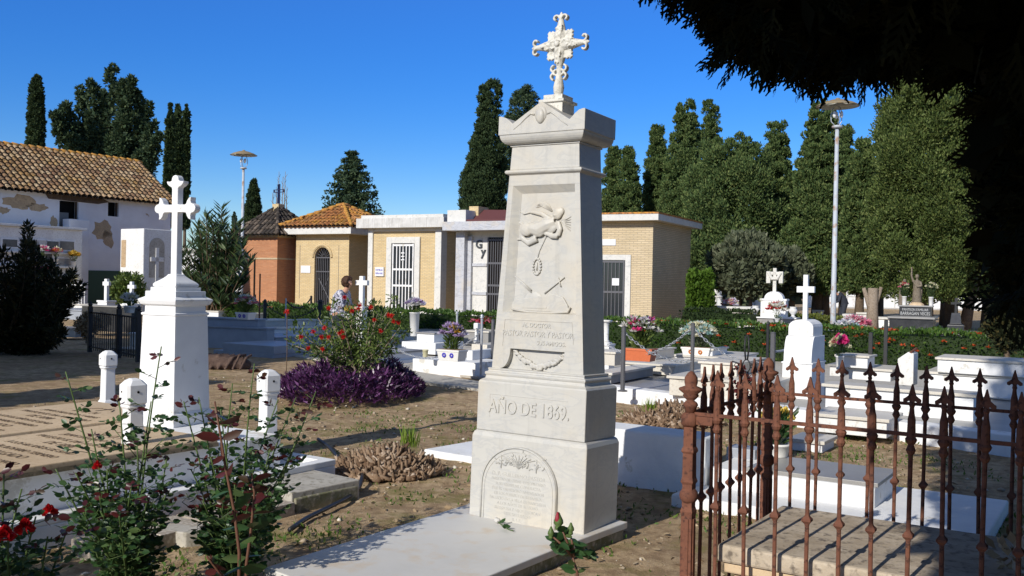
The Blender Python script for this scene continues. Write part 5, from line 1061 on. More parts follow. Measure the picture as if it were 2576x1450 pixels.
# ------------------------------------------------------------------ farmhouse with tiled roof
def farmhouse():
    yaw = 90-36                                        # local x runs along the wall away to the right
    B = P(430, 508, 44.); B.z = 0; he = P(430, 508, 44.).z; az = R(32.5); d = Vector((math.sin(az), math.cos(az), 0)); L = 16.
    t = thing('farmhouse', 'whitewashed two storey farmhouse with peeling plaster and old clay tile roof', 'building', B, 0); t.rotation_euler = (0, 0, math.pi/2-az)
    # local: +x along d, -y faces the camera side (normal = (cos az, -sin az))
    zr = P(384, 410, 45.3).z; D = 5.2; rdg = 2.6
    # openings: windows defined by column along the wall
    def xs(u, v=540):                                 # local x where wall column u
        r_ = ray(u, v); # intersect ray with wall line
        n = Vector((d.y, -d.x, 0)); tt = B.dot(n)/Vector((r_.x, r_.y, 0)).dot(n); p = Vector((r_.x*tt, r_.y*tt, CH+r_.z*tt)); return (Vector((p.x,p.y,0))-B).dot(d), p.z
    wins = []
    for (u0, v0, u1, v1) in ((150,504,197,577),(272,508,299,546)):
        a = xs(u0, v0); b_ = xs(u1, v1); wins.append((a[0], b_[0], b_[1], a[1]))
    cuts = sorted(wins); b = MB(); x = -L
    for (x0, x1, z0, z1) in cuts: b.box(x, x0, 0, .35, 0, he); b.box(x0, x1, 0, .35, 0, z0); b.box(x0, x1, 0, .35, z1, he); x = x1
    b.box(x, 0, 0, .35, 0, he); b.box(-L, 0, .36, D, 0, he); 
    b.add([(0,0,he),(0,D,he),(0,rdg,zr-.15),(-.3,0,he),(-.3,D,he),(-.3,rdg,zr-.15)], [(0,1,2),(5,4,3),(0,2,5,3),(1,4,5,2)]); b.build('wall', M['plaster'], t)
    for i, (x0, x1, z0, z1) in enumerate(cuts):
        f = MB().box(x0-.02,x0+.05,.10,.20,z0,z1).box(x1-.05,x1+.02,.10,.20,z0,z1).build('window_frame', M['wood'], t); MB().box(x0,x1,.30,.345,z0,z1).build('dark_opening', M['dark'], f)
        if i == 0: MB().box(x0+.05,x1-.35,.16,.2,z0,z0+(z1-z0)*.58).build('grey_curtain', M['curtain'], f); MB().prism([(x0-.5,z1+.02),(x1+.9,z1-.02),(x1+1.4,z1+.1),(x1+1.0,z1+.28),(x0-.7,z1+.3)], -.07, .02).build('broken_lintel', M['wood'], t, bevel=.03)
    rr = random.Random(11)
    def patch(u, v, ru, rv, seed):
        q = random.Random(seed); pts = []
        c = xs(u, v); a = xs(u+ru, v); s = abs(a[0]-c[0]); hz = rv/2400*44
        for k in range(18): an = k/18*6.283; m = .7+.5*q.random(); pts.append((c[0]+s*m*math.cos(an), c[1]+hz*m*math.sin(an)))
        MB().prism(pts, -.006, .01).build('bare_patch', M['patch'], t)
    patch(258, 578, 24, 24, 3); patch(272, 602, 14, 22, 4); patch(50, 510, 40, 16, 5); patch(135, 562, 9, 18, 6); patch(10, 530, 16, 8, 8); patch(95, 522, 30, 9, 9)
    # green gate
    a = xs(205, 680); c = xs(300, 765); MB().box(a[0], c[0], -.06, 0, 0, a[1]).build('green_gate', M['green'], t)
    MB().box(a[0]-.9, a[0]-.0, -.5, 0, 0, a[1]+2.1).build('buttress', M['plaster'], t, bevel=.03)
    # roof
    ov = .35; zo = he-.18; s = (zr-zo)/(rdg+ov)
    MB().add([(-L,-ov,zo),(.25,-ov,zo),(.25,rdg,zr),(-L,rdg,zr),(.25,D+ov,zo),(-L,D+ov,zo)], [(0,1,2,3),(3,2,4,5)]).build('roof_deck', M['dark'], t)
    tiles(t, 'tile_old', (-L,-ov-.05,zo+.03), (L+.25,0,0), (0,rdg+ov,zr-zo), 62, 13, .095, 5, 'roof_tiles', None, 4)
    m = MB(); n = 44
    for q in range(n): x0 = -L+(L+.25)*q/n; m.tube([(x0,rdg,zr+.05),(x0+(L+.25)/n*1.12,rdg,zr+.02)], [.13,.11], 8)
    m.build('ridge_tiles', M['ridge'], t, True)
    # niche block leaning against the wall
    bl = thing('niche_block', 'white burial niche block with slate plaques and flower ledges against the farmhouse', 'burial niches', t.location, 0); bl.rotation_euler = t.rotation_euler
    y = -1.5
    def xn(u, v):
        r_ = ray(u, v); n = Vector((d.y, -d.x, 0)); B2 = B+n*1.5; tt = B2.dot(n)/Vector((r_.x, r_.y, 0)).dot(n); p = Vector((r_.x*tt, r_.y*tt, CH+r_.z*tt)); return (Vector((p.x,p.y,0))-B).dot(d), p.z
    x1, zt = xn(207, 580); MB().box(-L, x1, y, -.01, 0, zt).build('block', M['white2'], bl, bevel=.02); MB().box(-L-.1, x1+.12, y-.14, -.01, zt, zt+.09).build('ledge', M['white2'], bl, bevel=.01)
    for (u0, v0, u1, v1, m2) in ((6,602,42,622,'slate'),(50,605,73,625,'slate'),(80,604,115,628,'cream'),(118,607,146,628,'slate'),(150,607,185,630,'slate'),(98,638,130,665,'slate'),(134,650,183,668,'greyg'),(100,668,138,692,'slate'),(145,668,182,690,'cream')):
        a = xn(u0, v0); c = xn(u1, v1); f = MB().box(a[0]-.06,c[0]+.06,y-.03,y-.001,c[1]-.06,a[1]+.06).build('niche_frame', M['white'], bl, bevel=.01); MB().box(a[0],c[0],y-.04,y-.03,c[1],a[1]).build('niche_plaque', M[m2], f)
    for v0 in (632, 668, 698): a = xn(0, v0); MB().box(-L, x1-.25, y-.16, y-.001, a[1]-.04, a[1]+.02).build('niche_ledge', M['white2'], bl)
    pe = 0
    for (u, v, pet, lab) in ((108,640,['whitef','hotpink','whitef'],'white and pink flowers on the top niche ledge'),(141,645,['orangef','pink','creamf'],'pink and orange flowers in the middle of the niche ledge'),(185,652,['gold','yellowf'],'small yellow flowers at the right end of the niche ledge'),(112,692,['hotpink','pink'],'pink flowers on the lower niche ledge'),(182,712,['whitef','creamf'],'white flowers low on the niche block')):
        r_ = ray(u, v); n = Vector((d.y, -d.x, 0)); B2 = B+n*1.75; tt = B2.dot(n)/Vector((r_.x, r_.y, 0)).dot(n); pot(Vector((r_.x*tt, r_.y*tt, CH+r_.z*tt-.3)), .10, .2, 'v', lab, pet, spread=.30, hh=.42, n=26, nl=60, fr=.10, seed=u, group='flower vases on the niche ledges')
    return t
farmhouse()
def chapel():
    N, w_, d_, h = meas(358, 793, 300, 432, 575, 33, 0.); t = thing('chapel', 'small whitewashed chapel block with an arched niche beside the farmhouse', 'building', N, 33); d_ = min(d_, 4)
    MB().box(-w_,0,0,d_,0,h).build('wall', M['white2'], t, bevel=.03); zc = 2.75; ym = d_*.45
    b = MB(); pts = [(ym-.36,1.5),(ym+.36,1.5)]+[(ym+.36*math.cos(k/10*math.pi), zc+.36*math.sin(k/10*math.pi)) for k in range(11)]
    n = len(pts); vs = [(.012,y,z) for y,z in pts]+[(-.05,y,z) for y,z in pts]; b.add(vs, [tuple(range(n))]+[(i,i+n,(i+1)%n+n,(i+1)%n) for i in range(n)]); b.build('arched_niche', M['concrete'], t); MB().box(.0,.05,ym-.07,ym+.07,1.2,2.7).box(.0,.05,ym-.3,ym+.3,2.15,2.32).build('niche_cross', M['white2'], t)
    MB().box(-w_*.95,-w_*.75,-.01,0,1.9,3.0).build('stained_patch', M['patch'], t)
chapel()
def far_wall(u0, u1, Y, h, label, extra=0):
    A = P(u0, 760, Y); B = P(u1, 760, Y); d = B-A; yaw = math.degrees(math.atan2(-d.y, d.x)); L = math.hypot(d.x, d.y)
    t = thing('niche_wall', label, 'burial niches', (A.x, A.y, 0), yaw); MB().box(0,L,0,1.5,0,h).build('block', M['white'], t); MB().box(-.1,L+.1,-.25,1.6,h,h+.18).build('coping', M['fascia'], t)
    b = MB(); n = int(L/.95); rows = int(h/.75)
    for i in range(n+1): b.box(i*L/n-.04,i*L/n+.04,-.05,0,.1,h)
    for j in range(rows+1): b.box(0,L,-.052,-.001,.1+j*(h-.2)/rows-.03,.1+j*(h-.2)/rows+.03)
    b.build('niche_grid', M['fascia'], t); return t
far_wall(2040, 2700, 78, 3.7, 'long white wall of burial niches behind the cypress trunks on the right')
far_wall(1760, 1925, 62, 2.6, 'shorter white wall of niches behind the dark clipped hedge')
far_wall(430, 640, 62, 3.2, 'pale wall beyond the oleander, left of the orange brick mausoleum')
# ================================================================== LAMP POSTS
def lamp(u, v, vt, Y, label):
    p = P(u, v, Y); t = thing('street_lamp', label, 'street lamp', (p.x, p.y, 0), 0, 'street lamps'); H = P(u, vt, Y).z; r = .055
    MB().tube([(0,0,0),(0,0,1.0),(0,0,H-.75)], [r*1.35, r*1.2, r*.85], 14).build('pole', M['lamp_pole'], t, True)
    MB().lathe([(r,H-.76),(.13,H-.745),(.13,H-.70),(.05,H-.68)], 14).build('collar', M['lamp_pole'], t, True)
    b = MB()
    for k in range(3): a = k*2.094+.5; b.tube([(.05*math.cos(a),.05*math.sin(a),H-.69),(.15*math.cos(a),.15*math.sin(a),H-.58),(.16*math.cos(a),.16*math.sin(a),H-.42),(.10*math.cos(a),.10*math.sin(a),H-.22)], .012, 6)
    b.build('bracket', M['galv'], t, True)
    b = MB(); 
    for k in range(3): a = k*2.094+1.5; b.ball((.10*math.cos(a),.10*math.sin(a),H-.42), .045,.045,.09)
    b.build('bulb', M['glass'], t, True)
    s = MB().lathe([(.53,H-.21),(.53,H-.20),(.40,H-.13),(.2,H-.06),(.06,H-.03),(.05,H),(.002,H+.01)], 28).build('lamp_shade', M['lampshade'], t, True); MB().lathe([(.515,H-.212),(.38,H-.19),(.15,H-.17),(.002,H-.17)], 28).build('reflector', M['lampunder'], s, True)
lamp(2094, 880, 247, 24, 'tall street lamp with a rusty disc shade in front of the right cypresses'); lamp(606, 790, 378, 38, 'street lamp with an orange brown disc shade in front of the orange brick mausoleum')
# ================================================================== TREES
def cypress(label, u, vt, Y, wpx, vb=None, prof=None, mat='cyp', m=210, per=60, seed=1, trunk=True, big=0, group='cypresses on the right', leaf=.165, up=1.0, lump=.07, lean=0, name='cypress_tree'):
    rs = np.random.RandomState(seed); top = P(u, vt, Y); R_ = wpx*(1.04 if u > 1500 and mat != 'thuja' else 1.)/2/2400*Y; z0 = 0.9 if vb is None else P(u, vb, Y).z; H = top.z-z0
    prof = prof or [(0,.75),(.12,.98),(.35,1.),(.6,.86),(.8,.62),(.93,.38),(1,.12)]
    t = thing(name, label, 'tree', (top.x, top.y, 0), 0, group); pr = [(a, b*R_) for a, b in prof]
    m = int(m*(2.2 if not big else .95)); c, rr = envelope(pr, H, m, rs, .70, .90, lump); c[:, 2] += z0; rad = np.clip(rr*.17, min(.14, R_*.16), .36)*(.5+.95*rs.random(len(c))); leaf = min(leaf*.8, R_*.36); per = int(per*1.7)
    c[:, 0] += lean*(c[:, 2]-z0)/H
    rad = rad*(1+big); V, F = clumps(c, rad, int(per*(1+2.2*big)), leaf, leaf*.5, rs, up, 1.)
    c2, r2 = envelope(pr, H*.93, int(m*.35), rs, 0, .45, 0); c2[:, 2] += z0; V2, F2 = clumps(c2, np.clip(r2*.4, .2, .8), 40, leaf*1.8, leaf*1.3, rs, .6, .5)
    V, F = join([(V, F), (V2, F2)]); mesh_np('crown', V, F, M[mat], t)
    if trunk: MB().tube([(0,0,-.1),(.03,.02,z0*.6+.3),(0,0,z0+H*.5)], [R_*.14+.1, R_*.11+.08, .05], 9).build('trunk', M['bark'], t, True)
    return t
FLAT = [(0,.7),(.1,.95),(.3,1.),(.55,.84),(.75,.62),(.9,.42),(.97,.34),(1,.22)]
TALL = [(0,.8),(.3,1.),(.6,.82),(.85,.6),(1,.2)]
BROAD = [(0,.85),(.2,1.),(.5,1.),(.75,.86),(.92,.6),(1,.3)]
cypress('tall dark cypress with a leaning pointed top just left of the obelisk', 1218, 190, 58, 128, 560, [(0,1.),(.25,.92),(.5,.72),(.75,.45),(.92,.30),(1,.16)], 'cypd', 260, 60, 2, lean=.55)
cypress('rounded dark cedar behind the obelisk cross', 1320, 214, 62, 120, 480, [(0,.8),(.3,1.),(.6,.9),(.8,.7),(1,.25)], 'cedar', 120, 60, 3, name='cedar_tree', up=.2)
cypress('short blunt cypress just right of the obelisk cornice', 1545, 370, 62, 76, 620, FLAT, 'cyp', 120, 55, 4); cypress('blunt sunlit cypress between the obelisk and the cream mausoleum roof', 1582, 376, 56, 78, 620, FLAT, 'cyp', 120, 60, 5)
cypress('narrow flat topped cypress standing alone above the cream mausoleum', 1654, 318, 58, 76, 640, FLAT, 'cyp', 170, 60, 6)
cypress('tall flat topped cypress left of the twin tops', 1726, 258, 54, 130, 700, FLAT, 'cyp', 260, 60, 7); cypress('tall blunt cypress with a notch of shade, second of the twin tops', 1788, 250, 62, 92, 700, FLAT, 'cyp', 180, 60, 8)
cypress('broad rounded cypress crown in the middle of the row', 1842, 345, 46, 210, 715, BROAD, 'cyp', 300, 60, 9, big=.6, lump=.18); cypress('cypress with a small square top rising from the broad crown', 1955, 310, 50, 128, 715, [(0,1.),(.4,1.),(.68,.8),(.74,.5),(.9,.44),(1,.3)], 'cyp', 240, 60, 10)
cypress('tall tapering cypress directly left of the right street lamp', 2066, 265, 44, 158, 735, FLAT, 'cyp', 300, 60, 11); cypress('cypress peeping out right of the lamp pole', 2128, 315, 52, 80, 720, FLAT, 'cyp', 170, 60, 12)
cypress('pointed cypress between the lamp pole and the light green tree', 2170, 355, 42, 100, 735, TALL, 'cyp', 200, 60, 13); cypress('dark cypress half hidden behind the light green tree', 2222, 300, 50, 90, 700, TALL, 'cyp', 180, 60, 14)
cypress('large light green cypress lit by the sun beside the overhanging branches', 2340, 140, 37, 228, 738, [(0,.72),(.15,.92),(.4,1.),(.65,1.),(.85,.8),(1,.4)], 'cypl', 470, 100, 15, big=.75, lump=.16, leaf=.135, up=.9); cypress('dark cypress at the right edge behind the light green tree', 2500, 240, 40, 210, 735, BROAD, 'cypd', 260, 50, 16)
cypress('large rounded green cypress at the far right of the row with a dark leaning trunk', 2400, 420, 39, 170, 735, BROAD, 'cyp', 220, 60, 17, big=.6, lump=.2)
# slim bright thujas
cypress('slim bright green thuja nearest the cream mausoleum', 1746, 684, 35, 32, 790, [(0,.9),(.5,1.),(.9,.9),(1,.5)], 'thuja', 60, 60, 18, group='slim thujas', leaf=.22, name='thuja'); cypress('slim bright green thuja, right hand one of the pair', 1779, 686, 35, 34, 792, [(0,.9),(.5,1.),(.9,.9),(1,.5)], 'thuja', 60, 60, 19, group='slim thujas', leaf=.22, name='thuja')
# grey green loose tree behind white cross tomb
cypress('loose grey green tree behind the white cross tomb with urns', 1880, 600, 40, 170, 745, [(0,.5),(.3,.95),(.7,1.),(1,.4)], 'olive', 120, 60, 20, group='far trees', up=.8, name='broadleaf_tree', leaf=.3); cypress('thin grey green tree left of the lamp pole', 1990, 640, 42, 110, 745, [(0,.5),(.4,1.),(1,.3)], 'olive', 60, 50, 21, group='far trees', name='broadleaf_tree', leaf=.3)
# free standing trunks
def trunk(u, vb, vt, Y, r, label, mat='bark', lean=0, fork=True):
    p = P(u, vb, Y); h = P(u, vt, Y).z; k_ = .5; t = thing('tree_trunk', label, 'tree trunk', (p.x, p.y, 0), 0, 'trunks under the cypresses'); b = MB(); b.tube([(0,0,-.1),(lean*.4,0,h*.5),(lean,0,h)], [r*1.25, r, r*.9], 10)
    if fork: b.tube([(lean*.4,0,h*.35),(lean*.5-.35,0,h*1.0)], [r*.6, r*.35], 8); b.tube([(lean*.5,0,h*.4),(lean*.5+.35,.1,h*1.02)], [r*.5, r*.33], 8)
    b.build('trunk', M[mat], t, True)
trunk(2194, 820, 725, 36, .20, 'pale forked tree trunk left of the dark granite tomb', 'barkl'); trunk(2376, 805, 735, 44, .2, 'slim trunk right of the robed statue', 'bark', 0, False); trunk(2390, 806, 735, 44, .2, 'second slim trunk right of the robed statue', 'barkl', 0, False)
trunk(2425, 815, 690, 38, .20, 'thick dark leaning trunk at the far right', 'bark', .5); trunk(1930, 780, 700, 40, .22, 'thin trunk behind the white cross tomb', 'bark'); trunk(1848, 780, 690, 40, .28, 'dark trunk left of the white cross tomb', 'bark'); trunk(2072, 790, 720, 44, .25, 'dark trunk just left of the lamp pole', 'bark')
# left-hand trees
gl = 'trees behind the farmhouse'
cypress('slim blunt cypress behind the farmhouse ridge at the far left', 92, 194, 62, 44, 400, [(0,1.),(.5,.92),(.85,.7),(1,.35)], 'cypd', 150, 60, 22, group=gl)
def bigpine():
    t = None; rs = np.random.RandomState(23); base = P(270, 420, 66); t = thing('pine_tree', 'large dark ragged evergreen rising behind the farmhouse roof', 'tree', (base.x, base.y, 0), 0, gl); C = []; Rr = []
    spires = [(282,168,46,420),(232,205,36,420),(330,198,34,420),(350,232,40,420),(205,222,34,420),(165,262,38,420),(312,205,26,420),(372,262,40,440),(385,310,44,460),(140,285,34,430),(260,230,50,430),(400,340,28,470),(360,380,50,500),(300,300,80,440),(230,320,90,440),(180,340,60,440)]
    for (u, vt, wd, vb) in spires:
        top = P(u, vt, 66+rs.uniform(-2, 2)); bot = P(u-(u-270)*.35, vb, 66); R_ = wd/2/2400*66*.92; n = 40
        for k in range(n):
            s = (k+.5)/n; p = bot+(top-bot)*s; r_ = R_*(1-s)**.6*.9+.15; a = rs.random()*6.283; C.append((p.x-base.x+r_*.8*math.cos(a), p.y-base.y+r_*.8*math.sin(a), p.z)); Rr.append(.16+.30*(1-s)*rs.random())
    V, F = clumps(C, Rr, 80, .26, .13, rs, .45, 1.); mesh_np('crown', V, F, M['cedar'], t); MB().tube([(0,0,0),(0,0,12)], [.5,.2], 10).build('trunk', M['bark'], t, True)
bigpine()
for i, (u, vt, wd, lab) in enumerate(((431, 264, 24, 'leftmost of three pencil thin cypresses right of the farmhouse roof'), (450, 262, 30, 'middle one of the three pencil thin cypresses'), (471, 263, 20, 'rightmost of three pencil thin cypresses behind the white cross'))):
    cypress(lab, u-2, vt, 60+i*2, wd*1.25, 570, [(0,1.),(.4,.85),(.75,.5),(1,.04)], 'cypd', 190, 50, 30+i, group=gl, lump=.05, leaf=.2)
cypress('pointed cypress between the street lamp and the orange brick mausoleum roof', 638, 456, 60, 54, 640, [(0,1.),(.3,1.),(.6,.75),(.85,.35),(1,.06)], 'cypd', 170, 60, 34, group=gl); cypress('tiny distant cypress left of the street lamp pole', 590, 534, 85, 13, 620, TALL, 'cypd', 50, 40, 35, group=gl, leaf=.25); cypress('very small distant cypress beside the lamp pole', 604, 562, 85, 12, 620, TALL, 'cypd', 40, 40, 36, group=gl, leaf=.25)
def cedar():
    rs = np.random.RandomState(40); top = P(886, 389, 62); zb = P(886, 550, 62).z; t = thing('cedar_tree', 'tiered blue green cedar behind the orange hipped roof', 'tree', (top.x, top.y, 0), 0); C = []; Rr = []; H = top.z-zb
    for k in range(11):
        s = k/10; z = zb+H*s; R_ = 1.75*(1-s)**.75+.25
        for q in range(int(10-6*s)):
            a = q/(10-6*s)*6.283+k*1.3; L = R_*(.7+.45*rs.random())
            for m in range(5): u = (m+1)/5; C.append((L*u*math.cos(a), L*u*math.sin(a), z-.10*u+.10*u*u+rs.normal()*.05)); Rr.append(.21*(1-.3*s)*(.7+.6*rs.random()))
    V, F = clumps(C, Rr, 44, .19, .09, rs, .25, 1., flat=.5); mesh_np('crown', V, F, M['cedar'], t); MB().tube([(0,0,0),(0,0,top.z)], [.3,.04], 8).build('trunk', M['bark'], t, True)
cedar()
def bare_tree():
    rr = random.Random(4); p = P(706, 560, 58); t = thing('bare_tree', 'leafless upright poplar tree behind the dark pyramid roof', 'tree', (p.x, p.y, 0), 0); b = MB(); b.tube([(0,0,0),(0,0,4)], [.2,.12], 8)
    for (u, vt) in ((686,485),(695,470),(702,432),(712,445),(718,432),(722,470),(690,520)):
        q = P(u, vt, 58); x, z = q.x-p.x, q.z; b.tube([(0,0,3.),(x*.8,rr.uniform(-.3,.3),4.2),(x,0,z)], [.07,.045,.012], 6)
        for k in range(14): s = .35+.6*k/14; zz = 4.2+(z-4.2)*s; a = rr.random()*6.283; b.tube([(x*(.8+.2*s),0,zz),(x*(.8+.2*s)+.14*math.cos(a),.14*math.sin(a),zz+.22)], [.018,.006], 4)
    b.build('trunk', M['barkl'], t)
bare_tree()
# ================================================================== SHRUBS
def rose_bush(label, base, stems, seed, leafL=.040, nleaf=26, blooms=(), young=.12, mat='rose', thick=.006):
    """stems: list of (top pixel u, top pixel v, Y)"""
    rs = np.random.RandomState(seed); rr = random.Random(seed); t = thing('rose_bush', label, 'rose bush', (base.x, base.y, 0), 0); b = MB(); P_ = []; A_ = []; S_ = []; PR = []; AR = []; SR = []
    for (u, v, Y) in stems:
        top = P(u, v, Y)-Vector((base.x, base.y, 0)); z0 = .0; st = Vector((rr.uniform(-.05,.05), rr.uniform(-.05,.05), 0)); mid = st.lerp(top, .5)+Vector((rr.uniform(-.05,.05), rr.uniform(-.05,.05), 0)); pts = []
        for k in range(15): s = k/14; pts.append(st*(1-s)**2+mid*2*s*(1-s)+top*s*s)
        b.tube(pts, [thick*(1.25-.75*k/14) for k in range(15)], 6)
        def compound(p, d, red, sc=1.):
            d = d.normalized(); side = d.cross(Vector((0,0,1))); side = side.normalized() if side.length > .01 else Vector((1,0,0))
            b.tube([p, p+d*.055*sc, p+d*.10*sc], [.0016,.0013,.001], 4)
            for (f, sd) in ((.045,1),(.045,-1),(.078,1),(.078,-1),(.10,0)):
                ax = d*(.55 if sd else 1)+side*sd*.8+Vector((0,0,rr.uniform(-.5,.25))); (PR if red else P_).append(tuple(p+d*f*sc)); (AR if red else A_).append(tuple(ax)); (SR if red else S_).append(sc)
        for k in range(nleaf):
            s = .12+.88*k/nleaf; i = min(13, int(s*14)); p = pts[i].lerp(pts[i+1], s*14-i); a = k*2.4+rr.random(); d = Vector((math.cos(a), math.sin(a), .25+rr.uniform(-.2,.4))); red = s > 1-young*rr.uniform(.5,1.2); compound(p, d, red, (.75 if s > .85 else 1.)*rr.uniform(.8,1.25))
            if rr.random() < .30 and s < .6:           # side twig
                q = p+d*rr.uniform(.08,.20)+Vector((0,0,rr.uniform(.05,.16))); b.tube([p, q], [thick*.5, thick*.3], 5)
                for j in range(3): compound(p.lerp(q, .4+.3*j), Vector((math.cos(a+j*2),math.sin(a+j*2),.3)), False, rr.uniform(.7,1.1))
    sb = b.build('stems', M['stemg' if mat == 'rose' else 'stemr'], t, True)
    def leaves(p, a, s, m, nm):
        if not p: return
        p = np.array(p); a = np.array(a); s = np.array(s)[:, None]; V, F = scatter(p, a, leafL, leafL*.66, rs, LEAF, .2); mesh_np(nm, V, F, M[m], t)
    leaves(P_, A_, S_, mat, 'leaves'); leaves(PR, AR, SR, 'rosered', 'young_leaves')
    for (u, v, Y, r_) in blooms:
        p = P(u, v, Y)-Vector((base.x, base.y, 0)); V, F = join([flower_head(tuple(p), 'rose', r_, rs), flower_head(tuple(p+Vector((0,0,.012))), 'rose', r_*.7, rs)]); mesh_np('rose_bloom', V, F, M['red'], t)
    return t
rose_bush('leafy rose bush with tall thin shoots in front of the inscribed tomb slabs', P(330, 1500, 4.7), [(165,935,4.6),(406,872,4.9),(300,1010,4.7),(230,1080,4.6),(345,1120,4.5),(380,1010,4.8),(270,1180,4.5),(420,1150,4.8),(190,1190,4.4),(330,1230,4.3),(140,1180,4.5),(250,1250,4.3),(370,1260,4.4),(420,1240,4.6),(300,1300,4.1),(210,1290,4.2)], 1, nleaf=20, blooms=[(122,1287,4.1,.035),(245,1172,4.4,.02)])
rose_bush('bushy rose with reddish tips around the right kerb post of the double tomb', P(590, 1480, 4.9), [(640,915,5.0),(585,965,4.9),(555,1030,4.8),(500,1000,5.0),(462,1010,4.9),(700,1005,5.1),(745,1000,5.2),(770,1050,5.2),(795,985,5.3),(620,1100,4.8),(680,1130,4.9),(530,1150,4.7),(590,1220,4.6),(740,1130,5.1),(650,1230,4.7),(480,1180,4.8),(555,1280,4.5),(620,1290,4.5),(690,1240,4.8),(510,1260,4.6)], 2, nleaf=20)
rose_bush('rose bush in deep shade at the lower left corner with three red blooms', P(20, 1700, 3.5), [(10,1190,3.6),(55,1230,3.6),(-40,1200,3.5),(90,1300,3.5),(20,1330,3.4),(120,1350,3.5),(170,1330,3.6),(-60,1330,3.4)], 3, nleaf=22, blooms=[(62,1325,3.4,.032),(12,1345,3.3,.034)])
# close rose shoots with big leaves
def near_shoot(label, base, stems, seed, L, buds=(), red=.5, stemmat='stemr'):
    rs = np.random.RandomState(seed); rr = random.Random(seed); t = thing('rose_shoot', label, 'rose shoot', (base.x, base.y, 0), 0); b = MB(); g_ = []; r_ = []
    for pts in stems:
        q = [P(u, v, Y)-Vector((base.x, base.y, 0)) for u, v, Y in pts]; b.tube(q, [.0042-.0022*k/(len(q)-1) for k in range(len(q))], 8); n = len(q)
        for k in range(1, n*2):
            s = k/(n*2); i = min(n-2, int(s*(n-1))); p = q[i].lerp(q[i+1], s*(n-1)-i)
            for j in range(2): a = k*2.1+j*2.9+rr.random(); (r_ if s > 1-red else g_).append((tuple(p), (math.cos(a), math.sin(a)*.6, rr.uniform(-.5,.45))))
    st = b.build('stem', M[stemmat], t, True)
    for lst, m, nm in ((g_,'rose','leaves'),(r_,'rosered','young_leaves')):
        if lst: V, F = scatter(np.array([x[0] for x in lst]), np.array([x[1] for x in lst]), L, L*.55, rs, LEAF, .35); mesh_np(nm, V, F, M[m], t)
    for (u, v, Y, s) in buds:
        p = P(u, v, Y)-Vector((base.x, base.y, 0)); k = MB(); k.lathe([(.002,-s*.6),(s*.30,-s*.5),(s*.32,-s*.3),(s*.26,-s*.2),(s*.46,s*.05),(s*.42,s*.35),(s*.22,s*.75),(.002,s*1.05)], 12, tuple(p)); o = k.build('rose_bud', M['weed'] if 0 else M['stemg'], t, True)
        if s < .02: continue
        k = MB(); k.lathe([(s*.05,s*.1),(s*.26,s*.3),(s*.22,s*.6),(.002,s*1.12)], 10, tuple(p+Vector((-.003,-.004,0)))); k.build('bud_petals', M['rosebud'], o, True)
near_shoot('pair of thick reddish rose shoots with large leaves close to the camera', P(590, 1500, 2.1), [[(600,1640,2.0),(602,1390,2.0),(590,1290,2.0),(568,1180,2.0),(552,1080,2.0),(540,1010,2.0)],[(615,1640,2.05),(620,1420,2.05),(632,1330,2.05),(640,1240,2.05),(632,1190,2.05)],[(598,1600,2.05),(560,1450,1.95),(520,1400,1.9)]], 5, .046, red=.5)
near_shoot('rose stem with three tight buds at the lower edge in front of the obelisk base', P(1452, 1500, 2.3), [[(1460,1560,2.3),(1452,1440,2.3),(1440,1400,2.3)],[(1440,1400,2.3),(1425,1360,2.3),(1412,1330,2.3)],[(1440,1400,2.3),(1415,1372,2.28),(1392,1352,2.28)],[(1442,1400,2.3),(1440,1370,2.3),(1435,1345,2.3)],[(1440,1400,2.3),(1475,1385,2.35),(1500,1400,2.4)]], 6, .036, buds=[(1405,1318,2.3,.026),(1386,1345,2.28,.018),(1436,1335,2.3,.018)], red=.0)
def purple_patch():
    rs = np.random.RandomState(7); c = G(885, 992, 0); t = thing('purple_heart_patch', 'sprawling patch of purple leaved plants under the red flowered bush', 'plant', (c.x, c.y, 0), 0)
    n = 13000; a = rs.random(n)*6.283; r = np.sqrt(rs.random(n)); R1, R2 = .98, 1.45; x = r*R1*np.cos(a); y = r*R2*np.sin(a); h = .40*np.sqrt(np.clip(1-r**2.2, 0, 1))*(.85+.4*np.sin(x*7+1)*np.cos(y*5)+.2*np.sin(x*17+y*11))+.03; z = h*(.35+.65*rs.random(n)**.6)
    pos = np.stack([x, y, z], 1); ax = np.stack([x*.6+rs.normal(size=n)*.6, y*.6+rs.normal(size=n)*.6, .35+rs.random(n)*.7], 1); V, F = scatter(pos, ax, .085, .024, rs, LANCE, .4); mesh_np('leaves', V, F, M['purple'], t)
    n = 60; p2 = pos[:n]+np.array([0,0,.04]); fl = [flower_head(tuple(p), 'd', .012, rs) for p in p2]; V, F = join(fl); mesh_np('blossoms', V, F, M['lilac'], t)
purple_patch()
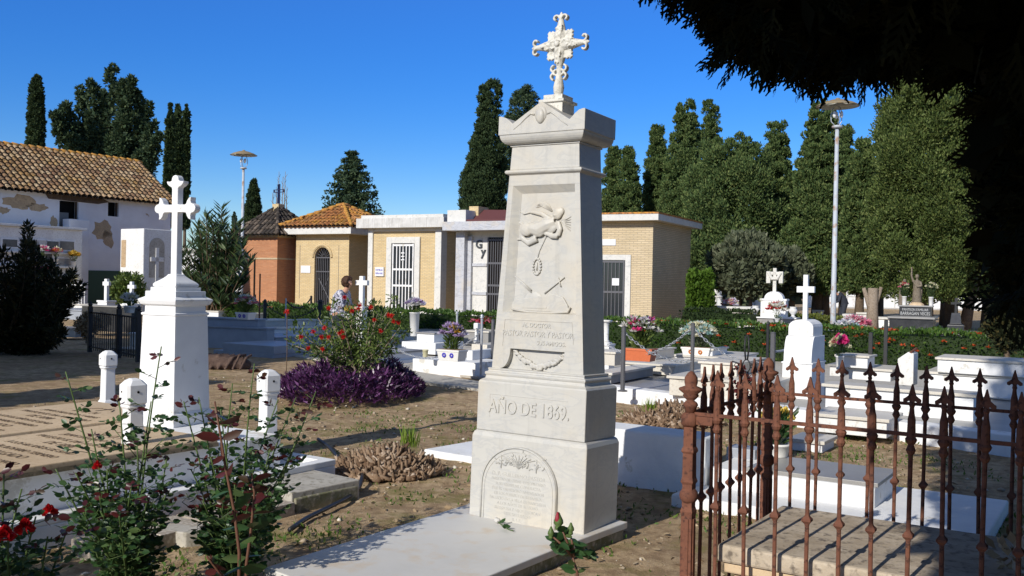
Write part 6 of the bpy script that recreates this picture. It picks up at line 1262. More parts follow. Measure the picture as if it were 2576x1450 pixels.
def red_bush():
    Y0 = 13.; c = P(905, 930, Y0); rs = np.random.RandomState(8); rr = random.Random(8); t = thing('red_flowered_bush', 'spreading green bush with scarlet pompom flowers above the purple patch', 'bush', (c.x, c.y, 0), 0); b = MB(); O = Vector((c.x, c.y, 0))
    C = []; Rr = []
    tips = [(790,880),(760,840),(742,850),(800,800),(830,790),(850,770),(880,760),(870,790),(910,775),(940,770),(960,785),(985,800),(1005,825),(990,850),(960,860),(925,850),(890,840),(850,840),(820,850),(800,885),(940,890),(930,810),(960,830),(900,810),(835,820),(985,765),(990,745),(910,880),(815,905),(955,905),(870,870),(1030,830),(735,868),(895,795),(860,815),(950,790)]
    for i, (u, v) in enumerate(tips):
        Y = Y0+rr.uniform(-.55,.55); p = P(u, v, Y)-O; s = Vector((rr.uniform(-.05,.1),0,.25)); m = s.lerp(p, .5)+Vector((rr.uniform(-.08,.08), rr.uniform(-.1,.1), rr.uniform(-.02,.1))); b.tube([Vector((0,0,0)), s, m, p], [.022,.016,.010,.004], 6)
        n = 5 if v > 770 else 3
        for k in range(n): q = m.lerp(p, k/(n-1)) ; C.append(tuple(q+Vector((rr.uniform(-.06,.06),rr.uniform(-.08,.08),rr.uniform(-.04,.04))))); Rr.append(.13 if (740 < u < 1010) and v > 770 else .06)
    b.build('branches', M['barkl'], t, True); V, F = clumps(C, np.array(Rr)*.9, 30, .058, .022, rs, .25, 1., LEAF); mesh_np('leaves', V, F, M['bush'], t)
    Fp = [(1110,98),(1300,120),(1352,100),(1365,75),(1455,90),(1485,195),(1600,155),(1625,160),(1640,205),(1680,215),(1535,285),(1200,300),(1220,290),(1230,335),(1110,335),(1050,335),(1075,260),(985,290),(885,330),(945,425),(1060,433),(1240,10)]
    m1, n1, b1 = newmat('scarlet pompom', .6, .2); b1.inputs["Base Color"].default_value = (.50,.012,.012,1)
    for i, (x, y) in enumerate(Fp):
        p = P(484.5+x*.3084, 745.4+y*.3084, Y0-.5+rr.uniform(-.15,.1))-O; n = 90; d = rs.normal(size=(n,3)); V, F = scatter(np.repeat([tuple(p)], n, 0), d, .040, .006, rs, LANCE, .2); mesh_np('pompom_flower', V, F, m1, t)
    p = P(484.5+770*.3084, 745.4+130*.3084, 13.2); t2 = thing('red_flower_stem', 'single tall upright stem with one scarlet pompom left of the red flowered bush', 'flower', (p.x, p.y, 0), 0); MB().tube([(0,0,0),(.01,0,p.z*.5),(0,0,p.z)], .006, 5).build('stem', M['twig'], t2)
    V, F = scatter(np.repeat([(0,0,p.z)], 90, 0), rs.normal(size=(90,3)), .05, .006, rs, LANCE, .2); mesh_np('pompom_flower', V, F, m1, t2)
red_bush()
def stumps():
    for (u, v, r_, h, lab, gu, gv, seed) in ((975,1190,.42,.19,'tangled heap of dead roots and shards with a grass tuft, left of the obelisk',1030,1145,1),(1690,1062,.55,.20,'long low heap of broken root shards with a green tuft behind the white tomb',1635,1062,2)):
        rs = np.random.RandomState(seed); c = G(u, v, 0); t = thing('root_stump', lab, 'stump', (c.x, c.y, 0), 0); n = 2600; a = rs.random(n)*6.283; q = rs.random(n)**.55; x = r_*q*np.cos(a); y = r_*.8*q*np.sin(a); z = h*(1-q**1.3)*rs.random(n)**.35
        ax = np.stack([x*1.5+rs.normal(size=n)*.25, y*1.5+rs.normal(size=n)*.25, .35+rs.random(n)*.5], 1); T = np.array([(-.5,-.5,0),(.5,-.5,0),(.5,.5,0),(-.5,.5,0),(-.35,-.3,1),(.4,-.35,.85),(.3,.35,1.),(-.4,.3,.9)]); F0 = np.array([(0,1,5,4),(1,2,6,5),(2,3,7,6),(3,0,4,7),(4,5,6,7)])
        ps = np.stack([x,y,z],1); ax = ax+rs.normal(size=ax.shape)*.8; h_ = n//2; V, F = join([scatter(ps[:h_], ax[:h_], .085, .016, rs, (T, F0), .6), scatter(ps[h_:], ax[h_:], .040, .026, rs, (T, F0), .8)]); o = mesh_np('shards', V, F, M['root'], t)
        MB().lathe([(r_*.95,-.05),(r_*.8,h*.25),(r_*.4,h*.75),(.02,h*.95)], 14, sy=.8).build('root_mass', M['bark'], t, True)
        g = G(gu, gv, 0)-Vector((c.x,c.y,0)); k = 90; pos = np.stack([g.x+rs.normal(size=k)*.035, g.y+rs.normal(size=k)*.03, np.full(k,h*.3)], 1); V, F = scatter(pos, np.stack([rs.normal(size=k)*.22, rs.normal(size=k)*.22, np.ones(k)], 1), .20, .010, rs, LANCE, .3); mesh_np('grass_tuft', V, F, M['grassg'], t)
stumps()
def oleander():
    rs = np.random.RandomState(9); rr = random.Random(9); Y0 = 30; c = P(545, 775, Y0); t = thing('oleander_bush', 'tall dark oleander with long pointed leaves right of the white cross', 'bush', (c.x, c.y, 0), 0); pos = []; ax = []; b = MB()
    tips = [(560,520),(600,560),(545,560),(515,590),(490,560),(470,610),(455,640),(620,600),(630,650),(610,640),(580,560),(530,620),(500,660),(470,690),(560,620),(590,620),(545,660),(600,700),(625,690),(520,700),(555,720),(590,730),(480,730),(530,540),(575,590),(560,680),(510,620),(490,700),(575,650),(540,740),(610,750),(500,750)]
    for (u, v) in tips:
        for j in range(3):
            Y = Y0+rr.uniform(-1.3,1.3); p = P(u+rr.uniform(-14,14), v+rr.uniform(0,26)*(j>0), Y)-Vector((c.x,c.y,0)); s = Vector((rr.uniform(-.3,.3), rr.uniform(-.3,.3), 0)); q = []
            for k in range(7): f = k/6; q.append(s.lerp(p, f)+Vector((0,0,.25*math.sin(f*3.14))))
            b.tube(q, [.03,.026,.022,.018,.014,.010,.006], 5)
            for k in range(46): f = .35+.65*rr.random()**.7; i = min(5, int(f*6)); w_ = q[i].lerp(q[i+1], f*6-i); a = rr.random()*6.283; pos.append(tuple(w_)); ax.append((math.cos(a), math.sin(a), .9))
    b.build('stems', M['twig'], t, True); V, F = scatter(np.array(pos), np.array(ax), .34, .055, rs, LANCE, .3); mesh_np('leaves', V, F, M['oleander'], t)
oleander()
def round_bush(label, u, v0, v1, wpx, Y, mat, seed, n=70, leaf=.08, per=60, name='round_bush', squash=1.):
    rs = np.random.RandomState(seed); c = P(u, (v0+v1)/2, Y); R_ = wpx/2/2400*Y; H = (v1-v0)/2400*Y; t = thing(name, label, 'bush', (c.x, c.y, 0), 0); zb = max(.1, c.z-H/2)
    d = rs.normal(size=(n,3)); d /= np.linalg.norm(d,axis=1,keepdims=True); q = rs.random(n)[:,None]**.4; C = d*q*np.array([R_*.8,R_*.8,H*.42])+np.array([0,0,zb+H/2]); V, F = clumps(C, R_*.26*(.6+.8*rs.random(n)), per, leaf, leaf*.5, rs, .35, 1., LEAF); mesh_np('foliage', V, F, M[mat], t)
    MB().tube([(0,0,0),(0,0,zb+H*.4)], [.06,.03], 6).build('trunk', M['bark'], t); return t
round_bush('rounded green bush behind the two small white crosses', 322, 684, 770, 92, 37, 'bush', 41, 90, .13)
def juniper():
    rs = np.random.RandomState(42); rr = random.Random(42); c = P(40, 870, 19.); t = thing('juniper_bush', 'large dark spiky juniper bush at the left edge in shade', 'bush', (c.x, c.y, 0), 0); C = []; Rr = []
    B0 = P(35, 872, 19.); br = MB()
    for (u, v) in ((68,578),(72,620),(88,628),(36,645),(8,640),(-30,650),(60,665),(112,655),(135,668),(152,690),(182,692),(196,722),(176,742),(165,772),(142,800),(100,720),(122,742),(80,742),(40,722),(0,700),(152,832),(118,858),(-40,720),(-60,780),(60,790),(95,800),(20,780),(60,705),(130,700),(150,735)):
        for q in range(2):
            T_ = P(u+rr.uniform(-7,7), v+rr.uniform(-6,8), 19+rr.uniform(-1.,1.)); b0 = Vector((B0.x+rr.uniform(-.3,.4), B0.y+rr.uniform(-.4,.4), .05)); m_ = b0.lerp(T_, .5)+Vector(((T_.x-b0.x)*.18, 0, -.12)); Ls = []
            for k in range(13):
                f = .18+.82*k/12; p_ = b0*(1-f)**2+m_*2*f*(1-f)+T_*f*f; C.append((p_.x-c.x, p_.y-c.y, max(.08, p_.z))); Rr.append(.26*(1-f)+.055); Ls.append(Vector((p_.x-c.x, p_.y-c.y, p_.z)))
            br.tube(Ls, [.025-.0017*k for k in range(13)], 4)
    br.build('branches', M['twig'], t)
    V, F = clumps(C, Rr, 34, .12, .034, rs, .8, 1.1); mesh_np('foliage', V, F, M['juniper'], t); MB().tube([(0,0,0),(0,0,1.2)], [.1,.05], 6).build('trunk', M['bark'], t)
juniper()
round_bush('dry brown shrub behind the low black iron railing', 222, 795, 862, 62, 22, 'dry', 43, 60, .07, name='dry_bush')
round_bush('dark shrub with pale blossoms in shade at the right edge', 2535, 745, 890, 115, 15, 'juniper', 44, 130, .07)
# ------------------------------------------------------------------ the cypress overhead and round the camera
SPR = []
def spray_tpl():
    V = []; F = []; rr = random.Random(1)
    def seg(x0, z0, x1, z1, w0, w1):
        dx, dz = x1-x0, z1-z0; L = math.hypot(dx, dz); nx, nz = -dz/L, dx/L; n = len(V); V.extend([(x0-nx*w0,0,z0-nz*w0),(x0+nx*w0,0,z0+nz*w0),(x1+nx*w1,.03,z1+nz*w1),(x1-nx*w1,.03,z1-nz*w1)]); F.append((n,n+1,n+2,n+3))
    seg(0,0,.0,1.,.035,.02)
    for k in range(5):
        z = .18+.16*k
        for s in (-1, 1):
            L = .42*(1-k*.12); x1, z1 = s*L*.62, z+L*.75; seg(0,z,x1,z1,.032,.022)
            seg(x1*.5,z+(z1-z)*.5,x1*.5+s*.10,z+(z1-z)*.5+.04,.024,.018); seg(x1*.75,z+(z1-z)*.75,x1*.75-s*.01,z+(z1-z)*.75+.12,.024,.018)
    return np.array(V), np.array(F)
def canopy():
    rs = np.random.RandomState(50); rr = random.Random(50); t = thing('overhanging_cypress', 'huge dark cypress overhanging the upper right corner and right edge, seen from its shaded underside', 'tree', (2.35, 1.6, 0), 0); O = np.array([2.35, 1.6, 0])
    edge = [(1600,-60),(1690,-18),(1760,8),(1800,30),(1830,62),(1848,105),(1872,140),(1915,165),(1950,180),(1985,190),(2040,196),(2090,200),(2135,208),(2180,205),(2215,185),(2245,165),(2290,150),(2340,165),(2380,230),(2420,300),(2440,380),(2450,470),(2455,560),(2452,640),(2470,720)]
    pos = []; ax = []
    L = []
    for i in range(len(edge)-1):
        (u0,v0),(u1,v1) = edge[i], edge[i+1]; n = int(math.hypot(u1-u0, v1-v0)/1.1)
        for k in range(n):
            s = rr.random(); u, v = u0+(u1-u0)*s, v0+(v1-v0)*s; nx, ny = (v1-v0), -(u1-u0); q = math.hypot(nx, ny); nx, ny = nx/q, ny/q     # inward normal (up / right)
            if i > 17: nx, ny = abs(nx), ny
            d = rr.random()**1.3*95+6; Y = 2.9+rr.uniform(-.35,.45)+ (d/200); uu, vv = u+(nx if i > 16 else .15)*d+rr.uniform(-8,8), v-(abs(ny) if i <= 16 else -.0)*d+rr.uniform(-8,8)
            if i > 16: uu, vv = u+d+(125 if i > 17 else 40), v+rr.uniform(-10,10)
            p = P(uu, vv-(28 if u < 1900 else 52), Y); pos.append((p.x, p.y, p.z)); 
            a = (-.55, -.25, -.55) if i < 6 else ((-.15, -.15, -.9) if i < 17 else (-.75, -.2, -.35)); ax.append((a[0]+rs.normal()*.38, a[1]+rs.normal()*.4, a[2]+rs.normal()*.38))
    # interior of the crown
    def inside(n):
        out = []
        while len(out) < n:
            u = rr.uniform(1620, 3400); v = rr.uniform(-1500, 760)
            if 2380 < u < 2500 and v > 150: continue
            if u < 2450:
                lim = np.interp(u, [e[0] for e in edge[:19]], [e[1] for e in edge[:19]]) if u < 2380 else 230
                if v > lim-75: continue
            Y = rr.uniform(2.5, 4.6) if v > -500 else rr.uniform(1.6, 3.6); p = P(u, v, Y)
            if p.z < 7: out.append((p.x, p.y, p.z))
        return out
    I = np.array(inside(9000)); pos = np.array(pos); ax = np.array(ax); T = spray_tpl(); V1, F1 = scatter(pos, ax, .115, .115, rs, T, .35)
    axI = rs.normal(size=I.shape)+np.array([-.2,-.2,-.8]); V2, F2 = scatter(I, axI, .15, .15, rs, T, .35)
    J = np.array(inside(20000)); V3, F3 = scatter(J+np.array([.06,.12,.06]), rs.normal(size=J.shape), .13, .11, rs, DIAMOND, .3)
    # unseen mass above and behind the camera, placed for its shade, and right skirt
    C = []; Rr = []
    def blob(c, r, n, rb):
        for k in range(n):
            d = rs.normal(size=3); d /= np.linalg.norm(d); d *= rs.random()**.45; C.append((c[0]+d[0]*r[0], c[1]+d[1]*r[1], c[2]+d[2]*r[2])); Rr.append(rb*(.7+.6*rs.random()))
    blob((1.6,-.6,5.2),(1.9,2.6,2.6),150,.5); blob((.9,-2.6,5.4),(1.2,1.8,3.2),90,.5); blob((3.2,1.8,3.6),(1.2,1.6,3.6),110,.5); blob((3.6,3.9,3.0),(.9,1.3,2.6),60,.45); blob((1.8,.6,7.5),(1.3,2.0,2.5),90,.5); blob((3.0,-2,3.5),(1.6,2.0,3.2),90,.5); blob((4.4,4.3,5.0),(1.3,1.8,1.1),90,.45)
    px, py, hx, hy = math.cos(SUN_AZ), -math.sin(SUN_AZ), math.sin(SUN_AZ), math.cos(SUN_AZ)
    for k in range(420):                              # unseen crown clumps lined up along the sun to shade fence and ground
        z = rr.uniform(2.75, 8.2); qm = -.47-.26*(z-3); q_ = qm+(2.7-qm)*rr.random()**1.15; p_ = rr.uniform(-1.5, .7); C.append((px*q_+hx*p_, py*q_+hy*p_, z)); Rr.append(.30*(.8+.4*rr.random()))
    blob((4.8,6.2,5.6),(1.6,2.0,1.0),110,.45); blob((2.9,3.2,4.4),(1.2,1.4,.9),90,.4); blob((4.7,3.4,2.0),(1.0,1.6,1.8),80,.42); blob((5.4,5.4,3.4),(.8,1.2,2.2),70,.42)  # unseen clumps added to deepen the shade at lower right
    V4, F4 = clumps(C, Rr, 85, .26, .18, rs, -.1, .8)
    def off(V): return V-O
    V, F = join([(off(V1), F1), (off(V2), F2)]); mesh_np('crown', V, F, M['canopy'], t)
    V, F = join([(off(V3), F3), (off(V4), F4)]); mesh_np('inner_shade_crown', V, F, M['canopy'], t)
    MB().tube([(1.0,.2,-.1),(1.0,.25,1.5),(.7,.2,4),(.4,0,7)], [.30,.24,.2,.08], 12).build('trunk', M['bark'], t, True)
    b = MB()
    for k in range(26):
        p = pos[rr.randrange(len(pos))]-O; s = Vector((.6,.2,3.6)); q = Vector(p); b.tube([s, s.lerp(q,.5)+Vector((0,0,.35)), q+Vector((.05,.05,.08))], [.035,.018,.004], 6)
    b.build('branches', M['bark'], t, True)
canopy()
# trees just outside the frame on the left whose long shadows cross the ground and the stepped vault; two are added to dim the skylight there
def shade_tree(label, x, y, r, z0, z1, seed):
    rs = np.random.RandomState(seed); t = thing('cypress_tree', label, 'tree', (x, y, 0), 0, 'trees beyond the left edge'); pr = [(0,.7*r),(.2,r),(.6,.85*r),(.9,.5*r),(1,.1*r)]; c, rr = envelope(pr, z1-z0, 230, rs, 0, .95, .1); c[:,2] += z0; V, F = clumps(c, np.clip(rr*.35,.25,.8), 110, .34, .24, rs, .9, .8); mesh_np('crown', V, F, M['cyp'], t); MB().tube([(0,0,-.1),(0,0,z1*.7)], [.22,.08], 8).build('trunk', M['bark'], t, True)
shade_tree('tall cypress beyond the left edge shading the stepped blue grey vault', -13.3, 9.3, 2.2, 1.0, 11.0, 61); shade_tree('slim young cypress beyond the left edge throwing a narrow shadow band', -9.4, 7.9, .34, .3, 4.0, 69); shade_tree('unseen cypress added beyond the left edge to block sky by the juniper bush', -12.6, 15.6, 1.5, .6, 9.0, 67); shade_tree('smaller unseen cypress added beyond the left edge to block sky near the low black railing', -10.2, 12.9, 1.2, .5, 7.5, 68); shade_tree('cypress beyond the left edge shading the juniper bush', -16.9, 11.5, 2.2, 1.0, 10.0, 62)
def low_shade():
    for (x, y, r, h, lab, sd) in ((-3.3,1.5,.95,2.1,'dense dark shrub beyond the lower left corner shading the red roses',63),(-4.3,2.7,.85,1.9,'second dense shrub beyond the lower left corner beside the double tomb',64)):
        rs = np.random.RandomState(sd); t = thing('shrub', lab, 'bush', (x, y, 0), 0, 'shrubs beyond the lower left corner'); n = 90; d = rs.normal(size=(n,3)); d /= np.linalg.norm(d,axis=1,keepdims=True); C = d*rs.random(n)[:,None]**.4*np.array([r*.8,r*.8,h*.42])+np.array([0,0,h*.5]); V, F = clumps(C, np.full(n, r*.26), 90, .07, .045, rs, .3, 1., LEAF); mesh_np('foliage', V, F, M['rose'], t); MB().tube([(0,0,0),(0,0,h*.5)], [.04,.02], 6).build('trunk', M['bark'], t)
low_shade()
# ================================================================== PEOPLE
def limb(b, pts, rad): b.tube(pts, rad, 12); [b.ball(p, r) for p, r in zip(pts, rad)]
def woman():
    p = P(866, 703, 19.5); t = thing('person', 'woman with short curly brown hair in a patterned grey blouse bending over a grave', 'person', (p.x, p.y, 0.05), 12)
    # local: faces +x (right of the picture), slightly bent forward and towards the camera
    b = MB(); H = 1.58
    b.ball((.10,-.03,1.47), .074,.078,.100); b.ball((.155,-.035,1.440), .03,.04,.035); b.ball((.175,-.04,1.462), .014,.013,.02)
    b.tube([(.0,0,1.26),(.05,-.01,1.33),(.09,-.02,1.41)], [.065,.052,.05], 12)
    b.tube([(-.10,.02,.85),(-.09,.01,1.0),(-.05,0,1.15),(-.01,0,1.27)], [.17,.15,.165,.13], 14); b.ball((-.10,.02,.85), .185,.16,.16)
    for s in (-1, 1):
        sh = (-.01, s*.17, 1.26); el = (.03, s*.22, 1.0); wr = (.26, s*.09-.02, .96); b.ball(sh, .062); b.tube([sh, el], [.058,.043], 10); b.ball(el, .044); b.tube([el, wr], [.042,.027], 10)
        hd = Vector((.30, s*.07-.02, .955)); b.ball(hd, .045,.034,.020)
        for k in range(4): o = (k-1.5)*.016; b.tube([hd+Vector((.02,o,0)), hd+Vector((.065,o*1.1,-.008)), hd+Vector((.085,o,-.03))], [.010,.009,.007], 6)
        b.tube([hd+Vector((-.01,-s*.03,.005)), hd+Vector((.035,-s*.05,-.005))], [.011,.008], 6)
        hip = (-.12, s*.09, .86); kn = (-.04, s*.10, .47); an = (-.10, s*.10, .08); b.tube([hip, kn, an], [.10,.062,.042], 12); b.ball(kn, .062); b.tube([an, (.10, s*.11, .035)], [.045,.035], 8)
    for s in (-1, 1): b.ball((.095, -.03+s*.078, 1.465), .012,.008,.022)
    b.build('body', M['skin'], t, remesh=.010, sm=2)
    c = MB(); c.tube([(-.11,.02,.80),(-.09,.01,1.0),(-.05,0,1.15),(-.01,0,1.275)], [.20,.172,.188,.135], 18)
    for s in (-1, 1): c.ball((-.01, s*.17, 1.255), .080); c.tube([(-.01, s*.17, 1.26),(.03, s*.225, 1.02),(.09,s*.20,.985)], [.078,.066,.056], 12)
    c.ball((-.03,0,1.22), .10,.20,.07); c.build('blouse', M['blouse'], t, remesh=.012, sm=3)
    c = MB(); c.ball((-.11,.02,.80), .20,.175,.13)
    for s in (-1, 1): c.tube([(-.12, s*.09, .80),(-.04, s*.10, .47),(-.10, s*.10, .10)], [.125,.085,.07], 12)
    c.build('trousers', M['jeans'], t, remesh=.014, sm=2)
    rs = np.random.RandomState(1); h = MB()
    for k in range(110):
        d = rs.normal(size=3); d /= np.linalg.norm(d)
        if d[0] > .45 and d[2] < .55: continue
        h.ball((.075+d[0]*.092, -.02+d[1]*.098, 1.495+d[2]*.092), .030+.012*rs.random())
    h.build('hair', M['hair'], t, remesh=.008)
    e = MB()
    for s in (-1, 1): e.ball((.168,-.03+s*.03,1.485), .007,.010,.006)
    e.build('eyes', M['dark'], t, True); e = MB(); e.tube([(.172,-.05,1.43),(.178,-.035,1.428),(.172,-.018,1.43)], .005, 6); e.build('lips', M['rosebud'], t, True)
    q = P(876, 800, 19.); pot(Vector((q.x, q.y, q.z-.02)), .10,.1,'p','yellow wrapped bundle of flowers in front of the woman', ['yellowf','gold','yellowf'], spread=.10, hh=.14, n=10, nl=20, fr=.05, seed=71)
woman()
def man():
    p = P(2118, 757, 41); t = thing('person', 'distant person in dark clothes bending forward near the white niche wall', 'person', (p.x, p.y, 0), 0); b = MB()
    b.ball((-.30,0,1.42), .10,.09,.12); b.tube([(-.22,0,1.36),(-.15,0,1.32)], .055, 8); b.tube([(-.16,0,1.32),(.02,0,1.12),(.10,0,.92)], [.17,.17,.16], 12)
    for s in (-1, 1):
        b.tube([(-.14,s*.19,1.30),(-.22,s*.22,1.05),(-.42,s*.10,.98)], [.06,.048,.034], 8); b.ball((-.45,s*.09,.97), .05,.035,.03); b.tube([(.10,s*.09,.92),(.0,s*.11,.50),(.08,s*.11,.08)], [.11,.075,.05], 10); b.tube([(.08,s*.11,.06),(-.12,s*.12,.035)], [.05,.04], 8)
        for k in range(4): b.tube([(-.46,s*.09+(k-1.5)*.014,.97),(-.53,s*.09+(k-1.5)*.015,.95)], [.010,.008], 5)
    b.build('body', M['skin'], t, remesh=.014, sm=2); c = MB(); c.tube([(-.18,0,1.33),(.02,0,1.12),(.12,0,.88)], [.19,.20,.19], 12)
    for s in (-1, 1): c.tube([(-.14,s*.19,1.30),(-.22,s*.22,1.05),(-.36,s*.13,1.0)], [.078,.066,.05], 8)
    c.build('jacket', M['jeans'], t, remesh=.016, sm=2); c = MB()
    for s in (-1, 1): c.tube([(.10,s*.09,.94),(.0,s*.11,.50),(.08,s*.11,.10)], [.13,.10,.08], 10)
    c.build('trousers', M['jeans'], t, remesh=.016, sm=2); MB().ball((-.29,0,1.47), .108,.10,.095).build('hair', M['dark'], t, True)
man()
# ================================================================== MIDDLE AND FAR MONUMENTS
def simple_cross(label, u, vb, vt, va, Y, armpx, wpx, yaw=31, mat='white', base=None):
    p = P(u, vb, Y); H = P(u, vt, Y).z; za = P(u, va, Y).z; t = thing('cross', label, 'grave cross', (p.x, p.y, 0), yaw); k = Y/2400; a = armpx*k/2; w_ = wpx*k; zb = max(0, p.z)
    MB().box(-w_/2,w_/2,-w_*.4,w_*.4,zb-.02,H).box(-a,a,-w_*.38,w_*.38,za-w_*.5,za+w_*.5).build('cross', M[mat], t, bevel=.01)
    if base: bw, bh = base[0]*k, base[1]*k; MB().box(-bw/2,bw/2,-bw*.35,bw*.35,0,zb).box(-bw*.56,bw*.56,-bw*.4,bw*.4,zb-.06,zb).build('pedestal', M[mat], t, bevel=.01)
    else: MB().box(-w_*.8,w_*.8,-w_*.8,w_*.8,0,zb).build('pedestal', M[mat], t, bevel=.01)
simple_cross('plain white cross right of the woman', 910, 772, 695, 712, 19.5, 38, 12.5)
simple_cross('plain white cross on a square block before the green gate', 268, 756, 702, 714, 30, 24, 10, base=(36,20)); simple_cross('plain white cross before the rounded green bush', 331, 764, 709, 722, 28, 26, 9, base=(34,16))
def cross_tomb_with_urns():
    Y0 = 31; c = P(1947, 800, Y0); k = Y0/2400; t = thing('cross_tomb', 'white tomb with arched headpiece and a cross draped in a carved shroud', 'tomb', (c.x, c.y, 0), 27); mw = M['white']
    def Z(v): return P(1947, v, Y0).z
    MB().box(-.72,.72,-.25,.4,0,Z(801)).build('base', M['greyg'], t); MB().box(-.76,.76,-.3,.45,Z(801),Z(798)).build('ledge', mw, t)
    MB().box(-.40,.40,-.18,.25,Z(798),Z(754)).box(-.43,.43,-.2,.27,Z(757),Z(752)).build('headstone', mw, t, bevel=.01)
    b = MB(); b.prism([(-.30,Z(752)),(.30,Z(752))]+[(.30*math.cos(a/10*math.pi), Z(752)+.24*math.sin(a/10*math.pi)) for a in range(1,10)], -.14, .2); b.build('arched_top', mw, t, bevel=.01)
    MB().ball((0,-.19,Z(772)), .055,.02,.07).build('oval_medallion', M['statue'], t, True)
    zt, za = Z(675), Z(688); b = MB(); b.box(-.055,.055,-.04,.04,Z(734)-.02,zt); b.box(-.27,.27,-.04,.04,za-.05,za+.05); b.build('cross', M['marblecross'], t, bevel=.008)
    b = MB(); 
    for s in (-1, 1): b.box(s*.20-.065,s*.20+.065,-.055,.055,Z(713),za+.06)
    b.tube([(-.2,-.05,za+.02),(-.08,-.055,Z(702)),(.08,-.055,Z(702)),(.2,-.05,za+.02)], [.05,.06,.06,.05], 8); b.build('shroud', M['marblecross'], t, bevel=.01)
    for s, lab in ((-1,'white stone urn left of the arched headpiece'),(1,'white stone urn right of the arched headpiece')):
        e, g = axes(27); q = c+e*(s*.6); u_ = thing('urn', lab, 'urn', (q.x, q.y, Z(798)), 27); MB().lathe([(.08,0),(.10,.02),(.05,.06),(.06,.10),(.13,.18),(.14,.25),(.09,.31),(.11,.33),(.11,.35)], 14).build('body', M['white2'], u_, True); MB().lathe([(.075,.351),(.07,.36),(.002,.362)], 12).build('opening', M['dark'], u_, True)
    q = P(1915, 829, 28.5); t2 = thing('table_tomb', 'low table shaped marble tomb on short white legs behind the blossom hedge', 'tomb', (q.x, q.y, .0), 27); MB().box(-.62,.75,-.5,1.0,.42,.5).build('table_top', M['cream'], t2, bevel=.01)
    b = MB(); [b.box(x-.09,x+.09,y-.09,y+.09,.05,.42) for x in (-.5,.62) for y in (-.38,.85)]; b.build('legs', mw, t2); MB().box(-.44,.55,-.3,.8,.05,.41).build('dark_recess', M['blackg'], t2); MB().box(-2.3,.9,-.8,1.1,-.02,.1).build('base_slab', M['cream'], t2)
    pot(P(1955, 810, 30), .08,.1,'p','red and cream flower spray at the foot of the white cross tomb', ['crimson','creamf','whitef'], spread=.34, hh=.5, n=24, nl=60, fr=.12, seed=72)
cross_tomb_with_urns()
def granite_tomb():
    Y0 = 27.; N = P(2346, 842, Y0); N.z = 0; yaw = 27; t = thing('granite_tomb', 'polished dark granite family tomb with lettered headblock behind the blossom hedge', 'tomb', N, yaw); k = Y0/2400
    def Z(v): return P(2346, v, Y0).z
    MB().box(-1.35,.12,-.15,2.0,0,Z(846)+.12).build('base', M['blackg'], t); MB().box(-1.42,.18,-.22,2.05,Z(846)+.12,Z(846)+.17).build('base_slab', M['greyg'], t)
    z0 = Z(846)+.17; z1 = z0+.30; MB().box(-1.15,.0,0,1.5,z0,z1).build('chest', M['blackg'], t, bevel=.006); MB().box(-1.2,.05,-.06,1.55,z1,z1+.05).build('top_slab', M['greyg'], t, bevel=.006)
    z2 = z1+.05+.28; MB().box(-.98,-.1,1.0,1.4,z1+.05,z2).build('headblock', M['blackg'], t, bevel=.006); MB().box(-1.02,-.06,.96,1.44,z2,z2+.04).build('headblock_slab', M['greyg'], t, bevel=.004)
    text_mesh('lettering', 'PANTEON FAMILIAR', .105, M['silverl'], t, (-.54,.995,z1+.21), (R(90),0,0), .004, sx=.75); text_mesh('lettering', 'BARRAGAN VECES', .13, M['silverl'], t, (-.54,.995,z1+.09), (R(90),0,0), .004, sx=.75)
    e, g = axes(yaw); q = N+e*(-.52)+g*1.2
    s = thing('statue', 'weathered robed statue with one arm raised standing on the dark granite tomb', 'statue', (q.x, q.y, z2+.04), yaw+10)
    MB().lathe([(.22,0),(.20,.04),(.13,.09),(.10,.11)], 10).build('rock_base', M['beige'], s)
    b = MB(); b.tube([(0,0,.08),(0,0,.35),(.01,0,.55),(0,0,.66),(0,0,.74)], [.13,.115,.095,.105,.07], 14); b.ball((0,-.01,.86), .055,.06,.072); b.tube([(0,0,.74),(0,0,.82)], .032, 8); b.ball((0,0,.69), .12,.07,.06)
    b.tube([(-.10,0,.70),(-.15,-.03,.86),(-.15,-.03,1.08)], [.035,.03,.022], 8); b.ball((-.15,-.03,1.11), .028)
    b.tube([(.10,0,.70),(.14,-.05,.58),(.03,-.12,.55)], [.035,.032,.024], 8)
    for k in range(9): a = k*.7; b.tube([(.11*math.cos(a),.10*math.sin(a),.10),(.085*math.cos(a),.08*math.sin(a),.52)], [.028,.02], 6)
    b.build('figure', M['statue'], s, remesh=.012, sm=1)
    b = MB(); 
    for k in range(5): b.tube([(-.09+.045*k,.07,.68),(-.10+.05*k,.10,.40),(-.085+.042*k,.09,.14)], [.03,.035,.03], 6)
    b.build('cloak', M['statue'], s, True)
    s2 = thing('statue', 'smaller kneeling stone figure at the left of the robed statue', 'statue', tuple(N+e*(-.92)+g*1.2+Vector((0,0,z2+.04))), yaw); b = MB(); b.tube([(0,0,0),(0,0,.3),(.02,0,.5),(.03,0,.62)], [.11,.10,.09,.05], 12); b.ball((.06,-.01,.72), .05,.05,.062); b.tube([(.03,-.06,.5),(.12,-.08,.42)], [.03,.02], 8); b.build('figure', M['statue'], s2, remesh=.012, sm=1)
    for (dx, lab, sd, pe) in ((-.85,'white vase with dark red flowers left of the robed statue',1,['crimson','pink','creamf']),(-.12,'white vase with dark foliage right of the robed statue',2,['creamf','olive'])):
        q = N+e*dx+g*1.05; pot(Vector((q.x,q.y,z2+.04)), .07,.26,'v',lab, [pe[0]] if sd == 2 else pe, spread=.20, hh=.42, n=14, nl=240, leaf='cypd', fr=.06, seed=80+sd)
granite_tomb()
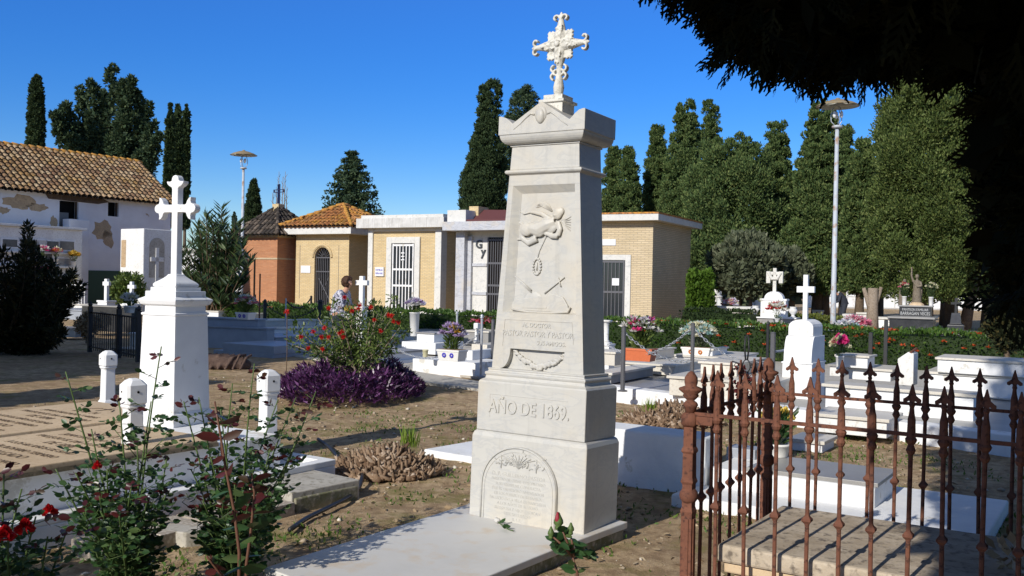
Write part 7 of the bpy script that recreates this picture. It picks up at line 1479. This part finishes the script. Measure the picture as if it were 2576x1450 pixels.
def black_right():
    A = P(2352, 838, 27.5); e, g = axes(27); t = thing('granite_tomb', 'long black granite tomb at the right with glossy sides reflecting the light', 'tomb', (P(2470,850,25.5).x, P(2470,850,25.5).y, 0), 27); MB().box(-1.7,.6,0,1.6,0,.42).build('chest', M['blackg'], t, bevel=.01); MB().box(-1.75,.65,-.05,1.65,.42,.47).build('top_slab', M['greyg'], t)
    p = P(2404, 820, 32); t = thing('granite_cross_pillar', 'dark tapering granite pillar with a small cross at the far right', 'monument', (p.x, p.y, 0), 27); H = P(2404,750,32).z; MB().sq([(.55,.55,0),(.5,.5,.45),(.34,.34,.5),(.26,.26,H-.5)]).build('pillar', M['blackg'], t, bevel=.01); MB().box(-.04,.04,-.04,.04,H-.5,H).box(-.16,.16,-.035,.035,H-.22,H-.14).build('cross', M['blackg'], t)
black_right()
def far_bits():
    rs = np.random.RandomState(90); rr = random.Random(90)
    specs = [(1843,792,1800,1890,771,36,'cream','pale altar shaped tomb under the dark trees left of the white cross tomb'),(2135,800,2128,2150,790,38,'white','tiny white grave marker beside the bending person'),(2060,792,2050,2075,780,44,'white','small white grave block left of the lamp pole base'),(2170,800,2158,2182,786,42,'white2','small grey white grave between lamp pole and pale trunk'),(2222,812,2205,2240,798,40,'white','small white grave behind the dark granite tomb')]
    for (u, v, uL, uR, vt, Y, m, lab) in specs:
        p = P(u, v, Y); h = max(.4, P(u, vt, Y).z); k = Y/2400; w_ = (uR-uL)*k; t = thing('distant_grave', lab, 'grave', (p.x, p.y, 0), 27, 'distant graves on the right'); MB().box(-w_/2,w_/2,-.3,.6,0,h-.08).build('body', M[m], t); MB().box(-w_*.56,w_*.56,-.36,.66,h-.08,h).build('top_slab', M['fascia'], t)
    for i, (u, v, Y, lab, pe) in enumerate(((1837,768,36,'pink and grey flowers heaped on the pale altar shaped tomb',['pink','palel','creamf']),(2153,822,22.5,'ball of pale pink flowers behind the blossom hedge',['pink','whitef','pink']),(2128,836,21,'white and pale blue flowers beside the pink ball of flowers',['whitef','tealf','palel']),(2345,1400,3.9,'',[]))):
        if not pe: continue
        q = P(u, v, Y); pot(Vector((q.x,q.y,q.z-.35)), .12,.15,'p',lab,pe,spread=.36,hh=.42,n=60,nl=120,fr=.11,seed=91+i)
    # white cross further back, dark monument with cross near the small cypresses
    simple_cross('small far white cross behind the dark clipped hedge', 1860, 775, 735, 745, 50, 12, 4); simple_cross('grey far cross among the distant graves left of the white cross tomb', 1898, 775, 742, 750, 52, 14, 4, mat='white2')
    # left background
    tomb('dark polished tomb in shade behind the low black iron railing', (330, 838), 205, 352, 772, 'blackg', 'greyg', 25, .1)
    tomb('low bluish shaded tomb behind the juniper bush', (205, 806), 120, 330, 780, 'shadeblue', 'shadeblue', 25, .3); tomb('rounded grey shaded tomb slab left of the dry brown shrub', (190, 850), 128, 230, 826, 'greyg', 'greyg', 25, .05)
    tomb('low white wall tomb in front of the green gate', (262, 779), 185, 300, 768, 'white2', 'cream', 25, .5); tomb('white block tomb at the left side of the white cross pedestal', (340, 880), 326, 352, 838, 'white', 'white', 31, .05)
    tomb('beige flat slab lying left of the white cross pedestal', (350, 895), 285, 420, 880, 'concrete', 'concrete', 31, .0)
    # low railing
    A = P(226, 858, 19.5); B = P(348, 872, 17.5); d = B-A; yaw = math.degrees(math.atan2(-d.y, d.x)); L = math.hypot(d.x, d.y); t = thing('low_railing', 'low black iron grave railing left of the white cross pedestal', 'railing', (A.x, A.y, 0), yaw); H = P(226, 778, 19.5).z
    b = MB(); [b.box(L*k/22-.008,L*k/22+.008,-.008,.008,.05,H-.05) for k in range(23)]; b.build('bars', M['iron'], t); MB().box(0,L,-.015,.015,H-.08,H-.05).box(0,L,-.015,.015,.10,.13).build('rails', M['iron'], t)
    for x in (0, L*.62, L): MB().box(x-.04,x+.04,-.04,.04,0,H+.06).lathe([(.03,H+.06),(.05,H+.09),(.002,H+.17)], 8, (x,0,0)).build('post', M['iron'], t)
    g_ = P(170, 765, 33); t = thing('white_railing', 'white upright metal railing below the burial niches', 'railing', (g_.x, g_.y, 0), 30); zz = P(170, 715, 33).z; b = MB(); [b.box(-.6+.15*k,-.57+.15*k,-.015,.015,.1,zz) for k in range(11)]; b.box(-.65,.95,-.02,.02,zz-.04,zz); b.box(-.65,.95,-.02,.02,.5,.54); b.build('bars', M['white'], t)
    q = P(150, 757, 24); pot(Vector((q.x,q.y,q.z-.3)), .14,.2,'p','orange red flowers in front of the white railing', ['redor','orangef','redor'], spread=.32, hh=.36, n=60, nl=90, fr=.09, seed=96)
    q = P(326, 770, 20); pot(Vector((q.x,q.y,q.z-.15)), .12,.15,'p','white and green flowers left of the white cross pedestal cornice', ['whitef','whitef','creamf'], spread=.24, hh=.24, n=40, nl=110, fr=.07, seed=97)
    q = P(2005, 1012, 12.)
    # brown sacking heap
    c = G(548, 925, 0); b = MB(); b.ball((0,0,.07), .46,.32,.17); b.ball((.34,.05,.05), .24,.22,.13); b.ball((-.34,0,.06), .30,.27,.15); [b.tube([(-.55+.13*k,-.36,.0),(-.42+.12*k,-.16,.20+.03*math.sin(k*2)),(-.25+.1*k,.14,.22)], .028, 6) for k in range(9)]
    tag(b.build('sacking_heap', M['cloth'], None, remesh=.02, sm=2), 'heap of brown sacking right of the white cross pedestal', 'sack', None, (c.x, c.y, 0))
    # plastic flowers in the shade inside the fence
    q = FF[0]+FF[1]*1.75+FF[2]*.45; pot(Vector((q.x,q.y,.53)), .09,.1,'v','pale cloth flowers in deep shade inside the right end of the rusty fence', ['palel','whitef','tealf'], spread=.22, hh=.28, n=26, nl=60, fr=.07, seed=98, rose=True)
    q = FF[0]+FF[1]*1.22+FF[2]*.42; t = thing('kneeling_figurine', 'small broken stone figurine and withered bouquet in shade on the fenced tomb', 'figurine', (q.x, q.y, .52), 33); b = MB(); b.tube([(0,0,0),(0,0,.08),(.01,0,.14)], [.05,.045,.02], 10); b.ball((.01,-.01,.17), .024,.024,.03); b.tube([(.02,0,.12),(.05,-.02,.18)], [.014,.008], 6); b.build('figure', M['oldstone'], t, remesh=.006)
    rs = np.random.RandomState(5); V, F = clumps([(.05,0,.05),(.12,.02,.05),(-.05,.02,.05),(.1,-.06,.04)], [.06]*4, 50, .05, .03, rs, .3); mesh_np('withered_leaves', V, F, M['dry'], t)
far_bits()
